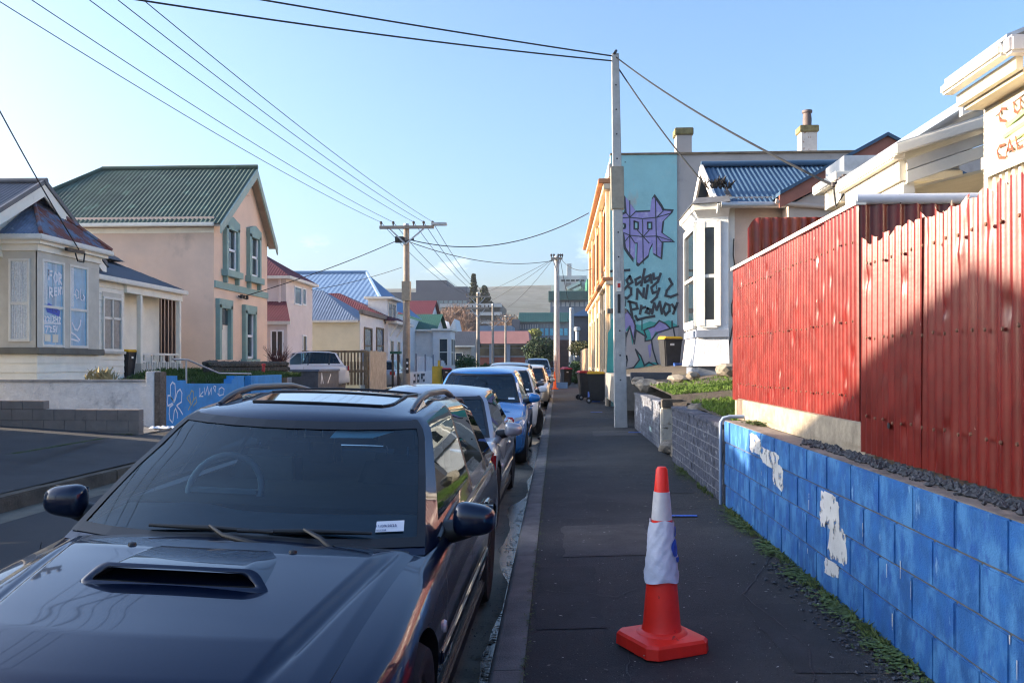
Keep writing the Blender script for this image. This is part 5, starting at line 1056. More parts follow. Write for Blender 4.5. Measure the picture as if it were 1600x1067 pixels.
roofface([(X1 + .2, y1a - .2, zt1 + .12), (X1 + .2, y1b + .2, zt1 + .12), (X1 - 2, ym, zt1 + 1.5)], 'roof', maroon, h1, .12, .006)
MB().hexa([(X1 - 8, ym, zt1 + 1.45), (X1 - 2, ym, zt1 + 1.45), (X1 + .2, y1b + .2, zt1 + .1), (X1 - 8, y1b + .2, zt1 + .1), (X1 - 8, ym, zt1 + 1.5), (X1 - 2, ym, zt1 + 1.5), (X1 + .2, y1b + .2, zt1 + .14), (X1 - 8, y1b + .2, zt1 + .14)]).build('roof', maroon, h1)
win_x(h1, X1 + .002, yx(460, X1), yx(470, X1), zx(474, 462, X1), zx(449, 462, X1), whiteink, skyglass, 1, .06, ()); win_x(h1, X1 + .002, yx(472.5, X1), yx(477, X1), zx(474, 470, X1), zx(451, 470, X1), whiteink, skyglass, 1, .06, ())
win_x(h1, X1 + .002, yx(461, X1), yx(470, X1), zx(560, 462, X1), zx(524, 462, X1), whiteink, winglass, 1, .06, ()); win_x(h1, X1 + .002, yx(473, X1), yx(478, X1), zx(560, 462, X1), zx(524, 462, X1), whiteink, winglass, 1, .06, ())
MB().tube([(X1 - .25, y1a - .08, .8), (X1 - .25, y1a - .08, zt1)], .05, 6).build('downpipe', paleren, h1)
yl = y1a - 2.0; xl1 = xy(449, yl)
MB().box(X1 - 6, xl1, yl, y1a - .01, .2, zy(507, 440, yl)).build('leanto_wall', paleren, h1); MB().box(X1 - 6, xl1 + .15, yl - .15, yl - .03, zy(507, 440, yl), zy(502, 440, yl)).build('gutter', whitetrim, h1)
roofface([(X1 - 6, yl - .1, zy(503, 430, yl)), (xl1 + .15, yl - .1, zy(503, 430, yl)), (X1 + .02, y1a - .02, zy(485, 430, yl) + .5), (X1 - 6, y1a - .02, zy(485, 430, yl) + .5)], 'leanto_roof', maroon, h1, .12, .006)
win_y(h1, yl - .002, xy(425, yl), xy(441, yl), zy(556, 430, yl), zy(518, 430, yl), whiteink, winglass, .06, ('v',))

# ================================================================ cream cottage with the parapet front
creamr = mat('cream_roughcast', (.74, .66, .48), .85, .06, 2, .4, 40)
X2 = -9.6; y2a, y2b = yx(563, X2), yx(606, X2); ze2 = zx(502, 563, X2)
h2 = thing('parapet_cottage', 'cream cottage with parapet front and slate iron hip roof', 'house', (X2, y2a, .3))
MB().box(X2 - 5.4, X2 - .03, y2a, y2b, 0, ze2).build('wall', creamr, h2); MB().box(X2 - .028, X2, y2a - .02, y2b, 0, ze2 + .35).build('front_wall', whitepaint, h2)
MB().box(X2 - .06, X2 + .15, y2a - .1, y2b + .1, ze2 + .36, ze2 + .58).build('parapet_cap', mat('grey_parapet', (.17, .15, .135), .8, .2, 4), h2, bevel=.02)
MB().box(X2 - 5.5, X2 - .1, y2a - .2, y2a - .02, ze2 - .05, ze2 + .05).build('gutter', whitetrim, h2)
ymm = y2a + 2.6
roofface([(X2 - 5.5, y2a - .2, ze2 + .05), (X2 - .1, y2a - .2, ze2 + .05), (X2 - 2.6, ymm, ze2 + 1.75), (X2 - 5.5, ymm, ze2 + 1.75)], 'roof', mat('slate_blue_iron', (.13, .17, .24), .5, .15, 2), h2, .14, .007)
roofface([(X2 - .1, y2a - .2, ze2 + .05), (X2 - .1, y2b, ze2 + .05), (X2 - 2.6, ymm, ze2 + 1.75)], 'roof', MATS['slate_blue_iron'], h2, .14, .007)
for (a, b) in ((569, 580), (588, 598)): win_x(h2, X2 + .002, yx(a, X2), yx(b, X2), zx(566, a, X2), zx(514, a, X2), mat('brown_frame', (.13, .09, .05), .6), skyglass, 1, .1, ('h',), .05, .5)
MB().box(X2 + .001, X2 + .18, y2a + .05, y2a + .4, 1.2, 2.0).build('meter_box', bluegrey, h2)
# neighbours behind: blue hall, maroon roof, white villa
yH = 58; hb_ = thing('blue_roof_hall', 'large hall with a pale blue iron roof on the left', 'building', (xy(520, yH), yH, 0))
bluehall = mat('pale_blue_iron', (.12, .21, .35), .7, .08, 1.2)
xa, xb, xe2 = xy(462, yH), xy(573, yH), xy(634, yH); zr2 = zy(427, 573, yH); zd = zy(484, 634, yH)
MB().box(xa - 6, xe2 - .3, yH - 1.5, yH + 10, 0, zd - .4).build('wall', whitepaint, hb_)
roofface([(xa - 8, yH - 7, zd - .3), (xe2, yH - 7, zd - .3), (xb, yH, zr2), (xa - 8, yH, zr2)], 'roof', bluehall, hb_, .3, .008)
roofface([(xe2, yH - 7, zd - .3), (xe2, yH + 7, zd - .3), (xb, yH, zr2)], 'roof', bluehall, hb_, .3, .008)
MB().tube([(xa - 8, yH, zr2 + .06), (xb, yH, zr2 + .06), (xe2, yH - 7, zd - .22)], .13, 6).build('ridge_cap', bluehall, hb_)
MB().box(xa - 6, xe2 - .4, yH - 6.6, yH - 1.5, 0, zd - .45).build('wall', whitepaint, hb_)
X3 = -9.4; y3a, y3b = yx(606, X3), yx(632, X3); h3 = thing('bay_villa', 'white villa with maroon roof and dormer beside the wooden pole', 'house', (X3, y3a, 0))
z3 = zx(506, 610, X3)
MB().box(X3 - 6, X3, y3a + .05, y3b, 0, z3).build('wall', whitepaint, h3); MB().box(X3 - .1, X3 + .5, y3a, y3b + .6, z3, z3 + .15).build('eave', whitetrim, h3)
roofface([(X3 + .45, y3a - .2, z3 + .15), (X3 + .45, y3b + .6, z3 + .15), (X3 - 3.4, (y3a + y3b) / 2, z3 + 1.9)], 'roof', maroon, h3, .14, .006)
roofface([(X3 - 7, y3a - .25, z3 + .12), (X3 + .45, y3a - .25, z3 + .12), (X3 - 3.4, (y3a + y3b) / 2, z3 + 1.9), (X3 - 7, (y3a + y3b) / 2, z3 + 1.9)], 'roof', maroon, h3, .14, .006)
MB().box(X3 - 1.4, X3 - .3, y3a + 1.3, y3a + 4.3, z3 + .2, z3 + 1.45).build('dormer', whitepaint, h3); win_x(h3, X3 - .298, y3a + 1.7, y3a + 3.9, z3 + .45, z3 + 1.25, whitetrim, skyglass, 1, .08, ('v',)); MB().box(X3 - 1.6, X3 + .05, y3a + 1.1, y3a + 4.5, z3 + 1.45, z3 + 1.58).build('dormer_roof', whitetrim, h3)
for k in range(3): win_x(h3, X3 + .002, y3a + .7 + k * 2.1, y3a + 1.6 + k * 2.1, 1.1, 2.6, whitetrim)
for k in range(3): MB().bar((X3 + .02, y3a + .6 + k * 2, z3 - .7), (X3 + .45, y3a + .6 + k * 2, z3 - .02), .07).build('eave_bracket', whitetrim, h3)
# red and green roofed cottages
def gable_y(nm, label, y, px0, px1, pe, pr, base, m, mr, depth=6, cat='house', shift=.0, n=1):
    """house whose long eave faces the camera: ridge along x"""
    t = thing(nm, label, cat, (xy(px0, y), y, 0)); x0, x1 = xy(px0, y), xy(px1, y); ze_, zr_ = zy(pe, px0, y), zy(pr, px0, y + depth / 2)
    MB().prism([(x0, y, 0), (x0, y + depth, 0), (x0, y + depth, ze_), (x0, y + depth / 2, zr_ - .05), (x0, y, ze_)], (x1 - x0 - .3, 0, 0)).build('wall', m, t)
    for (a, b) in ((y - .3, y + depth / 2), (y + depth + .3, y + depth / 2)):
        roofface([(x0 - .2, a, ze_ - .02), (x1, a, ze_ - .02), (x1, b, zr_), (x0 - .2, b, zr_)], 'roof', mr, t, .16, .004)
    MB().box(x0 - .2, x1, y - .42, y - .3, ze_ - .12, ze_).build('gutter', whitetrim, t)
    return t, x0, x1, ze_
grn2 = mat('dark_green_iron', (.008, .075, .055), .75, .1, 2); redr = mat('dark_red_iron', (.10, .01, .02), .75, .1, 2)
t4, a4, b4, z4 = gable_y('green_roof_cottage', 'white cottage with dark green iron roof beyond the wooden pole', 64, 610, 684, 515, 491, 0, whitepaint, grn2)
MB().box(b4 - .3, b4 + 1.0, 63.6, 66.4, 0, z4 - .1).build('bay', whitepaint, t4); MB().box(b4 - .4, b4 + 1.15, 63.4, 66.6, z4 - .1, z4 + .05).build('bay_eave', whitetrim, t4)
win_x(t4, b4 + 1.002, 64, 64.9, 1.2, 3.1, whitetrim); win_x(t4, b4 + 1.002, 65.2, 66.1, 1.2, 3.1, whitetrim); win_y(t4, 63.598, b4 + .2, b4 + .75, 1.2, 3.1, whitetrim)
gable_y('red_roof_house', 'house with dark red iron roof behind the green-roofed cottage', 82, 625, 676, 492, 470, 0, whitepaint, redr)
t5, a5, b5, z5 = gable_y('dark_roof_cottage', 'grey cottage with a low dark tiled roof further along the left', 74, 690, 742, 540, 518, 0, mat('grey_beige_render', (.36, .34, .30), .8), mat('dark_tile', (.035, .04, .05), .6, .2, 2))
win_y(t5, 73.998, xy(712, 74), xy(722, 74), 1.0, 2.2, whitetrim)
t6 = thing('white_gable_house', 'white house with steep parapet gables behind the dark roof', 'house', (xy(712, 92), 92, 0))
for (a, b, c) in ((684, 701, 500), (702, 718, 498)):
    x0, x1, zz = xy(a, 92), xy(b, 92), zy(c, a, 92); MB().prism([(x0, 92, 0), (x1, 92, 0), (x1, 92, zz - 2.6), (x0 + (x1 - x0) * .5, 92, zz), (x0, 92, zz - 1.0)], (0, 5, 0)).build('gable_wall', whitepaint, t6)
MB().box(xy(690, 92), xy(694, 92), 91, 91.8, 3, zy(499, 690, 92)).build('chimney', creampaint, t6)

# ================================================================ fences and clutter on the left
paling = mat('brown_paling', (.23, .17, .105), .85, .3, 4, .3, 40, layers=(((.12, .085, .05), .56, .2, 3),)); palepal = mat('pale_paling', (.40, .35, .28), .85, .2, 4)
yf1 = 37.4; fx0, fx1 = xy(470, yf1), xy(573, yf1)
f1 = thing('paling_fence', 'brown timber paling fence with open slotted top', 'fence', (fx0, yf1, 0)); zt_ = zy(550, 520, yf1)
nP = 20
for k in range(nP):
    x = fx0 + (fx1 - fx0) * k / nP; MB().box(x, x + (fx1 - fx0) / nP * .74, yf1, yf1 + .03, .4, zt_ - (.42 if k % 1 == 0 else 0)).build('paling', paling, f1); MB().box(x + .02, x + .09, yf1 - .02, yf1 + .0, zt_ - .45, zt_ - .03).build('slat', paling, f1)
MB().box(fx0, fx1, yf1 - .03, yf1 + .06, zt_ - .03, zt_ + .07).build('top_rail', paling, f1); MB().box(fx0, fx1, yf1 - .04, yf1 - .022, .95, 1.06).build('rail', paling, f1)
for x in (fx0 + 1.2, fx1 - .06): MB().box(x, x + .13, yf1 - .06, yf1 + .1, .2, zt_ + .05).build('post', paling, f1)
f2 = thing('board_fence', 'pale close-boarded timber fence beside the brown palings', 'fence', (fx1, yf1, 0)); xk = fx1 + .1; ye_ = yx(603, xk)
for k in range(20):
    y = yf1 + (ye_ - yf1) * k / 20; MB().box(xk, xk + .03, y, y + (ye_ - yf1) / 20 * .96, .1, zt_ + .05 + random.uniform(-.03, .03)).build('board', palepal, f2)
wf = thing('white_fence', 'weathered white board fence below the green-roofed cottage', 'fence', (-8.2, 60, 0)); xk = -8.2
for k in range(40):
    y = 50 + k * .62; MB().box(xk, xk + .03, y, y + .57, .0, 1.75 - .2 * (k // 10) + (.15 if k % 10 < 1 else 0)).build('board', mat('white_board', (.50, .52, .55), .8, .15, 3), wf)
for k in range(8): MB().box(xk + .031, xk + .1, 50 + k * 3.5, 50.1 + k * 3.5, 0, 1.9 - .2 * (k // 3)).build('post', bluegrey, wf)
gf = thing('graffiti_wall', 'low white wall with black lettering beside the wooden pole', 'wall', (-8.05, 44, 0)); xg2 = -8.05; ga_, gb_ = yx(641, xg2), yx(676, xg2)
MB().box(xg2 - .2, xg2, ga_, gb_, 0, .85).build('wall_panel', whitepaint, gf)
strokes((xg2, 0, 0), (0, 1, 0), (0, 0, 1), [[(ga_ + (gb_ - ga_) * q[0], q[1]) for q in ln] for ln in ([(.12, .3), (.2, .3), (.2, .65), (.14, .65)], [(.28, .65), (.28, .3), (.36, .32), (.36, .62), (.28, .65)], [(.44, .3), (.44, .65), (.52, .65)], [(.44, .48), (.5, .48)], [(.6, .3), (.52, .3), (.52, .65), (.6, .65)])], .16, .004).build('lettering', ink, gf, weld=None)
t = thing('skip_bin', 'small grey steel skip with scrawled white marks by the parked white car', 'skip', (-9.1, 33, .2)); xs0 = -8.9; sy0, sy1 = yx(497, xs0), yx(540, xs0)
MB().box(xs0 - 1.0, xs0, sy0, sy1, .2, zx(580, 510, xs0)).build('body', mat('grey_skip', (.12, .12, .13), .7, .2, 5), t); MB().box(xs0 - 1.1, xs0 + .05, sy0 - .05, sy1 + .05, zx(580, 510, xs0), zx(577, 510, xs0)).build('rim', bluegrey, t)
strokes((xs0, 0, 0), (0, 1, 0), (0, 0, 1), [[(sy0 + .4, .6), (sy0 + .5, .95), (sy0 + .7, .6)], [(sy1 - .8, .5), (sy1 - .8, 1.0)], [(sy0 + 1.4, .6), (sy0 + 1.8, .9)]], .08, .004).build('scrawl', whiteink, t, weld=None)
t = thing('graffiti_hoarding', 'blue-grey panel with white dripping letters in front of the board fence', 'panel', (-8.6, 38.5, 0)); xs0 = -8.6; sy0, sy1 = yx(573, xs0), yx(602, xs0)
MB().box(xs0 - .06, xs0, sy0, sy1, .0, zx(580, 585, xs0)).build('board', mat('teal_grey_panel', (.20, .30, .33), .7, .2, 4), t)
strokes((xs0, 0, 0), (0, 1, 0), (0, 0, 1), [[(sy0 + (sy1 - sy0) * q[0], q[1]) for q in ln] for ln in ([(.1, 1.0), (.12, .4)], [(.25, .45), (.28, 1.0), (.36, .5), (.44, 1.0), (.5, .45)], [(.62, .9), (.62, .4), (.74, .4)], [(.82, 1.0), (.82, .4), (.95, .4)], [(.82, .7), (.92, .7)])], .09, .004).build('lettering', whiteink, t, weld=None)
t = thing('letterbox', 'green letterbox on a post by the wooden pole', 'letterbox', (-7.6, 43.0, 0)); q = ay(618, 551, 43)
MB().box(q.x - .26, q.x + .26, 42.9, 43.3, q.z - .06, q.z + .06).build('roof', grn2, t); MB().box(q.x - .2, q.x - .1, 43, 43.1, 0, q.z - .06).build('post', darkwood, t); MB().box(q.x + .08, q.x + .18, 43, 43.1, 0, q.z - .06).build('post', darkwood, t)
t = thing('yellow_barrier', 'yellow painted block barrier on the left footpath', 'barrier', (-7.4, 50, 0)); yp_ = 50; MB().box(xy(675, yp_), xy(690, yp_), yp_, yp_ + .6, 0, zy(572, 680, yp_)).build('block', mat('yellow_paint', (.62, .47, .06), .7, .1, 4), t, bevel=.03); MB().box(xy(684, yp_), xy(687, yp_), yp_, yp_ + .2, 1.1, zy(563, 685, yp_)).build('upright', MATS['yellow_paint'], t)
make_bin(binred, 'black bin with a red lid beside the yellow barrier', (xy(698, 50), 50, 0), R(10)); make_bin(binred, 'black bin with a red lid beside the far footpath pole', (.55, 51, 0), R(20))
make_bin(binred, 'black bin with a red lid furthest along the footpath', (.7, 62, 0), R(20))
t = thing('marker_post', 'thin red marker post near the parked white car', 'post', (-9.0, 32.5, .2)); q = ax(410, 600, -9.0); q2 = ax(412, 571, -9.0); MB().tube([q, q2], .05, 8).build('shaft', binred, t); MB().lathe([(.0, 0), (.06, 0), (.06, .05), (0, .06)], q2, 8).build('cap', binred, t)

# ================================================================ end of the street
YE = 124
pb = thing('brick_hall', 'low brick building with pink roof at the end of the street', 'building', (xy(770, YE), YE, 0)); xl_, xr2 = xy(690, YE), xy(826, YE)
ze3, zr3 = zy(537, 770, YE), zy(517, 770, YE)
MB().box(xl_, xr2 - .2, YE, YE + 14, 0, ze3).build('wall', mat('red_brick', (.20, .065, .045), .85, .15, 3), pb)
MB().hexa([(xl_ - .5, YE - .5, ze3), (xr2 + .2, YE - .5, ze3), (xr2 + .2, YE + 15, ze3), (xl_ - .5, YE + 15, ze3), (xl_ + 1, YE + .8, zr3), (xr2 - .1, YE + .8, zr3), (xr2 - .1, YE + 13, zr3), (xl_ + 1, YE + 13, zr3)]).build('roof', mat('pink_iron', (.34, .16, .145), .8, .08, 1), pb)
for (a, b) in ((772, 792), (797, 820), (742, 765)): win_y(pb, YE - .01, xy(a, YE), xy(b, YE), zy(556, a, YE), zy(539, a, YE), mat('grey_frame', (.14, .15, .17), .6), mat('warm_lit_glass', (.09, .07, .04), .15, .5, .6), .2, ('h',), .1, .7)
for k in (794, 768, 824): MB().box(xy(k, YE) - .3, xy(k, YE) + .3, YE - .25, YE - .02, 0, ze3).build('pier', bluegrey, pb)
br = mat('brown_hedge_wall', (.06, .03, .026), .9, .3, 2)
tag(B(xy(826, 138), xy(905, 138), 138, 139, 0, zy(531, 860, 138)).build('boundary_wall', br), 'long dark red-brown wall behind the round bush', 'wall')
def foliage(mb, c, rad, n, s, seed, flat=1.0, hollow=.35):
    r = random.Random(seed); c = Vector(c)
    for _ in range(n):
        d = Vector((r.gauss(0, 1), r.gauss(0, 1), r.gauss(0, 1))).normalized() * (hollow + (1 - hollow) * r.random() ** .6)
        lump = 1 + .22 * math.sin(d.x * 5 + seed) * math.sin(d.y * 6 + seed * 2) * math.sin(d.z * 5 + 1)
        p = c + Vector((d.x * rad[0], d.y * rad[1], d.z * rad[2])) * lump
        a = Vector((r.gauss(0, 1), r.gauss(0, 1), r.gauss(0, 1) * flat)).normalized(); b = a.cross(Vector((r.gauss(0, 1), r.gauss(0, 1), r.gauss(0, 1)))).normalized(); k = s * r.uniform(.6, 1.3)
        mb.add([p - a*k, p + b*k*.55, p + a*k, p - b*k*.55], [(0, 1, 2, 3)])
    return mb
def bush(nm, label, c, rad, n, s, m, seed, cat='bush', trunk=True):
    t = thing(nm, label, cat, (c[0], c[1], 0)); foliage(MB(), c, rad, n, s, seed).build('crown', m, t, weld=None)
    if trunk: MB().tube([(c[0], c[1], -.1), (c[0], c[1], c[2])], [.12, .05], 6).build('trunk', darkwood, t)
    return t
dkgreen = mat('dark_bush_leaf', (.028, .055, .014), .7, .5, 1.5); olive = mat('olive_leaf', (.10, .10, .03), .7, .4, 2); midgreen = mat('mid_green_leaf', (.05, .10, .025), .7, .5, 2)
q = ay(845, 552, 108); bush('round_bush', 'dark round evergreen bush at the end of the street', (q.x, 108, q.z + .3), (2.1, 1.9, 1.7), 5200, .16, dkgreen, 3)
q = ay(825, 521, 135); bush('clipped_bush', 'small yellow-green bush above the far brown wall', (xy(836, 137), 137, zy(520, 836, 137)), (1.2, .8, .7), 700, .16, mat('yellow_green_leaf', (.20, .22, .04), .7, .4, 2), 5)
bush('hedge_shrub', 'low green hedge shrub on the far right of the footpath', (1.25, 58, .75), (.55, 1.6, .75), 2600, .07, midgreen, 6)
bush('climbing_shrub', 'olive climbing shrub over the wall beyond the mural building', (xy(908, 62), 62, zy(545, 908, 62)), (.9, .9, .55), 1800, .08, olive, 7)
bush('garden_shrub', 'leafy green shrub by the white fence on the left', (xy(728, 68), 68, .9), (1.1, 1.2, 1.1), 2000, .1, midgreen, 8); bush('garden_shrub', 'low leafy shrub at the foot of the far wooden pole', (xy(762, 76), 76, .6), (1.1, 1.0, .7), 1500, .1, midgreen, 9)
# right side beyond the mural building
dg = mat('charcoal_cladding', (.075, .08, .095), .8, .1, 2)
t = thing('charcoal_house', 'charcoal house with pale blue roof beyond the mural building', 'house', (2, 75, 0)); yq = 76; x0, x1 = xy(895, yq), xy(940, yq); zc, zd_ = zy(494, 900, yq), zy(478, 925, yq)
MB().box(x0, x1 + 3, yq, yq + 9, 0, zc).build('wall', dg, t); MB().prism([(x0 - .3, yq - .3, zc), (x1 + 3, yq - .3, zc), (x1 + 3, yq - .3, zd_ + .6), (x1, yq - .3, zd_ + .4)], (0, 9.5, 0)).build('roof', bluehall, t)
MB().lathe([(.16, 0), (.16, 2.2), (.3, 2.25), (.3, 2.5), (.18, 2.6)], (xy(902, yq - .5), yq - .5, 1.9), 12).build('flue', galv, t, smooth=40)
t = thing('carport', 'low flat carport roof in front of the charcoal house', 'carport', (2, 66, 0)); yq = 64; MB().box(xy(893, yq), xy(925, yq) + 1, yq, yq + 6, zy(532, 900, yq) - .12, zy(532, 900, yq)).build('roof', darkwood, t)
for x in (xy(896, yq), xy(912, yq)): MB().box(x, x + .12, yq + .05, yq + .17, 0, zy(532, 900, yq) - .13).build('post', whitetrim, t)
t = thing('painted_balustrade', 'red, orange and yellow painted balustrade beside the mural facade', 'balustrade', (1.6, 46, 0)); xk = 1.62
for k in range(7):
    y = 44.2 + k * 1.25; MB().box(xk - .2, xk + .1, y, y + .32, .0, 2.1).build('pier', facade_m, t, bevel=.03)
    for j, c in enumerate(((.55, .05, .02), (.80, .26, .02), (.75, .62, .10))): MB().box(xk - .02, xk + .08, y + .33, y + 1.24, 1.4 - .5 * j, 1.88 - .5 * j).build('panel', mat('balustrade_%d' % j, c, .6, .1, 4), t)
tag(B(1.75, 2.0, 53.3, 75.5, 0, 1.5).build('garden_wall', mat('tan_wall', (.30, .22, .13), .9, .2, 2)), 'tan garden wall beyond the painted balustrade', 'wall')

# ================================================================ far hospital-like blocks, hill, trees
def block(nm, label, y, px0, px1, pt, m, deep=25, pb=None, cat='building'):
    t = thing(nm, label, cat, (xy(px0, y), y, 0)); MB().box(xy(px0, y), xy(px1, y), y, y + deep, zy(pb, px0, y) if pb else -.5, zy(pt, px0, y)).build('wall', m, t); return t
def strip(t, y, px0, px1, p0, p1, m, n=1, nm='window', gap=.3):
    x0, x1 = xy(px0, y), xy(px1, y); w = (x1 - x0) / n
    for k in range(n): MB().box(x0 + k * w + gap / 2, x0 + (k + 1) * w - gap / 2, y - .12, y - .02, zy(p1, px0, y), zy(p0, px0, y)).build(nm, m, t)
greyc = mat('grey_cladding', (.10, .105, .13), .7, .08, .2); grid_g = mat('pale_glazing', (.20, .26, .28), .2, .3, .8); hosp = mat('pale_concrete', (.42, .43, .44), .8, .06, .3); tealroof = mat('teal_ribbed_roof', (.04, .16, .145), .55, .08, .5)
t = block('grey_block', 'big dark grey clad block on the left skyline', 230, 560, 735, 457, greyc, 40); strip(t, 230, 612, 730, 470, 500, grid_g, 16, gap=.25)
MB().box(xy(650, 232), xy(698, 232), 232, 250, zy(458, 650, 232), zy(438, 650, 232)).build('plant_room', greyc, t); MB().box(xy(698, 231), xy(730, 231), 231, 250, zy(462, 700, 231) - 1, zy(448, 700, 231)).build('plant_room', greyc, t)
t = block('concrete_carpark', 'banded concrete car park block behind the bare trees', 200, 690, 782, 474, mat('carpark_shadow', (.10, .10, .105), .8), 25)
for k in range(3): MB().box(xy(688, 199.5), xy(784, 199.5), 198.5, 199.9, zy(480 + 13 * k, 700, 199), zy(475 + 13 * k, 700, 199)).build('parapet_band', hosp, t)
t = block('teal_roof_block', 'lower blue-grey block with teal ribbed roof at the street end', 185, 800, 890, 503, mat('blue_grey_block', (.14, .18, .23), .7, .08, .3), 22); strip(t, 185, 812, 842, 507, 514, hosp, 8); strip(t, 185, 843, 888, 506, 512, grid_g, 9); strip(t, 185, 843, 888, 513, 524, mat('bright_blue_panel', (.09, .42, .56), .4), 6, 'panel')
MB().hexa([(xy(809, 184), 184, zy(503, 810, 184)), (xy(889, 184), 184, zy(503, 810, 184)), (xy(889, 184), 194, zy(503, 810, 184)), (xy(809, 184), 194, zy(503, 810, 184)), (xy(811, 184), 185.5, zy(488, 810, 184)), (xy(889, 184), 185.5, zy(488, 810, 184)), (xy(889, 184), 194, zy(488, 810, 184)), (xy(811, 184), 194, zy(488, 810, 184))]).build('roof', tealroof, t)
for k in range(30): x = xy(811, 184) + (xy(888, 184) - xy(811, 184)) * k / 29; MB().hexa([(x - .05, 183.85, zy(503, 810, 184)), (x + .05, 183.85, zy(503, 810, 184)), (x + .05, 184.1, zy(503, 810, 184)), (x - .05, 184.1, zy(503, 810, 184)), (x - .05, 185.3, zy(488, 810, 184) + .05), (x + .05, 185.3, zy(488, 810, 184) + .05), (x + .05, 185.5, zy(488, 810, 184)), (x - .05, 185.5, zy(488, 810, 184))]).build('roof_rib', tealroof, t)
t = block('teal_roof_block', 'upper block with teal ribbed roof and window band', 215, 860, 925, 467, mat('blue_grey_block', (.14, .18, .23)), 20); strip(t, 215, 862, 920, 472, 479, hosp, 8)
MB().box(xy(857, 214), xy(919, 214), 213.5, 222, zy(469, 860, 214), zy(455, 860, 214)).build('roof', tealroof, t)
for k in range(24): x = xy(858, 213) + (xy(918, 213) - xy(858, 213)) * k / 23; MB().box(x - .06, x + .06, 213.2, 213.49, zy(469, 860, 213.4), zy(455, 860, 213.4)).build('roof_rib', tealroof, t)
t = block('white_tower', 'pale concrete tower block with roof flue on the right skyline', 240, 872, 917, 431, hosp, 20); MB().box(xy(886, 241), xy(893, 241), 241, 244, zy(431, 886, 241), zy(412, 886, 241)).build('flue', hosp, t); strip(t, 240, 876, 914, 437, 440, darkglass, 5)
for (a, b, c, d) in ((884, 892, 442, 452), (904, 909, 440, 452)): MB().box(xy(a, 239.8), xy(b, 239.8), 239.3, 239.9, zy(d, a, 239.8), zy(c, a, 239.8)).build('balcony', mat('tower_recess', (.12, .13, .14), .8), t)
MB().bar((xy(886, 239), 239, zy(451, 886, 239)), (xy(906, 239), 239, zy(441, 886, 239)), .8, .8).build('stair', hosp, t); MB().bar((xy(896, 239), 239, zy(454, 886, 239)), (xy(908, 239), 239, zy(449, 886, 239)), .8, .8).build('stair', hosp, t)
MB().box(xy(861, 240), xy(870, 240), 240, 250, 0, zy(446, 865, 240)).build('side_tower', creampaint, t)
block('green_glass_block', 'green glazed block beside the pale tower', 225, 917, 940, 436, mat('green_glazing', (.06, .24, .14), .3, .2, .5), 15)
block('blue_gable_shed', 'small shed roof in blue behind the brick hall', 150, 745, 800, 509, mat('dusty_blue_roof', (.12, .19, .28), .6, .1, .4), 10)
block('grey_shed', 'small slate grey wall beside the teal-roofed block', 178, 800, 811, 499, greyc, 10)
hill_m = mat('hill_scrub', (.045, .056, .05), .95, .5, .06, detail=10, layers=(((.11, .10, .075), .60, .05, .011), ((.022, .032, .022), .50, .06, .035), ((.10, .095, .065), .62, .05, .09)))
mb = MB(); NH = 70
def hillz(x, y):
    r = ay(760, 449, 900).z
    prof = 1 - .00000065 * (x + 30) ** 2
    return max(-.7, r * prof * min(1, max(0, (y - 330) / 570)) ** 1.3 * (1 + .05 * math.sin(x * .008 + 1) + .03 * math.sin(x * .021 + y * .006) + .02 * math.sin(y * .02 + x * .011)) if y < 900 else r * prof * (1 - ((y - 900) / 800) ** 2 * .6) * (1 + .05 * math.sin(x * .008 + 1)))
mb.grid(lambda a, b: (-1200 + 2400 * a, 330 + 1200 * b, hillz(-1200 + 2400 * a, 330 + 1200 * b)), 110, 70)
tag(mb.build('hill', hill_m, smooth=80, weld=None), kind='structure')
foliage_t = mat('far_pine_needles', (.028, .042, .022), .8, .4, .5)
def conifer(nm, label, px, pt, pbse, y, wpx, n, seed):
    zt, zb_ = zy(pt, px, y), zy(pbse, px, y); x = xy(px, y); w = wpx / FPX * y / 2; r = random.Random(seed)
    t = thing(nm, label, 'tree', (x, y, 0)); MB().tube([(x, y, 0), (x, y, zt)], [.5, .08], 6).build('trunk', darkwood, t); mb = MB()
    for k in range(26):
        f = k / 26; z = zb_ + (zt - zb_) * f; R_ = w * (1 - f) ** .7 * r.uniform(.5, 1.1) + .2
        for j in range(4): a = r.uniform(0, 6.28); foliage(mb, (x + math.cos(a) * R_ * .6, y + math.sin(a) * R_ * .6, z), (R_ * .55, R_ * .55, (zt - zb_) * .035), n, .35, seed * 31 + k * 4 + j)
    mb.build('crown', foliage_t, t, weld=None)
conifer('conifer', 'tall narrow conifer on the skyline', 740, 428, 474, 205, 17, 26, 4); conifer('conifer', 'broad conifer beside the tall narrow one', 757, 447, 482, 207, 26, 30, 5)
twig = mat('bare_twigs', (.26, .17, .125), .85, .3, 1.5)
def bare_tree(label, x, y, z0, z1, spread, seed, depth=5):
    r = random.Random(seed); t = thing('bare_tree', label, 'tree', (x, y, 0), 'bare winter trees'); trunk = MB(); tw = MB()
    def grow(p, d, L, rad, lv):
        q = p + d * L; (trunk if lv < 2 else tw).tube([p, (p + q) / 2 + Vector((r.uniform(-.06, .06), r.uniform(-.06, .06), 0)) * L, q], [max(.03, rad), max(.03, rad * .8), max(.028, rad * .6)], 5 if lv < 3 else 3, cap=False)
        if lv >= depth: return
        for _ in range(5 if lv < 3 else 4):
            nd = (d + Vector((r.gauss(0, spread), r.gauss(0, spread), r.gauss(.1, .25)))).normalized(); grow(p + d * L * r.uniform(.55, 1), nd, L * r.uniform(.6, .8), rad * .58, lv + 1)
    H_ = z1 - z0; grow(Vector((x, y, 0)), Vector((0, 0, 1)), z0 + H_ * .28, .32, 0); trunk.build('trunk', darkwood, t, weld=None); tw.build('crown', twig, t, weld=None)
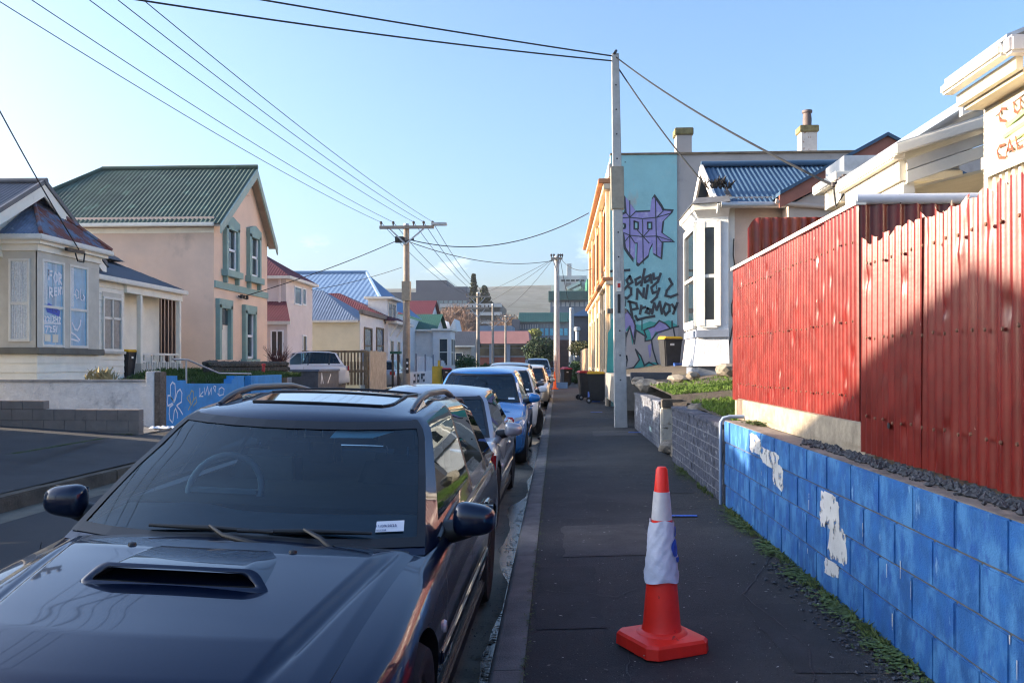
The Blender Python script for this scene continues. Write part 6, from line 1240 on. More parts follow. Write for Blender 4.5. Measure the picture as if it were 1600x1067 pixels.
for k, (px, y, pt, sd, lb) in enumerate([(676, 165, 480, 1, 'leftmost bare tree below the grey block'), (700, 170, 468, 2, 'bare tree right of the leftmost one'), (722, 160, 462, 3, 'tall reddish bare tree in front of the car park block'), (742, 168, 478, 4, 'bare tree beneath the conifers'), (790, 190, 474, 5, 'rounded bare tree between car park and teal roof'), (806, 192, 482, 6, 'small bare tree beside the teal roof')]):
    bare_tree(lb, xy(px, y), y, 1.0, zy(pt, px, y), .42, sd)

# ================================================================ poles and wires
wood = mat('grey_pole_timber', (.26, .23, .20), .85, .2, 4, .3, 30, layers=(((.13, .11, .09), .56, .2, 6, (1, 1, .08)),))
insul = mat('insulator', (.05, .035, .03), .3)
def tpole(label, x, y, ztop, arms, lamp=False, r=.15, m=wood, group='wooden power poles'):
    t = thing('power_pole', label, 'pole', (x, y, -.1), group); MB().tube([(x, y, -.3), (x, y, ztop)], [r * 1.15, r * .82], 12).build('shaft', m, t, smooth=50)
    MB().tube([(x, y, ztop - .02), (x, y, ztop + .06)], [r * .85, r * .7], 12).build('cap', galv, t)
    for (z, w, off) in arms:
        a = MB().box(x - w + off, x + w + off, y - r - .12, y - r + .02, z - .06, z + .06).build('crossarm', wood, t)
        for f in (-.95, -.5, .25, .62, .95):
            MB().lathe([(.0, 0), (.03, 0), (.03, .08), (.06, .1), (.06, .16), (.03, .2), (0, .2)], (x + f * w + off, y - r - .05, z + .06), 8).build('insulator', insul, a)
        for s in (-1, 1): MB().bar((x, y - r - .06, z - .7), (x + s * w * .62 + off, y - r - .06, z - .07), .04, .06).build('brace', galv, t)
    return t
p1x, p1y = -6.35, yx(635, -6.35); p1z = zy(352, 635, p1y)
tp = tpole('timber power pole with wide crossarm and street lamp on the left', p1x, p1y, p1z, [(p1z - .12, 1.15, .05)])
MB().box(p1x + 1.1, p1x + 1.75, p1y - .35, p1y - .1, p1z - .06, p1z + .06).build('street_lamp', galv, tp, bevel=.02)
MB().box(p1x - .17, p1x + .17, p1y - .19, p1y + .19, zy(470, 635, p1y), zy(440, 635, p1y)).build('steel_band', steelgrey, tp); sgp_ = MB().box(p1x + .02, p1x + .13, p1y - .21, p1y - .17, zy(583, 635, p1y), zy(560, 635, p1y)).build('number_sign', blackplastic, tp)
for k in range(2): MB().lathe([(0, 0), (.045, 0), (.045, -.01), (0, -.01)], (p1x + .075, p1y - .211, zy(567 + 9 * k, 635, p1y)), 12, 'y').build('white_disc', whiteink, sgp_)
for s in (-1, 1): MB().tube([(p1x, p1y - .15, p1z - .7), (p1x - .35 * s, p1y - .2, p1z - .62)], .04, 6).build('service_bracket', blackplastic, tp)
MB().box(p1x - .45, p1x - .1, p1y - .2, p1y, p1z - .75, p1z - .5).build('cable_box', blackplastic, tp)
p2 = (xy(747, 70), 70); tpole('second timber power pole along the left, with two short crossarms', p2[0], p2[1], zy(458, 747, 70), [(zy(464, 747, 70), .95, 0), (zy(482, 747, 70), .9, 0)])
p3 = (xy(770, 92), 92); tpole('slim timber pole further along the left', p3[0], p3[1], zy(476, 770, 92), [(zy(502, 770, 92), 1.3, 0)], r=.13)
p4 = (xy(790, 104), 104); tpole('furthest timber pole standing before the brick hall', p4[0], p4[1], zy(494, 790, 104), [(zy(495, 790, 104), 1.1, 0)], r=.13)
p5 = (xy(870, 48.6), 48.6); p5z = zy(402, 870, 48.6); t5_ = tpole('grey power pole at the kerb edge of the right footpath', p5[0], p5[1], p5z, [(p5z - .1, .32, 0)], r=.16, m=poleconc)
MB().tube([(p5[0] - .12, p5[1] - .22, -.05), (p5[0] - .12, p5[1] - .22, 1.8)], .05, 8).build('conduit', galv, t5_)
t = tpole('square pale pole beyond the mural facade on the right', xy(893, 68), 68, zy(482, 893, 68), [], r=.2, m=poleconc)
p0 = (-8.3, -3.5, 7.4); tpole('timber power pole behind the viewer on the left kerb', p0[0], p0[1], 7.5, [(7.35, 1.2, 0)])
def wire(label, a, b, sag, r=.009, group=None, n=28):
    a, b = Vector(a), Vector(b); pts = [a.lerp(b, i / n) - Vector((0, 0, 4 * sag * (i / n) * (1 - i / n))) for i in range(n + 1)]
    o = MB().tube(pts, r, 5).build('overhead_wire', cableblack); tag(o, label, 'wire', group); return o
ya_ = p1y - .2; ORD = ('leftmost', 'second from left', 'middle', 'second from right', 'rightmost')
for k, f in enumerate((-.95, -.5, .25, .62, .95)): wire(ORD[k] + ' of five overhead lines running from the near left pole over the street', (p1x + f * 1.15 + .05, ya_, p1z + .1), (p0[0] + f * 1.2, p0[1] - .2, 7.6), .55, .0085, 'parallel street lines')
for k, f in enumerate((-.95, -.5, .25, .62, .95)): wire(ORD[k] + ' of five overhead lines between the first and second left poles', (p1x + f * 1.15 + .05, ya_, p1z + .1), (p2[0] + f * .9, p2[1] - .2, zy(463, 747, 70) + .15), .5, .012, 'parallel lines along the left poles')
A0 = Vector((PX + lean, PYY, pz - .05))
for k, (px, dz) in enumerate(((450, 0), (332, -.1))):
    Q = ay(440, 0, 14.8); T = A0 + (Q - A0) * 1.9 - Vector((0, 0, .35 * k)); wire(('upper' if k == 0 else 'lower') + ' service cable crossing the street from the square pole top', A0 + Vector((0, 0, dz)), T, .06 if k == 0 else .14, .016)
wire('service cable dropping from the square pole to the bay window cottage', A0 - Vector((0, 0, .15)), ay(1108, 296, 18.0), .10, .016); wire('service cable from the square pole to the verandah house porch', A0, ay(1302, 290, 10.3), .12, .016)
br_ = ay(1302, 290, 10.3); t = thing('cable_bracket', 'cluster of black insulators on the verandah house gutter', 'bracket', br_)
for k in range(4): MB().lathe([(0, 0), (.03, .01), (.03, .06), (0, .07)], br_ + Vector((.04 * k, -.02, .03 * k - .03)), 8).build('insulator', insul, t)
MB().tube([br_, br_ + Vector((.03, 0, -.25)), br_ + Vector((.12, 0, -.1))], .012, 6).build('cable_tail', cableblack, t)
B1 = Vector((p1x, p1y - .2, p1z - .65))
wire('service cable from the left pole to the peach house bracket', B1 + Vector((-.3, 0, 0)), sb2, .12, .016); wire('service cable from the left pole to the mural building cornice', B1 + Vector((.2, 0, 0)), (XM - .35, yx(922, XM - .3), zx(333, 922, XM - .3)), .75, .02)
wire('slack cable from the left pole across to the kerb pole', B1 + Vector((.2, 0, -.1)), (p5[0], p5[1], p5z - .15), .5, .016); wire('service cable from the left pole to the maroon-roofed house', (p1x - .2, p1y, zy(418, 630, p1y)), (X1 + .05, y1b - .4, zx(452, 480, X1)), .1, .012)
SPQ = ax(-60, 60, XH + .35)
wire('service cable coming down to the bay house eave', SPQ, (XH + .3, yx(122, XH + .28), zg_ - .15), .1, .014)
tpole('timber service pole just outside the left picture edge', SPQ.x, SPQ.y, SPQ.z + .15, [(SPQ.z - .3, .8, 0)])
tpole('timber pole beside the long cottage, outside the picture', T.x, T.y, T.z + .5, [(T.z + .2, .8, 0)])
for k in range(3): wire(('upper', 'middle', 'lower')[k] + ' of three lines fanning from the kerb pole to the far left', (p5[0] - .2, p5[1], p5z - .1), (p4[0] - 4 * k, 100, 7.5), .4, .012, 'lines from the kerb pole')
wire('line from the kerb pole to the mural building', (p5[0] + .2, p5[1], p5z - .05), (XM - .3, yx(925, XM - .3), zx(420, 925, XM - .3)), .3, .014); wire('line from the kerb pole down to the far right pole', (p5[0] + .2, p5[1], p5z - .15), (xy(893, 68), 68, 5.2), .2, .014)
# ================================================================ parked cars
P_SPEC = {'black_blue_paint': .04}
def carpaint(name, col, metal=.0, rough=.22, flake=.06):
    return mat(name, col, rough, flake, 90, coat=1.0, metal=metal, spec=P_SPEC.get(name, .3), coords='object')
tyre_m = mat('tyre_rubber', (.012, .012, .013), .85, .2, 20, .1, 60, coords='object'); rim_m = mat('alloy_rim', (.30, .30, .31), .35, .1, 9, metal=.9, coords='object'); rimdark = mat('dark_alloy_rim', (.06, .06, .065), .35, .1, 9, metal=.8, coords='object')
interior = mat('car_interior', (.02, .021, .024), .8, .2, 8, coords='object'); seatm = mat('car_seat', (.04, .042, .046), .85, .2, 8, coords='object'); dashm = mat('car_dash', (.085, .09, .10), .75, .1, 8, coords='object')
trimblk = mat('black_trim', (.010, .010, .011), .4, .1, 9, coords='object'); chrome = mat('chrome', (.75, .75, .76), .12, .03, 5, metal=1, coords='object')
cglass = glassmat('car_glass', (.58, .80, .88), 1.0, .008, 1.6); cglass_d = glassmat('car_glass_privacy', (.10, .12, .13), 1.0)
headl = mat('headlamp', (.50, .52, .55), .12, .15, 14, spec=.9, coat=1, coords='object'); taill = mat('tail_lamp', (.40, .01, .012), .15, .1, 9, coat=1, coords='object'); amber = mat('amber_lens', (.55, .20, .05), .2, .1, 9, coat=1, coords='object'); clearlens = mat('clear_lens', (.5, .46, .48), .15, .1, 9, coat=1, coords='object')
def interp(tab, y):      # monotone cubic, so that panels stay fair
    if y <= tab[0][0]: return tab[0][1]
    if y >= tab[-1][0]: return tab[-1][1]
    n = len(tab); d = [(tab[i+1][1] - tab[i][1]) / (tab[i+1][0] - tab[i][0]) for i in range(n - 1)]
    def tan(i):
        if i == 0: return d[0]
        if i == n - 1: return d[-1]
        if d[i-1] * d[i] <= 0: return 0.
        h0, h1 = tab[i][0] - tab[i-1][0], tab[i+1][0] - tab[i][0]; w1, w2 = 2 * h1 + h0, h1 + 2 * h0
        return (w1 + w2) / (w1 / d[i-1] + w2 / d[i])
    for i in range(n - 1):
        if y <= tab[i+1][0]:
            h = tab[i+1][0] - tab[i][0]; t = (y - tab[i][0]) / h; m0, m1 = tan(i) * h, tan(i + 1) * h
            return (2*t**3 - 3*t*t + 1) * tab[i][1] + (t**3 - 2*t*t + t) * m0 + (-2*t**3 + 3*t*t) * tab[i+1][1] + (t**3 - t*t) * m1
def make_wheel(t, x, y, r, w, side, rimmat, steer=0., spokes=5):
    wh = bpy.data.objects.new('wheel', None); C.objects.link(wh); wh.parent = t; wh.location = (x, y, r); wh.rotation_euler = (0, 0, steer)
    h = w / 2; ty = [(r * .64, -h * .8), (r * .80, -h), (r * .93, -h * .95), (r * .995, -h * .6), (r, 0), (r * .995, h * .6), (r * .93, h * .95), (r * .80, h), (r * .64, h * .8)]
    MB().lathe(ty, n=32, axis='x').build('tyre', tyre_m, wh, smooth=50, local=True)
    mb = MB(); s = side
    mb.lathe([(r * .655, s * h * .8), (r * .64, s * h * .6), (r * .60, s * h * .2), (.0, s * h * .2)], n=28, axis='x')
    rim = mb.build('rim', rimdark, wh, smooth=40, local=True); mb = MB()
    for k in range(spokes):
        a = 2 * math.pi * k / spokes + .3; d = Vector((0, math.cos(a), math.sin(a))); n_ = Vector((0, -math.sin(a), math.cos(a)))
        x0 = s * h * .62; x1 = s * h * .78
        P = [Vector((x0 - s * .03, 0, 0)) - n_ * .03, Vector((x0 - s * .03, 0, 0)) + n_ * .03, d * r * .64 + n_ * .042 + Vector((x1 - s * .03, 0, 0)), d * r * .64 - n_ * .042 + Vector((x1 - s * .03, 0, 0)),
             Vector((x0, 0, 0)) - n_ * .025, Vector((x0, 0, 0)) + n_ * .025, d * r * .64 + n_ * .034 + Vector((x1, 0, 0)), d * r * .64 - n_ * .034 + Vector((x1, 0, 0))]
        mb.hexa(P)
    mb.lathe([(r * .62, s * h * .74), (r * .66, s * h * .82), (r * .68, s * h * .74)], n=28, axis='x'); mb.lathe([(.055, s * h * .5), (.05, s * h * .72), (0, s * h * .74)], n=12, axis='x')
    mb.build('spokes', rimmat, wh, smooth=35, local=True)
    return wh
def make_car(name, label, P, paint, loc, rot, group='cars parked along the kerb', detail=False):
    t = thing(name, label, 'car', loc, group, world=False); t.rotation_euler = rot
    L, W = P['L'], P['W']; r = P['r']; fa, ra = P['fa'], P['ra']; top, edge = P['top'], P['edge']; zl = .19
    # --- body shell: closed loft of rings along y
    NY = 74; ys = [L * (i / NY) for i in range(NY + 1)]
    ys = sorted(set([0, .012, .03, .06, .1, .15, .21] + [.28 + (L - .56) * i / 58 for i in range(59)] + [L - .21, L - .15, L - .1, L - .06, L - .03, L - .012, L]))
    rings = []
    for y in ys:
        f = min(1, y / P['nose']); g = min(1, (L - y) / P['tail'])
        w = W * (1 - P['nt'] * (1 - f) ** 2.4) * (1 - P['tt'] * (1 - g) ** 2.4)
        zc, ze = interp(top, y), interp(edge, y); zlo = zl + .05 * (1 - f) ** 2 + .08 * (1 - g) ** 2
        hgt = ze - zlo
        sec = [(w - .16, zlo - .02), (w - .06, zlo), (w - .022, zlo + .05), (w - .008, zlo + hgt * .22), (w - .004, zlo + hgt * .34), (w, zlo + hgt * .46), (w + .004, zlo + hgt * .60), (w - .002, zlo + hgt * .72), (w - .012, zlo + hgt * .83), (w - .032, zlo + hgt * .93), (w - .062, zlo + hgt * .985), (w - .10, ze + .004)]
        ns = 9
        for k in range(1, ns + 1):
            q = 1 - k / ns; xx = (w - .10) * q; sec.append((xx, ze + .004 + (zc - ze - .004) * (1 - q * q)))
        half = sec; full = [(x, z) for x, z in half] + [(-x, z) for x, z in half[::-1][1:]]
        rings.append([(x, y, z) for x, z in full])
    n = len(rings[0]); mb = MB(); mb.add([p for q in rings for p in q], [(i*n+k, i*n+(k+1) % n, (i+1)*n+(k+1) % n, (i+1)*n+k) for i in range(len(ys)-1) for k in range(n)] + [tuple(range(n)), tuple((len(ys)-1)*n+k for k in range(n))[::-1]])
    body = mb.build('body', [paint, trimblk], t, weld=True, local=True)
    cut = MB(); ar = r + .045
    for y in (fa, ra):
        for s in (-1, 1): cut.lathe([(ar, s * (W - .30)), (ar, s * (W + .12))] if s > 0 else [(ar, -(W + .12)), (ar, -(W - .30))], (0, y, r + .005), 36, 'x', 0)
    cu = cut.build('cutter', [trimblk], None, weld=True, local=True); bo = body.modifiers.new('b', 'BOOLEAN'); bo.operation = 'DIFFERENCE'; bo.solver = 'EXACT'; bo.object = cu
    try: bo.material_mode = 'TRANSFER'
    except Exception: pass
    body.parent = None; bpy.context.view_layer.update()
    dg = bpy.context.evaluated_depsgraph_get(); me = bpy.data.meshes.new_from_object(body.evaluated_get(dg)); body.modifiers.clear(); old = body.data; body.data = me; body.parent = t; me.name = 'body'; bpy.data.objects.remove(cu)
    bm = bmesh.new(); bm.from_mesh(me)
    for f in bm.faces: f.smooth = True
    for e in bm.edges: e.smooth = e.is_manifold and e.calc_face_angle(0) < R(32)
    bm.to_mesh(me); bm.free()
    # --- greenhouse
    G = P['G']; wb, wt = G['wb'], G['wt']; zb = lambda y: interp(G['belt'], y); zr = lambda y: interp(G['roof'], y)
    hs = [0, .05, .14, .3, .5, .7, .84, .91, .955, .985, 1.0]; nf = 10; bow = G['bow']
    def wid(h, y):
        k = (y - G['ym']) / G['yl']; base = wb + (wt - wb) * h - .045 * max(0, (h - .84) / .16) ** 2
        return base * (1 - .05 * k * k)
    cols = ['F'] * nf + ['A'] + sum([['W%d' % k, 'P'] for k in range(len(G['win']))], [])[:-1] + ['C'] + ['Rr'] * nf
    def ringpts(h):
        lerp = lambda a: a[0] + (a[1] - a[0]) * h
        ya = lerp(G['A']); yr = lerp(G['Rw']); pts = []; wf = wid(h, ya)
        hz = lambda y: zb(y) + (zr(y) - zb(y)) * h
        for k in range(nf + 1):
            s = k / nf; x = (wf - P.get('pill', .035)) * s; y = ya - bow * (1 - s ** 2.2); pts.append(Vector((x, y, hz(y) + (.012 * (1 - s * s)) * h)))
        edges = []
        for (b0, b1, t0, t1) in G['win']: edges += [b0 + (t0 - b0) * h, b1 + (t1 - b1) * h]
        for y in edges: pts.append(Vector((wid(h, y), y, hz(y))))
        wr = wid(h, yr)
        for k in range(nf + 1):
            s = 1 - k / nf; y = yr + bow * .55 * (1 - s ** 2.2); pts.append(Vector(((wr - .05) * s, y, hz(y) + (.012 * (1 - s * s)) * h)))
        return pts
    Rg = [ringpts(h) for h in hs]; nc = len(Rg[0]) - 1
    parts = {}
    for i in range(len(hs) - 1):
        for c in range(nc):
            nm = cols[c]; lo, hi = (2, 8)
            if nm == 'F': lo, hi = (1, 8)
            key = nm if (nm[0] in 'FWR' and lo <= i < hi) else ('P' if nm == 'P' and 1 <= i < 8 else 'S')
            q = [Rg[i][c], Rg[i][c+1], Rg[i+1][c+1], Rg[i+1][c]]
            for s in (1, -1):
                kk = key if key in ('F', 'Rr', 'S') else 'P%d%d' % (c, s) if key == 'P' else key + ('r' if s > 0 else 'l')
                parts.setdefault(kk, MB()).add([(v.x * s, v.y, v.z) for v in q], [(0, 1, 2, 3) if s > 0 else (3, 2, 1, 0)])
    # roof skin
    topr = Rg[-1]; mid = topr[nf + 1:len(topr) - nf - 1]; rows = [topr[:nf + 1]]
    for v in mid:
        fr = (v.y - G['A'][1]) / (G['Rw'][1] - G['A'][1]); bw = -bow * max(0, 1 - fr * 3) + bow * .55 * max(0, fr * 3 - 2)
        rows.append([Vector((v.x * k / nf, v.y + bw * (1 - (k / nf) ** 2.2), v.z + P.get('crown', .035) * (1 - (k / nf) ** 2) * min(1, .35 + fr * 3, .35 + (1 - fr) * 3))) for k in range(nf + 1)])
    rows.append(topr[len(topr) - nf - 1:][::-1])
    S = parts['S']
    for a, b in zip(rows, rows[1:]):
        for k in range(nf):
            for s in (1, -1): S.add([(v.x * s, v.y, v.z) for v in (a[k], a[k+1], b[k+1], b[k])], [(0, 1, 2, 3)])
    def roofpt(fx, y):      # point on the roof skin at lateral fraction fx
        for a, b in zip(rows, rows[1:]):
            s = abs(fx) * nf; k = min(nf - 1, int(s)); u = s - k; pa = a[k].lerp(a[k+1], u); pb = b[k].lerp(b[k+1], u)
            if pa.y - 1e-6 <= y <= pb.y + 1e-6:
                q = pa.lerp(pb, (y - pa.y) / max(1e-6, pb.y - pa.y)); return Vector((q.x * (1 if fx >= 0 else -1), q.y, q.z))
        return Vector((fx * wt, y, zr(y)))
    cab = S.build('cabin_shell', paint, t, weld=True, smooth=38, local=True)
    for k in sorted(parts):
        if k[0] == 'P': parts[k].build('pillar_trim', trimblk, t, weld=True, smooth=50, local=True)
    ws = parts['F'].build('windscreen', cglass, t, weld=True, smooth=60, local=True); parts['Rr'].build('rear_window', cglass_d, t, weld=True, smooth=60, local=True)
    for k in sorted(parts):
        if k[0] == 'W': parts[k].build('side_window', cglass if (detail and k[1] == '0') else cglass_d if k[1] != '0' else cglass, t, weld=True, smooth=60, local=True)
    def wsp(fx, h):         # point on the windscreen
        i = max(j for j in range(len(hs) - 1) if hs[j] <= h); u = (h - hs[i]) / (hs[i+1] - hs[i]); s = abs(fx) * nf; k = min(nf - 1, int(s)); v = s - k
        q = Rg[i][k].lerp(Rg[i][k+1], v).lerp(Rg[i+1][k].lerp(Rg[i+1][k+1], v), u); return Vector((q.x * (1 if fx >= 0 else -1), q.y, q.z))
    # black surround of the windscreen
    fr_ = MB()
    for s in (1, -1):
        for (h0, h1, k0, k1) in ((.05, .985, .955, 1.0), (.91, .975, 0, 1.0), (.05, .11, 0, 1.0)):
            for i in range(12):
                for j in range(4 if k0 == 0 else 1):
                    ha, hb2 = h0 + (h1 - h0) * i / 12, h0 + (h1 - h0) * (i + 1) / 12; ka, kb = k0 + (k1 - k0) * j / (4 if k0 == 0 else 1), k0 + (k1 - k0) * (j + 1) / (4 if k0 == 0 else 1)
                    if k0 == 0 and i % 3: continue
                    if k0 == 0: hb2 = h0 + (h1 - h0) * (i + 3) / 12
                    o_ = Vector((0, -.004, .003)); fr_.add([wsp(s * ka, ha) + o_, wsp(s * kb, ha) + o_, wsp(s * kb, hb2) + o_, wsp(s * ka, hb2) + o_], [(0, 1, 2, 3)])
    fr_.build('windscreen_seal', trimblk, t, weld=None, smooth=60, local=True)
    # cabin floor/dash tub, seats
    ya0, yr0 = G['A'][0] - bow * .3, G['Rw'][0]
    tub = MB(); tub.box(-wb + .1, wb - .1, ya0 + .5, yr0 - .1, zb(2) - .12, zb(2) + .012); tub.build('cabin_tub', interior, t, local=True)
    dsh = MB(); dsh.grid(lambda a, b: (-(wb - .12) + 2 * (wb - .12) * a, G['A'][0] - bow * (1 - (2 * a - 1) ** 2) + .05 + .62 * b, zb(1.5) + .03 + .045 * math.sin(min(1, b * 1.4) * 1.57) - (.2 * (b - .8) / .2 if b > .8 else 0) + .035 * math.exp(-((a - .25) / .1) ** 2) * math.sin(b * 3.14)), 24, 12); dsh.build('dashboard', dashm, t, smooth=60, weld=None, local=True)
    zs = zb(2)
    for sx in (-1, 1):
        for yy in (ya0 + 1.28, ya0 + 2.15):
            st = MB(); st.hexa([(sx*.37-.24, yy, zs-.1), (sx*.37+.24, yy, zs-.1), (sx*.37+.24, yy+.14, zs-.1), (sx*.37-.24, yy+.14, zs-.1), (sx*.37-.17, yy+.14, zs+.17), (sx*.37+.17, yy+.14, zs+.17), (sx*.37+.17, yy+.24, zs+.17), (sx*.37-.17, yy+.24, zs+.17)]); so = st.build('seat', seatm, t, bevel=.04, local=True)
            MB().box(sx*.37-.12, sx*.37+.12, yy+.16, yy+.25, zs+.20, zs+.32).build('headrest', seatm, so, bevel=.03, local=True)
            for k in (-.06, .06): MB().tube([(sx*.37+k, yy+.15, zs+.16), (sx*.37+k, yy+.15, zs+.22)], .006, 6).build('headrest_post', chrome, so, local=True)
    sw = MB(); cx = -.37; cy = ya0 + .78; cz = zs + .03; ring = [(cx + .185 * math.cos(a), cy + .075 * math.sin(a), cz + .17 * math.sin(a)) for a in [2 * math.pi * k / 28 for k in range(29)]]
    sw.tube(ring, .017, 8, cap=False); sw.bar((cx - .17, cy, cz), (cx + .17, cy, cz), .05, .02); sw.build('steering_wheel', mat('steering_leather', (.16, .165, .175), .6, .1, 9), t, smooth=60, local=True)
    MB().box(-.11, .11, wsp(0, .8).y + .06, wsp(0, .8).y + .09, wsp(0, .8).z - .06, wsp(0, .8).z + .01).build('rear_view_mirror', trimblk, t, bevel=.015, local=True)
    # wheels
    for (y, st_) in ((fa, P.get('steer', 0)), (ra, 0)):
        for s in (-1, 1): make_wheel(t, s * (W - .105), y, r, .21, s, P.get('rim', rim_m), st_, P.get('spokes', 5))
    # door mirrors
    for s in (-1, 1):
        m0 = Vector((s * (wb + .005), G['A'][0] + .32, zb(1.6) + .03)); mr = bpy.data.objects.new('door_mirror', None)
        bm = bmesh.new(); bmesh.ops.create_uvsphere(bm, u_segments=20, v_segments=12, radius=1)
        for v in bm.verts:
            c = v.co; e = lambda q, p: math.copysign(abs(q) ** p, q); v.co = Vector((e(c.x, .62) * .096, e(c.y, .75) * .07 * (1 if c.y < 0 else .55), e(c.z, .62) * .072)); v.co.z *= 1 - .18 * s * v.co.x / .096
        me = bpy.data.meshes.new('door_mirror'); bm.to_mesh(me); bm.free()
        for f in me.polygons: f.use_smooth = True
        mo = link('door_mirror', me, P.get('mirror', paint), t); mo.location = (s * (wb + P.get('mo', .145)), m0.y - .02, m0.z + .055)
        MB().tube([m0 + Vector((-s * .03, .02, -.015)), m0 + Vector((s * .06, .0, .01)), m0 + Vector((s * .12, 0, .035))], [.055, .045, .04], 10).build('mirror_arm', trimblk, t, smooth=60, local=True)
        MB().box(s * (wb + P.get('mo', .145)) - .078, s * (wb + P.get('mo', .145)) + .078, m0.y + .019, m0.y + .024, m0.z, m0.z + .115).build('mirror_glass', chrome, t, local=True)
        hl = P['head']; x0, x1 = sorted((s * hl[0], s * hl[1])); fy = hl[2]
        hm = MB(); nsx = 8
        def hp(a, b, s=s):
            x = hl[0] + (hl[1] - hl[0]) * a; yb2 = fy + hl[5] * a ** 1.8 + .02 * (b); return (s * x, yb2 + .05 * b * b, hl[3] + (hl[4] - hl[3]) * b + .02 * a)
        hm.grid(hp, 10, 6); hm.build('headlight', headl, t, smooth=60, weld=None, local=True)
        MB().box(*sorted((s * (W * .62), s * (W * .93))), L - .10, L - .02, zb(L - .5) - .22, zb(L - .5) - .02).build('tail_light', taill, t, bevel=.02, local=True)
        # handles, side marker, side moulding
        for yh in P['handles']:
            MB().box(*sorted((s * (W - .01), s * (W + .022))), yh, yh + .18, zb(2) - .145, zb(2) - .115).build('door_handle', paint, t, bevel=.008, local=True)
        MB().lathe([(0, 0), (.028, 0), (.022, .012), (0, .014)] if s > 0 else [(0, 0), (.028, 0), (.022, -.012), (0, -.014)], (s * (W + .001), fa + r + .13, zl + (interp(edge, fa + .4) - zl) * .60), 12, 'x').build('side_marker', clearlens, t, smooth=40, local=True)
        mo2 = MB(); mo2.hexa([(s * (W - .004), fa + r + .10, zl + .21), (s * (W + .009), fa + r + .10, zl + .22), (s * (W + .009), ra - r - .10, zl + .22), (s * (W - .004), ra - r - .10, zl + .21), (s * (W - .004), fa + r + .10, zl + .275), (s * (W + .009), fa + r + .10, zl + .265), (s * (W + .009), ra - r - .10, zl + .265), (s * (W - .004), ra - r - .10, zl + .275)]); mo2.build('side_moulding', paint, t, bevel=.005, local=True)
        MB().box(*sorted((s * (W - .05), s * (W - .008))), fa + r + .06, ra - r - .06, zl - .03, zl + .055).build('sill_trim', P.get('sill', trimblk), t, bevel=.012, local=True)
        for (d0, d1) in P['doors']:       # door shut lines as thin grooves strips
            zt2 = zb(d0); dm = MB(); pts = []
            for k in range(13):
                f = k / 12; z = zl + .10 + (zt2 - zl - .12) * f; pts.append((s * (W + .0055 - .02 * max(0, f - .8) / .2 - .012 * max(0, .25 - f) / .25), d0 + (d1 - d0) * f, z))
            for a, b in zip(pts, pts[1:]): dm.add([(a[0], a[1] - .003, a[2]), (a[0], a[1] + .003, a[2]), (b[0], b[1] + .003, b[2]), (b[0], b[1] - .003, b[2])], [(0, 1, 2, 3)])
            dm.build('door_gap', trimblk, t, weld=None, local=True)
    # grille, lower intake, bumper lip, number plate
    MB().box(-.36, .36, -.012, .03, P['head'][3] + .02, P['head'][3] + .12).build('grille', trimblk, t, bevel=.02, local=True); MB().box(-.52, .52, -.010, .04, zl + .06, zl + .17).build('lower_intake', trimblk, t, bevel=.02, local=True)
    MB().box(-.18, .18, -.022, -.013, zl + .19, zl + .29).build('number_plate', whiteink, t, local=True)
    for k in range(2):     # wipers
        fx = (-.10, .42)[k]; p0_ = wsp(fx, .08) + Vector((0, -.03, .015)); e0 = wsp(fx - .42, .13) + Vector((0, -.012, .014)); e1 = wsp(fx + .30, .13) + Vector((0, -.012, .014)); md = e0.lerp(e1, .5)
        w_ = MB(); w_.tube([e0, md + Vector((0, -.006, .004)), e1], [.007, .012, .007], 6); wo_ = w_.build('wiper_blade', trimblk, t, smooth=60, local=True); MB().tube([wsp(fx + .12 if k else fx + .3, .05) + Vector((0, -.04, .012)), wsp(fx + .05, .08) + Vector((0, -.03, .03)), md + Vector((0, -.012, .014))], [.014, .011, .007], 6).build('wiper_arm', trimblk, wo_, smooth=60, local=True)
    lb = MB(); a_, b_ = wsp(.735, .15), wsp(.885, .15); c_, d_ = wsp(.885, .215), wsp(.735, .215); q_ = Vector((0, -.006, .004))
    lb.add([a_ + q_, b_ + q_, c_ + q_, d_ + q_], [(0, 1, 2, 3)]); lbo = lb.build('licence_label', mat('label_white', (.62, .68, .72), .5, .05, 9), t, weld=None, local=True)
    return dict(t=t, wsp=wsp, roofpt=roofpt, rows=rows, label=lbo, body=body, zb=zb, edge=edge, top=top)

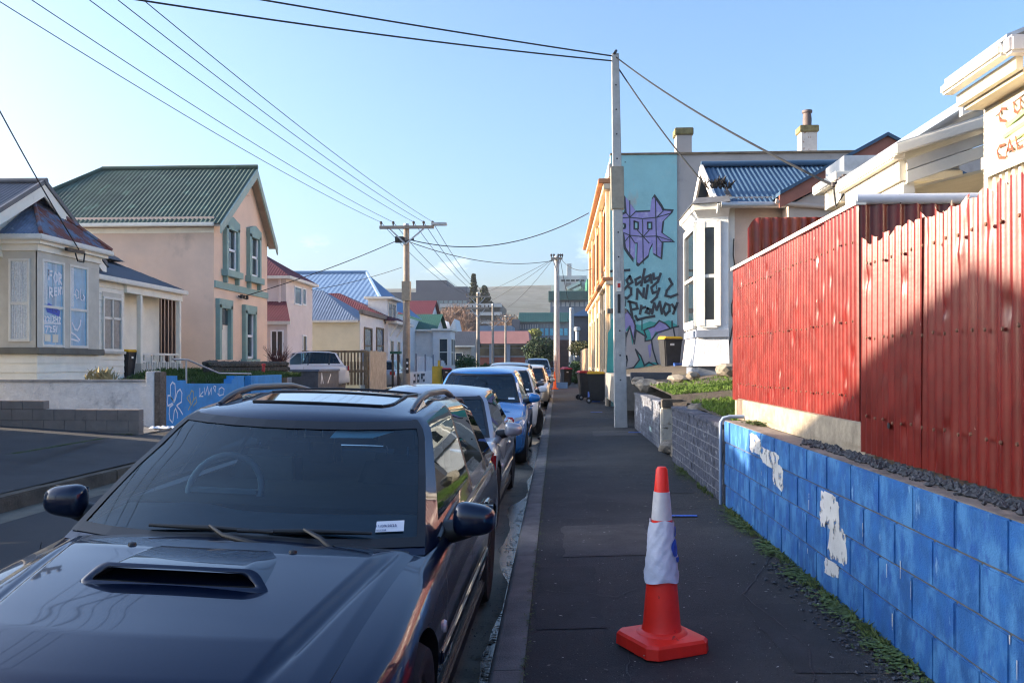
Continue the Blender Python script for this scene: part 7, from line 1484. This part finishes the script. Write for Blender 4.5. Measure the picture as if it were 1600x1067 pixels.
def sedan(L=4.35, W=.85, zr_=1.40, wagon=False, belt=.90, hood=.90, nose=.8):
    k = L / 4.4
    fa, ra = .86 * k, L - .92 * k
    A = (1.42 * k, 2.16 * k); Rw = (L - .62 * k, L - 1.25 * k) if not wagon else (L - .22, L - .52)
    if not wagon: win = [(A[0] + .10, A[0] + 1.12, A[1] + .06, A[1] + .68), (A[0] + 1.17, Rw[0] - .20, A[1] + .74, Rw[1] - .06)]
    else: win = [(A[0] + .10, A[0] + 1.10, A[1] + .06, A[1] + .62), (A[0] + 1.15, A[0] + 1.95, A[1] + .68, A[1] + 1.32), (A[0] + 2.02, Rw[0] - .13, A[1] + 1.39, Rw[1] - .08)]
    deck = belt + .03
    top = [(0, .42), (.03, .54), (.10, .64), (.25, .72), (.6, .79), (1.0 * k, .86), (1.35 * k, hood + .015), (A[0] + .1, hood - .03), (A[0] + .5, belt - .06), (Rw[0] - .2, belt - .04), (Rw[0] + .05, deck), (L - .15, deck - .02), (L - .04, deck - .16), (L, .48)]
    edge = [(0, .40), (.03, .50), (.10, .595), (.25, .665), (.6, .745), (1.0 * k, .815), (1.35 * k, hood - .05), (A[0] + .5, belt - .015), (Rw[0], belt), (L - .15, deck - .05), (L - .04, deck - .2), (L, .46)]
    return dict(L=L, W=W, r=.305, fa=fa, ra=ra, top=top, edge=edge, nose=nose, tail=.7, nt=.26, tt=.18, doors=[(fa + .50, fa + .50), (fa + 1.48, fa + 1.50)], handles=[fa + 1.28, fa + 2.15], head=(W * .52, W * .92, .035, .54, .68, .36),
                G=dict(wb=W - .065, wt=W - .26, belt=[(0, hood - .045), (A[0], hood - .045), (A[0] + .6, belt - .02), (L, belt + .02)], roof=[(A[1] - .3, zr_ - .10), (A[1], zr_ - .055), (A[1] + .55, zr_), (A[1] + 1.1, zr_ + .003), (Rw[1], zr_ - .06), (Rw[1] + .5, zr_ - .1)], bow=.16, A=A, Rw=Rw, win=win, ym=(A[0] + Rw[0]) / 2, yl=(Rw[0] - A[0]) / 2))

# ---- hero: black wagon with bonnet scoop
HP = sedan(4.66, .862, 1.36, True, .905, .90)
for kk in ('top', 'edge'): HP[kk] = [(y, z - (.05 * min(1, y / .3) if y < 1.62 else 0) + (-.02 if y >= 1.62 and y < 2.2 else 0)) for y, z in HP[kk]]
HP['G']['A'] = (HP['G']['A'][0] - .07, HP['G']['A'][1]); HP['G']['belt'] = [(0, .808), (1.43, .808), (2.0, .885), (4.7, .93)]; HP['G']['wb'] = .832; HP['pill'] = .022; HP['G']['wt'] = .632; HP['mo'] = .10
HP['rim'] = rimdark; HP['head'] = (.46, .78, .045, .44, .575, .34)
heropaint = carpaint('black_blue_paint', (.002, .009, .032), .5, rough=.34)
HY, HX = 2.11, -1.345
wpos = (HX, HY, -.205)
hc = make_car('station_wagon', 'black station wagon with bonnet scoop and roof rails, nearest car', HP, heropaint, wpos, (0, R(2.0), R(-.6)), detail=True)
ht, wsp, roofpt = hc['t'], hc['wsp'], hc['roofpt']
# bonnet as its own panel with creases
def bz(y, x):
    e = interp(HP['edge'], y); c_ = interp(HP['top'], y); q = min(1, abs(x) / .76); return e + (c_ - e) * (1 - q * q)
y0b, y1b_ = .16, 1.36
def bonnet(a, b):
    f = b; s = 2 * a - 1; hw = .655 + .075 * f; x = hw * s
    y = (y0b + .10 * s * s) + ((y1b_ + .055 * s * s - .10 * (1 - s * s)) - (y0b + .10 * s * s)) * f
    xc = .43 + .19 * f ** .9; k = max(0, min(1, (xc + .03 - abs(x)) / .036)); k = k * k * (3 - 2 * k); fade = min(1, f * 4) * min(1, (1 - f) * 7)
    lip = .007 * math.exp(-((abs(x) - xc - .045) / .014) ** 2) * fade
    z = bz(y, x) + .016 + .024 * k * fade - lip - .014 * max(0, abs(s) - .93) / .07 - .02 * max(0, .06 - f) / .06
    return (x, y, z)
MB().grid(bonnet, 150, 60).build('bonnet', heropaint, ht, smooth=80, weld=None, local=True)
gap = MB()
for s in (0, 1):
    for i in range(30):
        p, q = Vector(bonnet(s, i / 30)), Vector(bonnet(s, (i + 1) / 30)); d = Vector(((1 if s else -1) * .006, 0, -.002)); dn = Vector((0, 0, -.03)); gap.add([p, q, q + dn, p + dn], [(0, 1, 2, 3)]); gap.add([p + d, q + d, q + d + Vector((0, 0, .0)) , p + d], [(0, 1, 2)])
gap.build('bonnet_gap', trimblk, ht, weld=None, local=True)
# scoop
def hoodz(x, y):
    best = None
    s = x / (.655 + .075 * (y - y0b) / (y1b_ - y0b)); f = (y - y0b) / (y1b_ - y0b); return bonnet((s + 1) / 2, min(1, max(0, f)))[2]
SY0, SY1 = .80, 1.20
def scoop(a, b):
    s = 2 * a - 1; y = SY0 + (SY1 - SY0) * b; hw = .315 - .03 * b; x = hw * s
    prof = (1 - abs(s) ** 4) ; hgt = .058 * (1 - b ** 1.5) * min(1, prof * 1.4)
    return (x, y + .02 * abs(s) ** 3, hoodz(x, y) + hgt - .003)
MB().grid(scoop, 60, 24).build('scoop_cowl', heropaint, ht, smooth=80, weld=None, local=True)
ins = MB(); outp, inp = [], []
def rtrap(w0, w1, z0, z1, n=6, rr=.03):
    pts = []; C4 = [(-w0, z0), (w0, z0), (w1, z1), (-w1, z1)]
    for i in range(4):
        p = Vector(C4[i]); a = Vector(C4[i - 1]); b = Vector(C4[(i + 1) % 4]); pa = p + (a - p).normalized() * rr; pb = p + (b - p).normalized() * rr
        for k in range(n + 1): u = k / n; pts.append(pa.lerp(p, u).lerp(p.lerp(pb, u), u))
    return pts
o_ = rtrap(.345, .275, -.008, .066, rr=.035); i_ = rtrap(.295, .24, .012, .052, rr=.022)
sy = lambda z: SY0 - .045 + .055 * (z + .006) / .068
def sp3(p, dy=0, dz=0): return (p.x, sy(p.y) + dy + .03 * (p.x / .3) ** 2, hoodz(p.x, min(1.3, SY0)) + p.y + dz)
nO = len(o_); rng = MB(); vs = [sp3(p) for p in o_] + [sp3(p.lerp(q, .5), -.012) for p, q in zip(o_, i_)] + [sp3(q) for q in i_] + [sp3(q, .10) for q in i_]
rng.add(vs, [(j*nO+k, j*nO+(k+1) % nO, (j+1)*nO+(k+1) % nO, (j+1)*nO+k) for j in range(2) for k in range(nO)]); rng.build('scoop_frame', heropaint, ht, smooth=50, weld=None, local=True)
ins.add([sp3(q, .002) for q in i_] + [sp3(q, .12, -.01) for q in i_], [(k, (k+1) % nO, nO+(k+1) % nO, nO+k) for k in range(nO)] + [tuple(range(nO, 2*nO))]); ins.build('scoop_mouth', mat('scoop_black', (.004, .004, .004), .9, .2, 9), ht, weld=None, local=True)
for x in (-.33, .30): MB().lathe([(.0, .0), (.018, 0), (.014, .012), (0, .016)], (x, 1.16, hoodz(x, 1.16) + .002), 10).build('washer_nozzle', trimblk, ht, smooth=50, local=True)
# cowl panel below the screen
MB().grid(lambda a, b: ((2 * a - 1) * .70, 1.29 + .13 * b + .065 * (2 * a - 1) ** 2, hoodz(0, 1.3) - .014 + .03 * b - .045 * (2 * a - 1) ** 2), 20, 3).build('cowl_panel', trimblk, ht, smooth=60, weld=None, local=True)
# sunroof, roof rails
yA_ = HP['G']['A'][1]
def sroof(a, b):
    s = 2 * a - 1; y = yA_ + .13 + .92 * b; cut = 1 - .10 * max(0, 1 - b * 6) ** 2; q = roofpt(.66 * s * cut, y + .05 * (1 - b) * s * s); return (q.x, q.y, q.z + .006)
MB().grid(sroof, 30, 24).build('sunroof', mat('sunroof_glass', (.012, .015, .018), .03, .1, 4, spec=.9, coat=1), ht, smooth=60, weld=None, local=True)
srt = MB()
for (f0, f1) in (((0, 0), (1, 0)), ((0, .46), (1, .46)), ((0, 1), (1, 1))):
    srt.tube([Vector(sroof(f0[0] + (f1[0] - f0[0]) * i / 16, f0[1])) + Vector((0, 0, .001)) for i in range(17)], .007, 5)
for a in (0, 1): srt.tube([Vector(sroof(a, i / 14)) for i in range(15)], .007, 5)
srt.build('sunroof_seal', trimblk, ht, weld=None, local=True)
def rail(s):
    pts = []; y0r, y1r = yA_ + .14, yA_ + 2.0
    for i in range(25):
        f = i / 24; y = y0r + (y1r - y0r) * f; q = roofpt(s * .885, y); lift = .030 * min(1, f * 9) ** .6 * min(1, (1 - f) * 9) ** .6; pts.append(q + Vector((0, 0, .006 + lift)))
    rs = [.011 + .009 * min(1, i / 4, (24 - i) / 4) for i in range(25)]
    o = MB().tube(pts, rs, 10).build('roof_rail', mat('dark_rail', (.03, .032, .036), .45, .1, 9, coat=.3), ht, smooth=60, local=True)
    for (ya2, ln) in ((y0r - .03, .32), (y1r - .24, .28)):
        f_ = MB(); q0, q1 = roofpt(s * .885, ya2), roofpt(s * .885, ya2 + ln)
        f_.hexa([q0 + Vector((-.03, 0, -.01)), q0 + Vector((.03, 0, -.01)), q1 + Vector((.03, 0, -.01)), q1 + Vector((-.03, 0, -.01)), q0 + Vector((-.012, .02, .012)), q0 + Vector((.012, .02, .012)), q1 + Vector((.016, -.05, .044)), q1 + Vector((-.016, -.05, .044))] if ya2 < yA_ + 1 else [q0 + Vector((-.03, 0, -.01)), q0 + Vector((.03, 0, -.01)), q1 + Vector((.03, 0, -.01)), q1 + Vector((-.03, 0, -.01)), q0 + Vector((-.016, .05, .044)), q0 + Vector((.016, .05, .044)), q1 + Vector((.012, -.02, .012)), q1 + Vector((-.012, -.02, .012))]); f_.build('rail_foot', heropaint, o, bevel=.012, local=True)
rail(1); rail(-1)
# registration label lettering
a_, b_, d_ = wsp(.735, .15), wsp(.885, .15), wsp(.735, .215); u_ = (b_ - a_).normalized(); v_ = (d_ - a_); v_ = (v_ - u_ * v_.dot(u_)).normalized(); n_ = u_.cross(v_)
Mx = Matrix((u_, v_, n_)).transposed().to_4x4()
for (txt, sz, fu, fv) in (('11/09/2025', .0200, .004, .028), ('GZC259', .012, .004, .005)):
    tm = text_mesh(txt, sz, .0004); o = link('label_print', tm, mat('label_ink', (.02, .05, .16), .6), hc['label']); o.matrix_local = Matrix.Translation(a_ + u_ * fu + v_ * fv + Vector((0, -.010, .006))) @ Mx
vis = MB(); vis.add([wsp(.30, .86) + Vector((0, .02, -.01)), wsp(.62, .86) + Vector((0, .02, -.01)), wsp(.78, .90) + Vector((0, .02, -.004)), wsp(.34, .915) + Vector((0, .02, -.004))], [(0, 1, 2, 3)]); vis.build('visor_label', mat('pale_visor_card', (.45, .62, .62), .5), ht, weld=None, local=True)
# aerial-free tail; belt shoulder strip
for s in (-1, 1):
    stp = MB(); stp.tube([(s * (.862 - .07), 1.62 + i * .22, hc['zb'](1.62 + i * .22) + .012) for i in range(13)], .012, 6); stp.build('belt_moulding', trimblk, ht, smooth=60, local=True)

# ---- the rest of the row
def place(name, label, P, paint, xr, y, yaw=0., roll=1.5, z=-.215):
    return make_car(name, label, P, paint, (xr - P['W'], y, z), (0, R(roll), R(yaw)))
SP = sedan(4.40, .86, 1.285, False, .86, .845); place('sedan', 'silver low sedan parked behind the black wagon', SP, carpaint('silver_paint', (.34, .35, .38), .5, .3), -.58, 7.55, -.5)
BP = sedan(4.2, .85, 1.465, True, .95, .95); BP['head'] = (BP['W'] * .50, BP['W'] * .93, .05, .56, .73, .42); BP['G']['win'] = BP['G']['win'][:3]
place('hatchback', 'bright blue hatchback parked third from the front', BP, carpaint('blue_paint', (.012, .17, .46), .3, .25), -.47, 13.0, 0, .8)
WP = sedan(4.1, .84, 1.47, True, .94, .93); WP['steer'] = R(-24); WP['rim'] = rimdark
place('hatchback', 'white hatchback with dark wheels turned out behind the blue one', WP, carpaint('white_paint', (.62, .63, .65), 0, .3), -.40, 18.4, 0, .6)
place('wagon', 'dark roofed silver wagon in the middle of the parked row', sedan(4.5, .86, 1.56, True, .96, .94), carpaint('dark_silver_paint', (.10, .105, .12), .4, .3), -.55, 23.6, 0, .6)
place('sedan', 'pale gold sedan ahead of the orange cone in the parked row', sedan(4.4, .86, 1.46, False, .92, .9), carpaint('pale_gold_paint', (.55, .50, .43), .3, .3), -.28, 31.0, -1.0, .6)
place('sedan', 'grey sedan parked beside the kerb pole', sedan(4.5, .86, 1.47, False, .92, .9), carpaint('mid_grey_paint', (.22, .24, .27), .4, .3), -.34, 39, 0, .6)
place('suv', 'dark blue tall car towards the far end of the row', sedan(4.6, .92, 1.78, True, 1.12, 1.10), carpaint('navy_paint', (.04, .08, .15), .3, .3), -.35, 55, 0, .6, -.15); place('sedan', 'dark sedan at the far end of the parked row', sedan(4.4, .85, 1.45, False, .92, .9), carpaint('charcoal_paint', (.05, .05, .055), .3, .3), -.35, 70, 0, .6)
# cars on the left drives
make_car('hatchback', 'white hatchback nosed into the drive by the paling fence', sedan(4.2, .86, 1.52, True, .95, .93), MATS['white_paint'], (xy(378, 34.4), 34.4, .30), (0, 0, R(-66)), 'cars on the left drives')
make_car('hatchback', 'small silver hatchback showing a red tail light left of the pole', sedan(4.0, .84, 1.5, True, .94, .92), MATS['silver_paint'], (xy(600, 44), 47.5, .0), (0, 0, R(178)), 'cars on the left drives')
# ================================================================ thin air that softens the far blocks and the hill
hz_m = bpy.data.materials.new('haze_air'); hz_m.use_nodes = True; hn, hl_ = hz_m.node_tree.nodes, hz_m.node_tree.links; hn.remove(hn['Principled BSDF'])
pv = hn.new('ShaderNodeVolumePrincipled'); pv.inputs['Color'].default_value = (.86, .92, 1, 1); pv.inputs['Density'].default_value = .00018; pv.inputs['Anisotropy'].default_value = .2
hl_.new(pv.outputs[0], hn['Material Output'].inputs['Volume'])
hz = MB().box(-2700, 2700, -1300, 4500, -1.7, 92).build('haze', hz_m); tag(hz, kind='stuff')
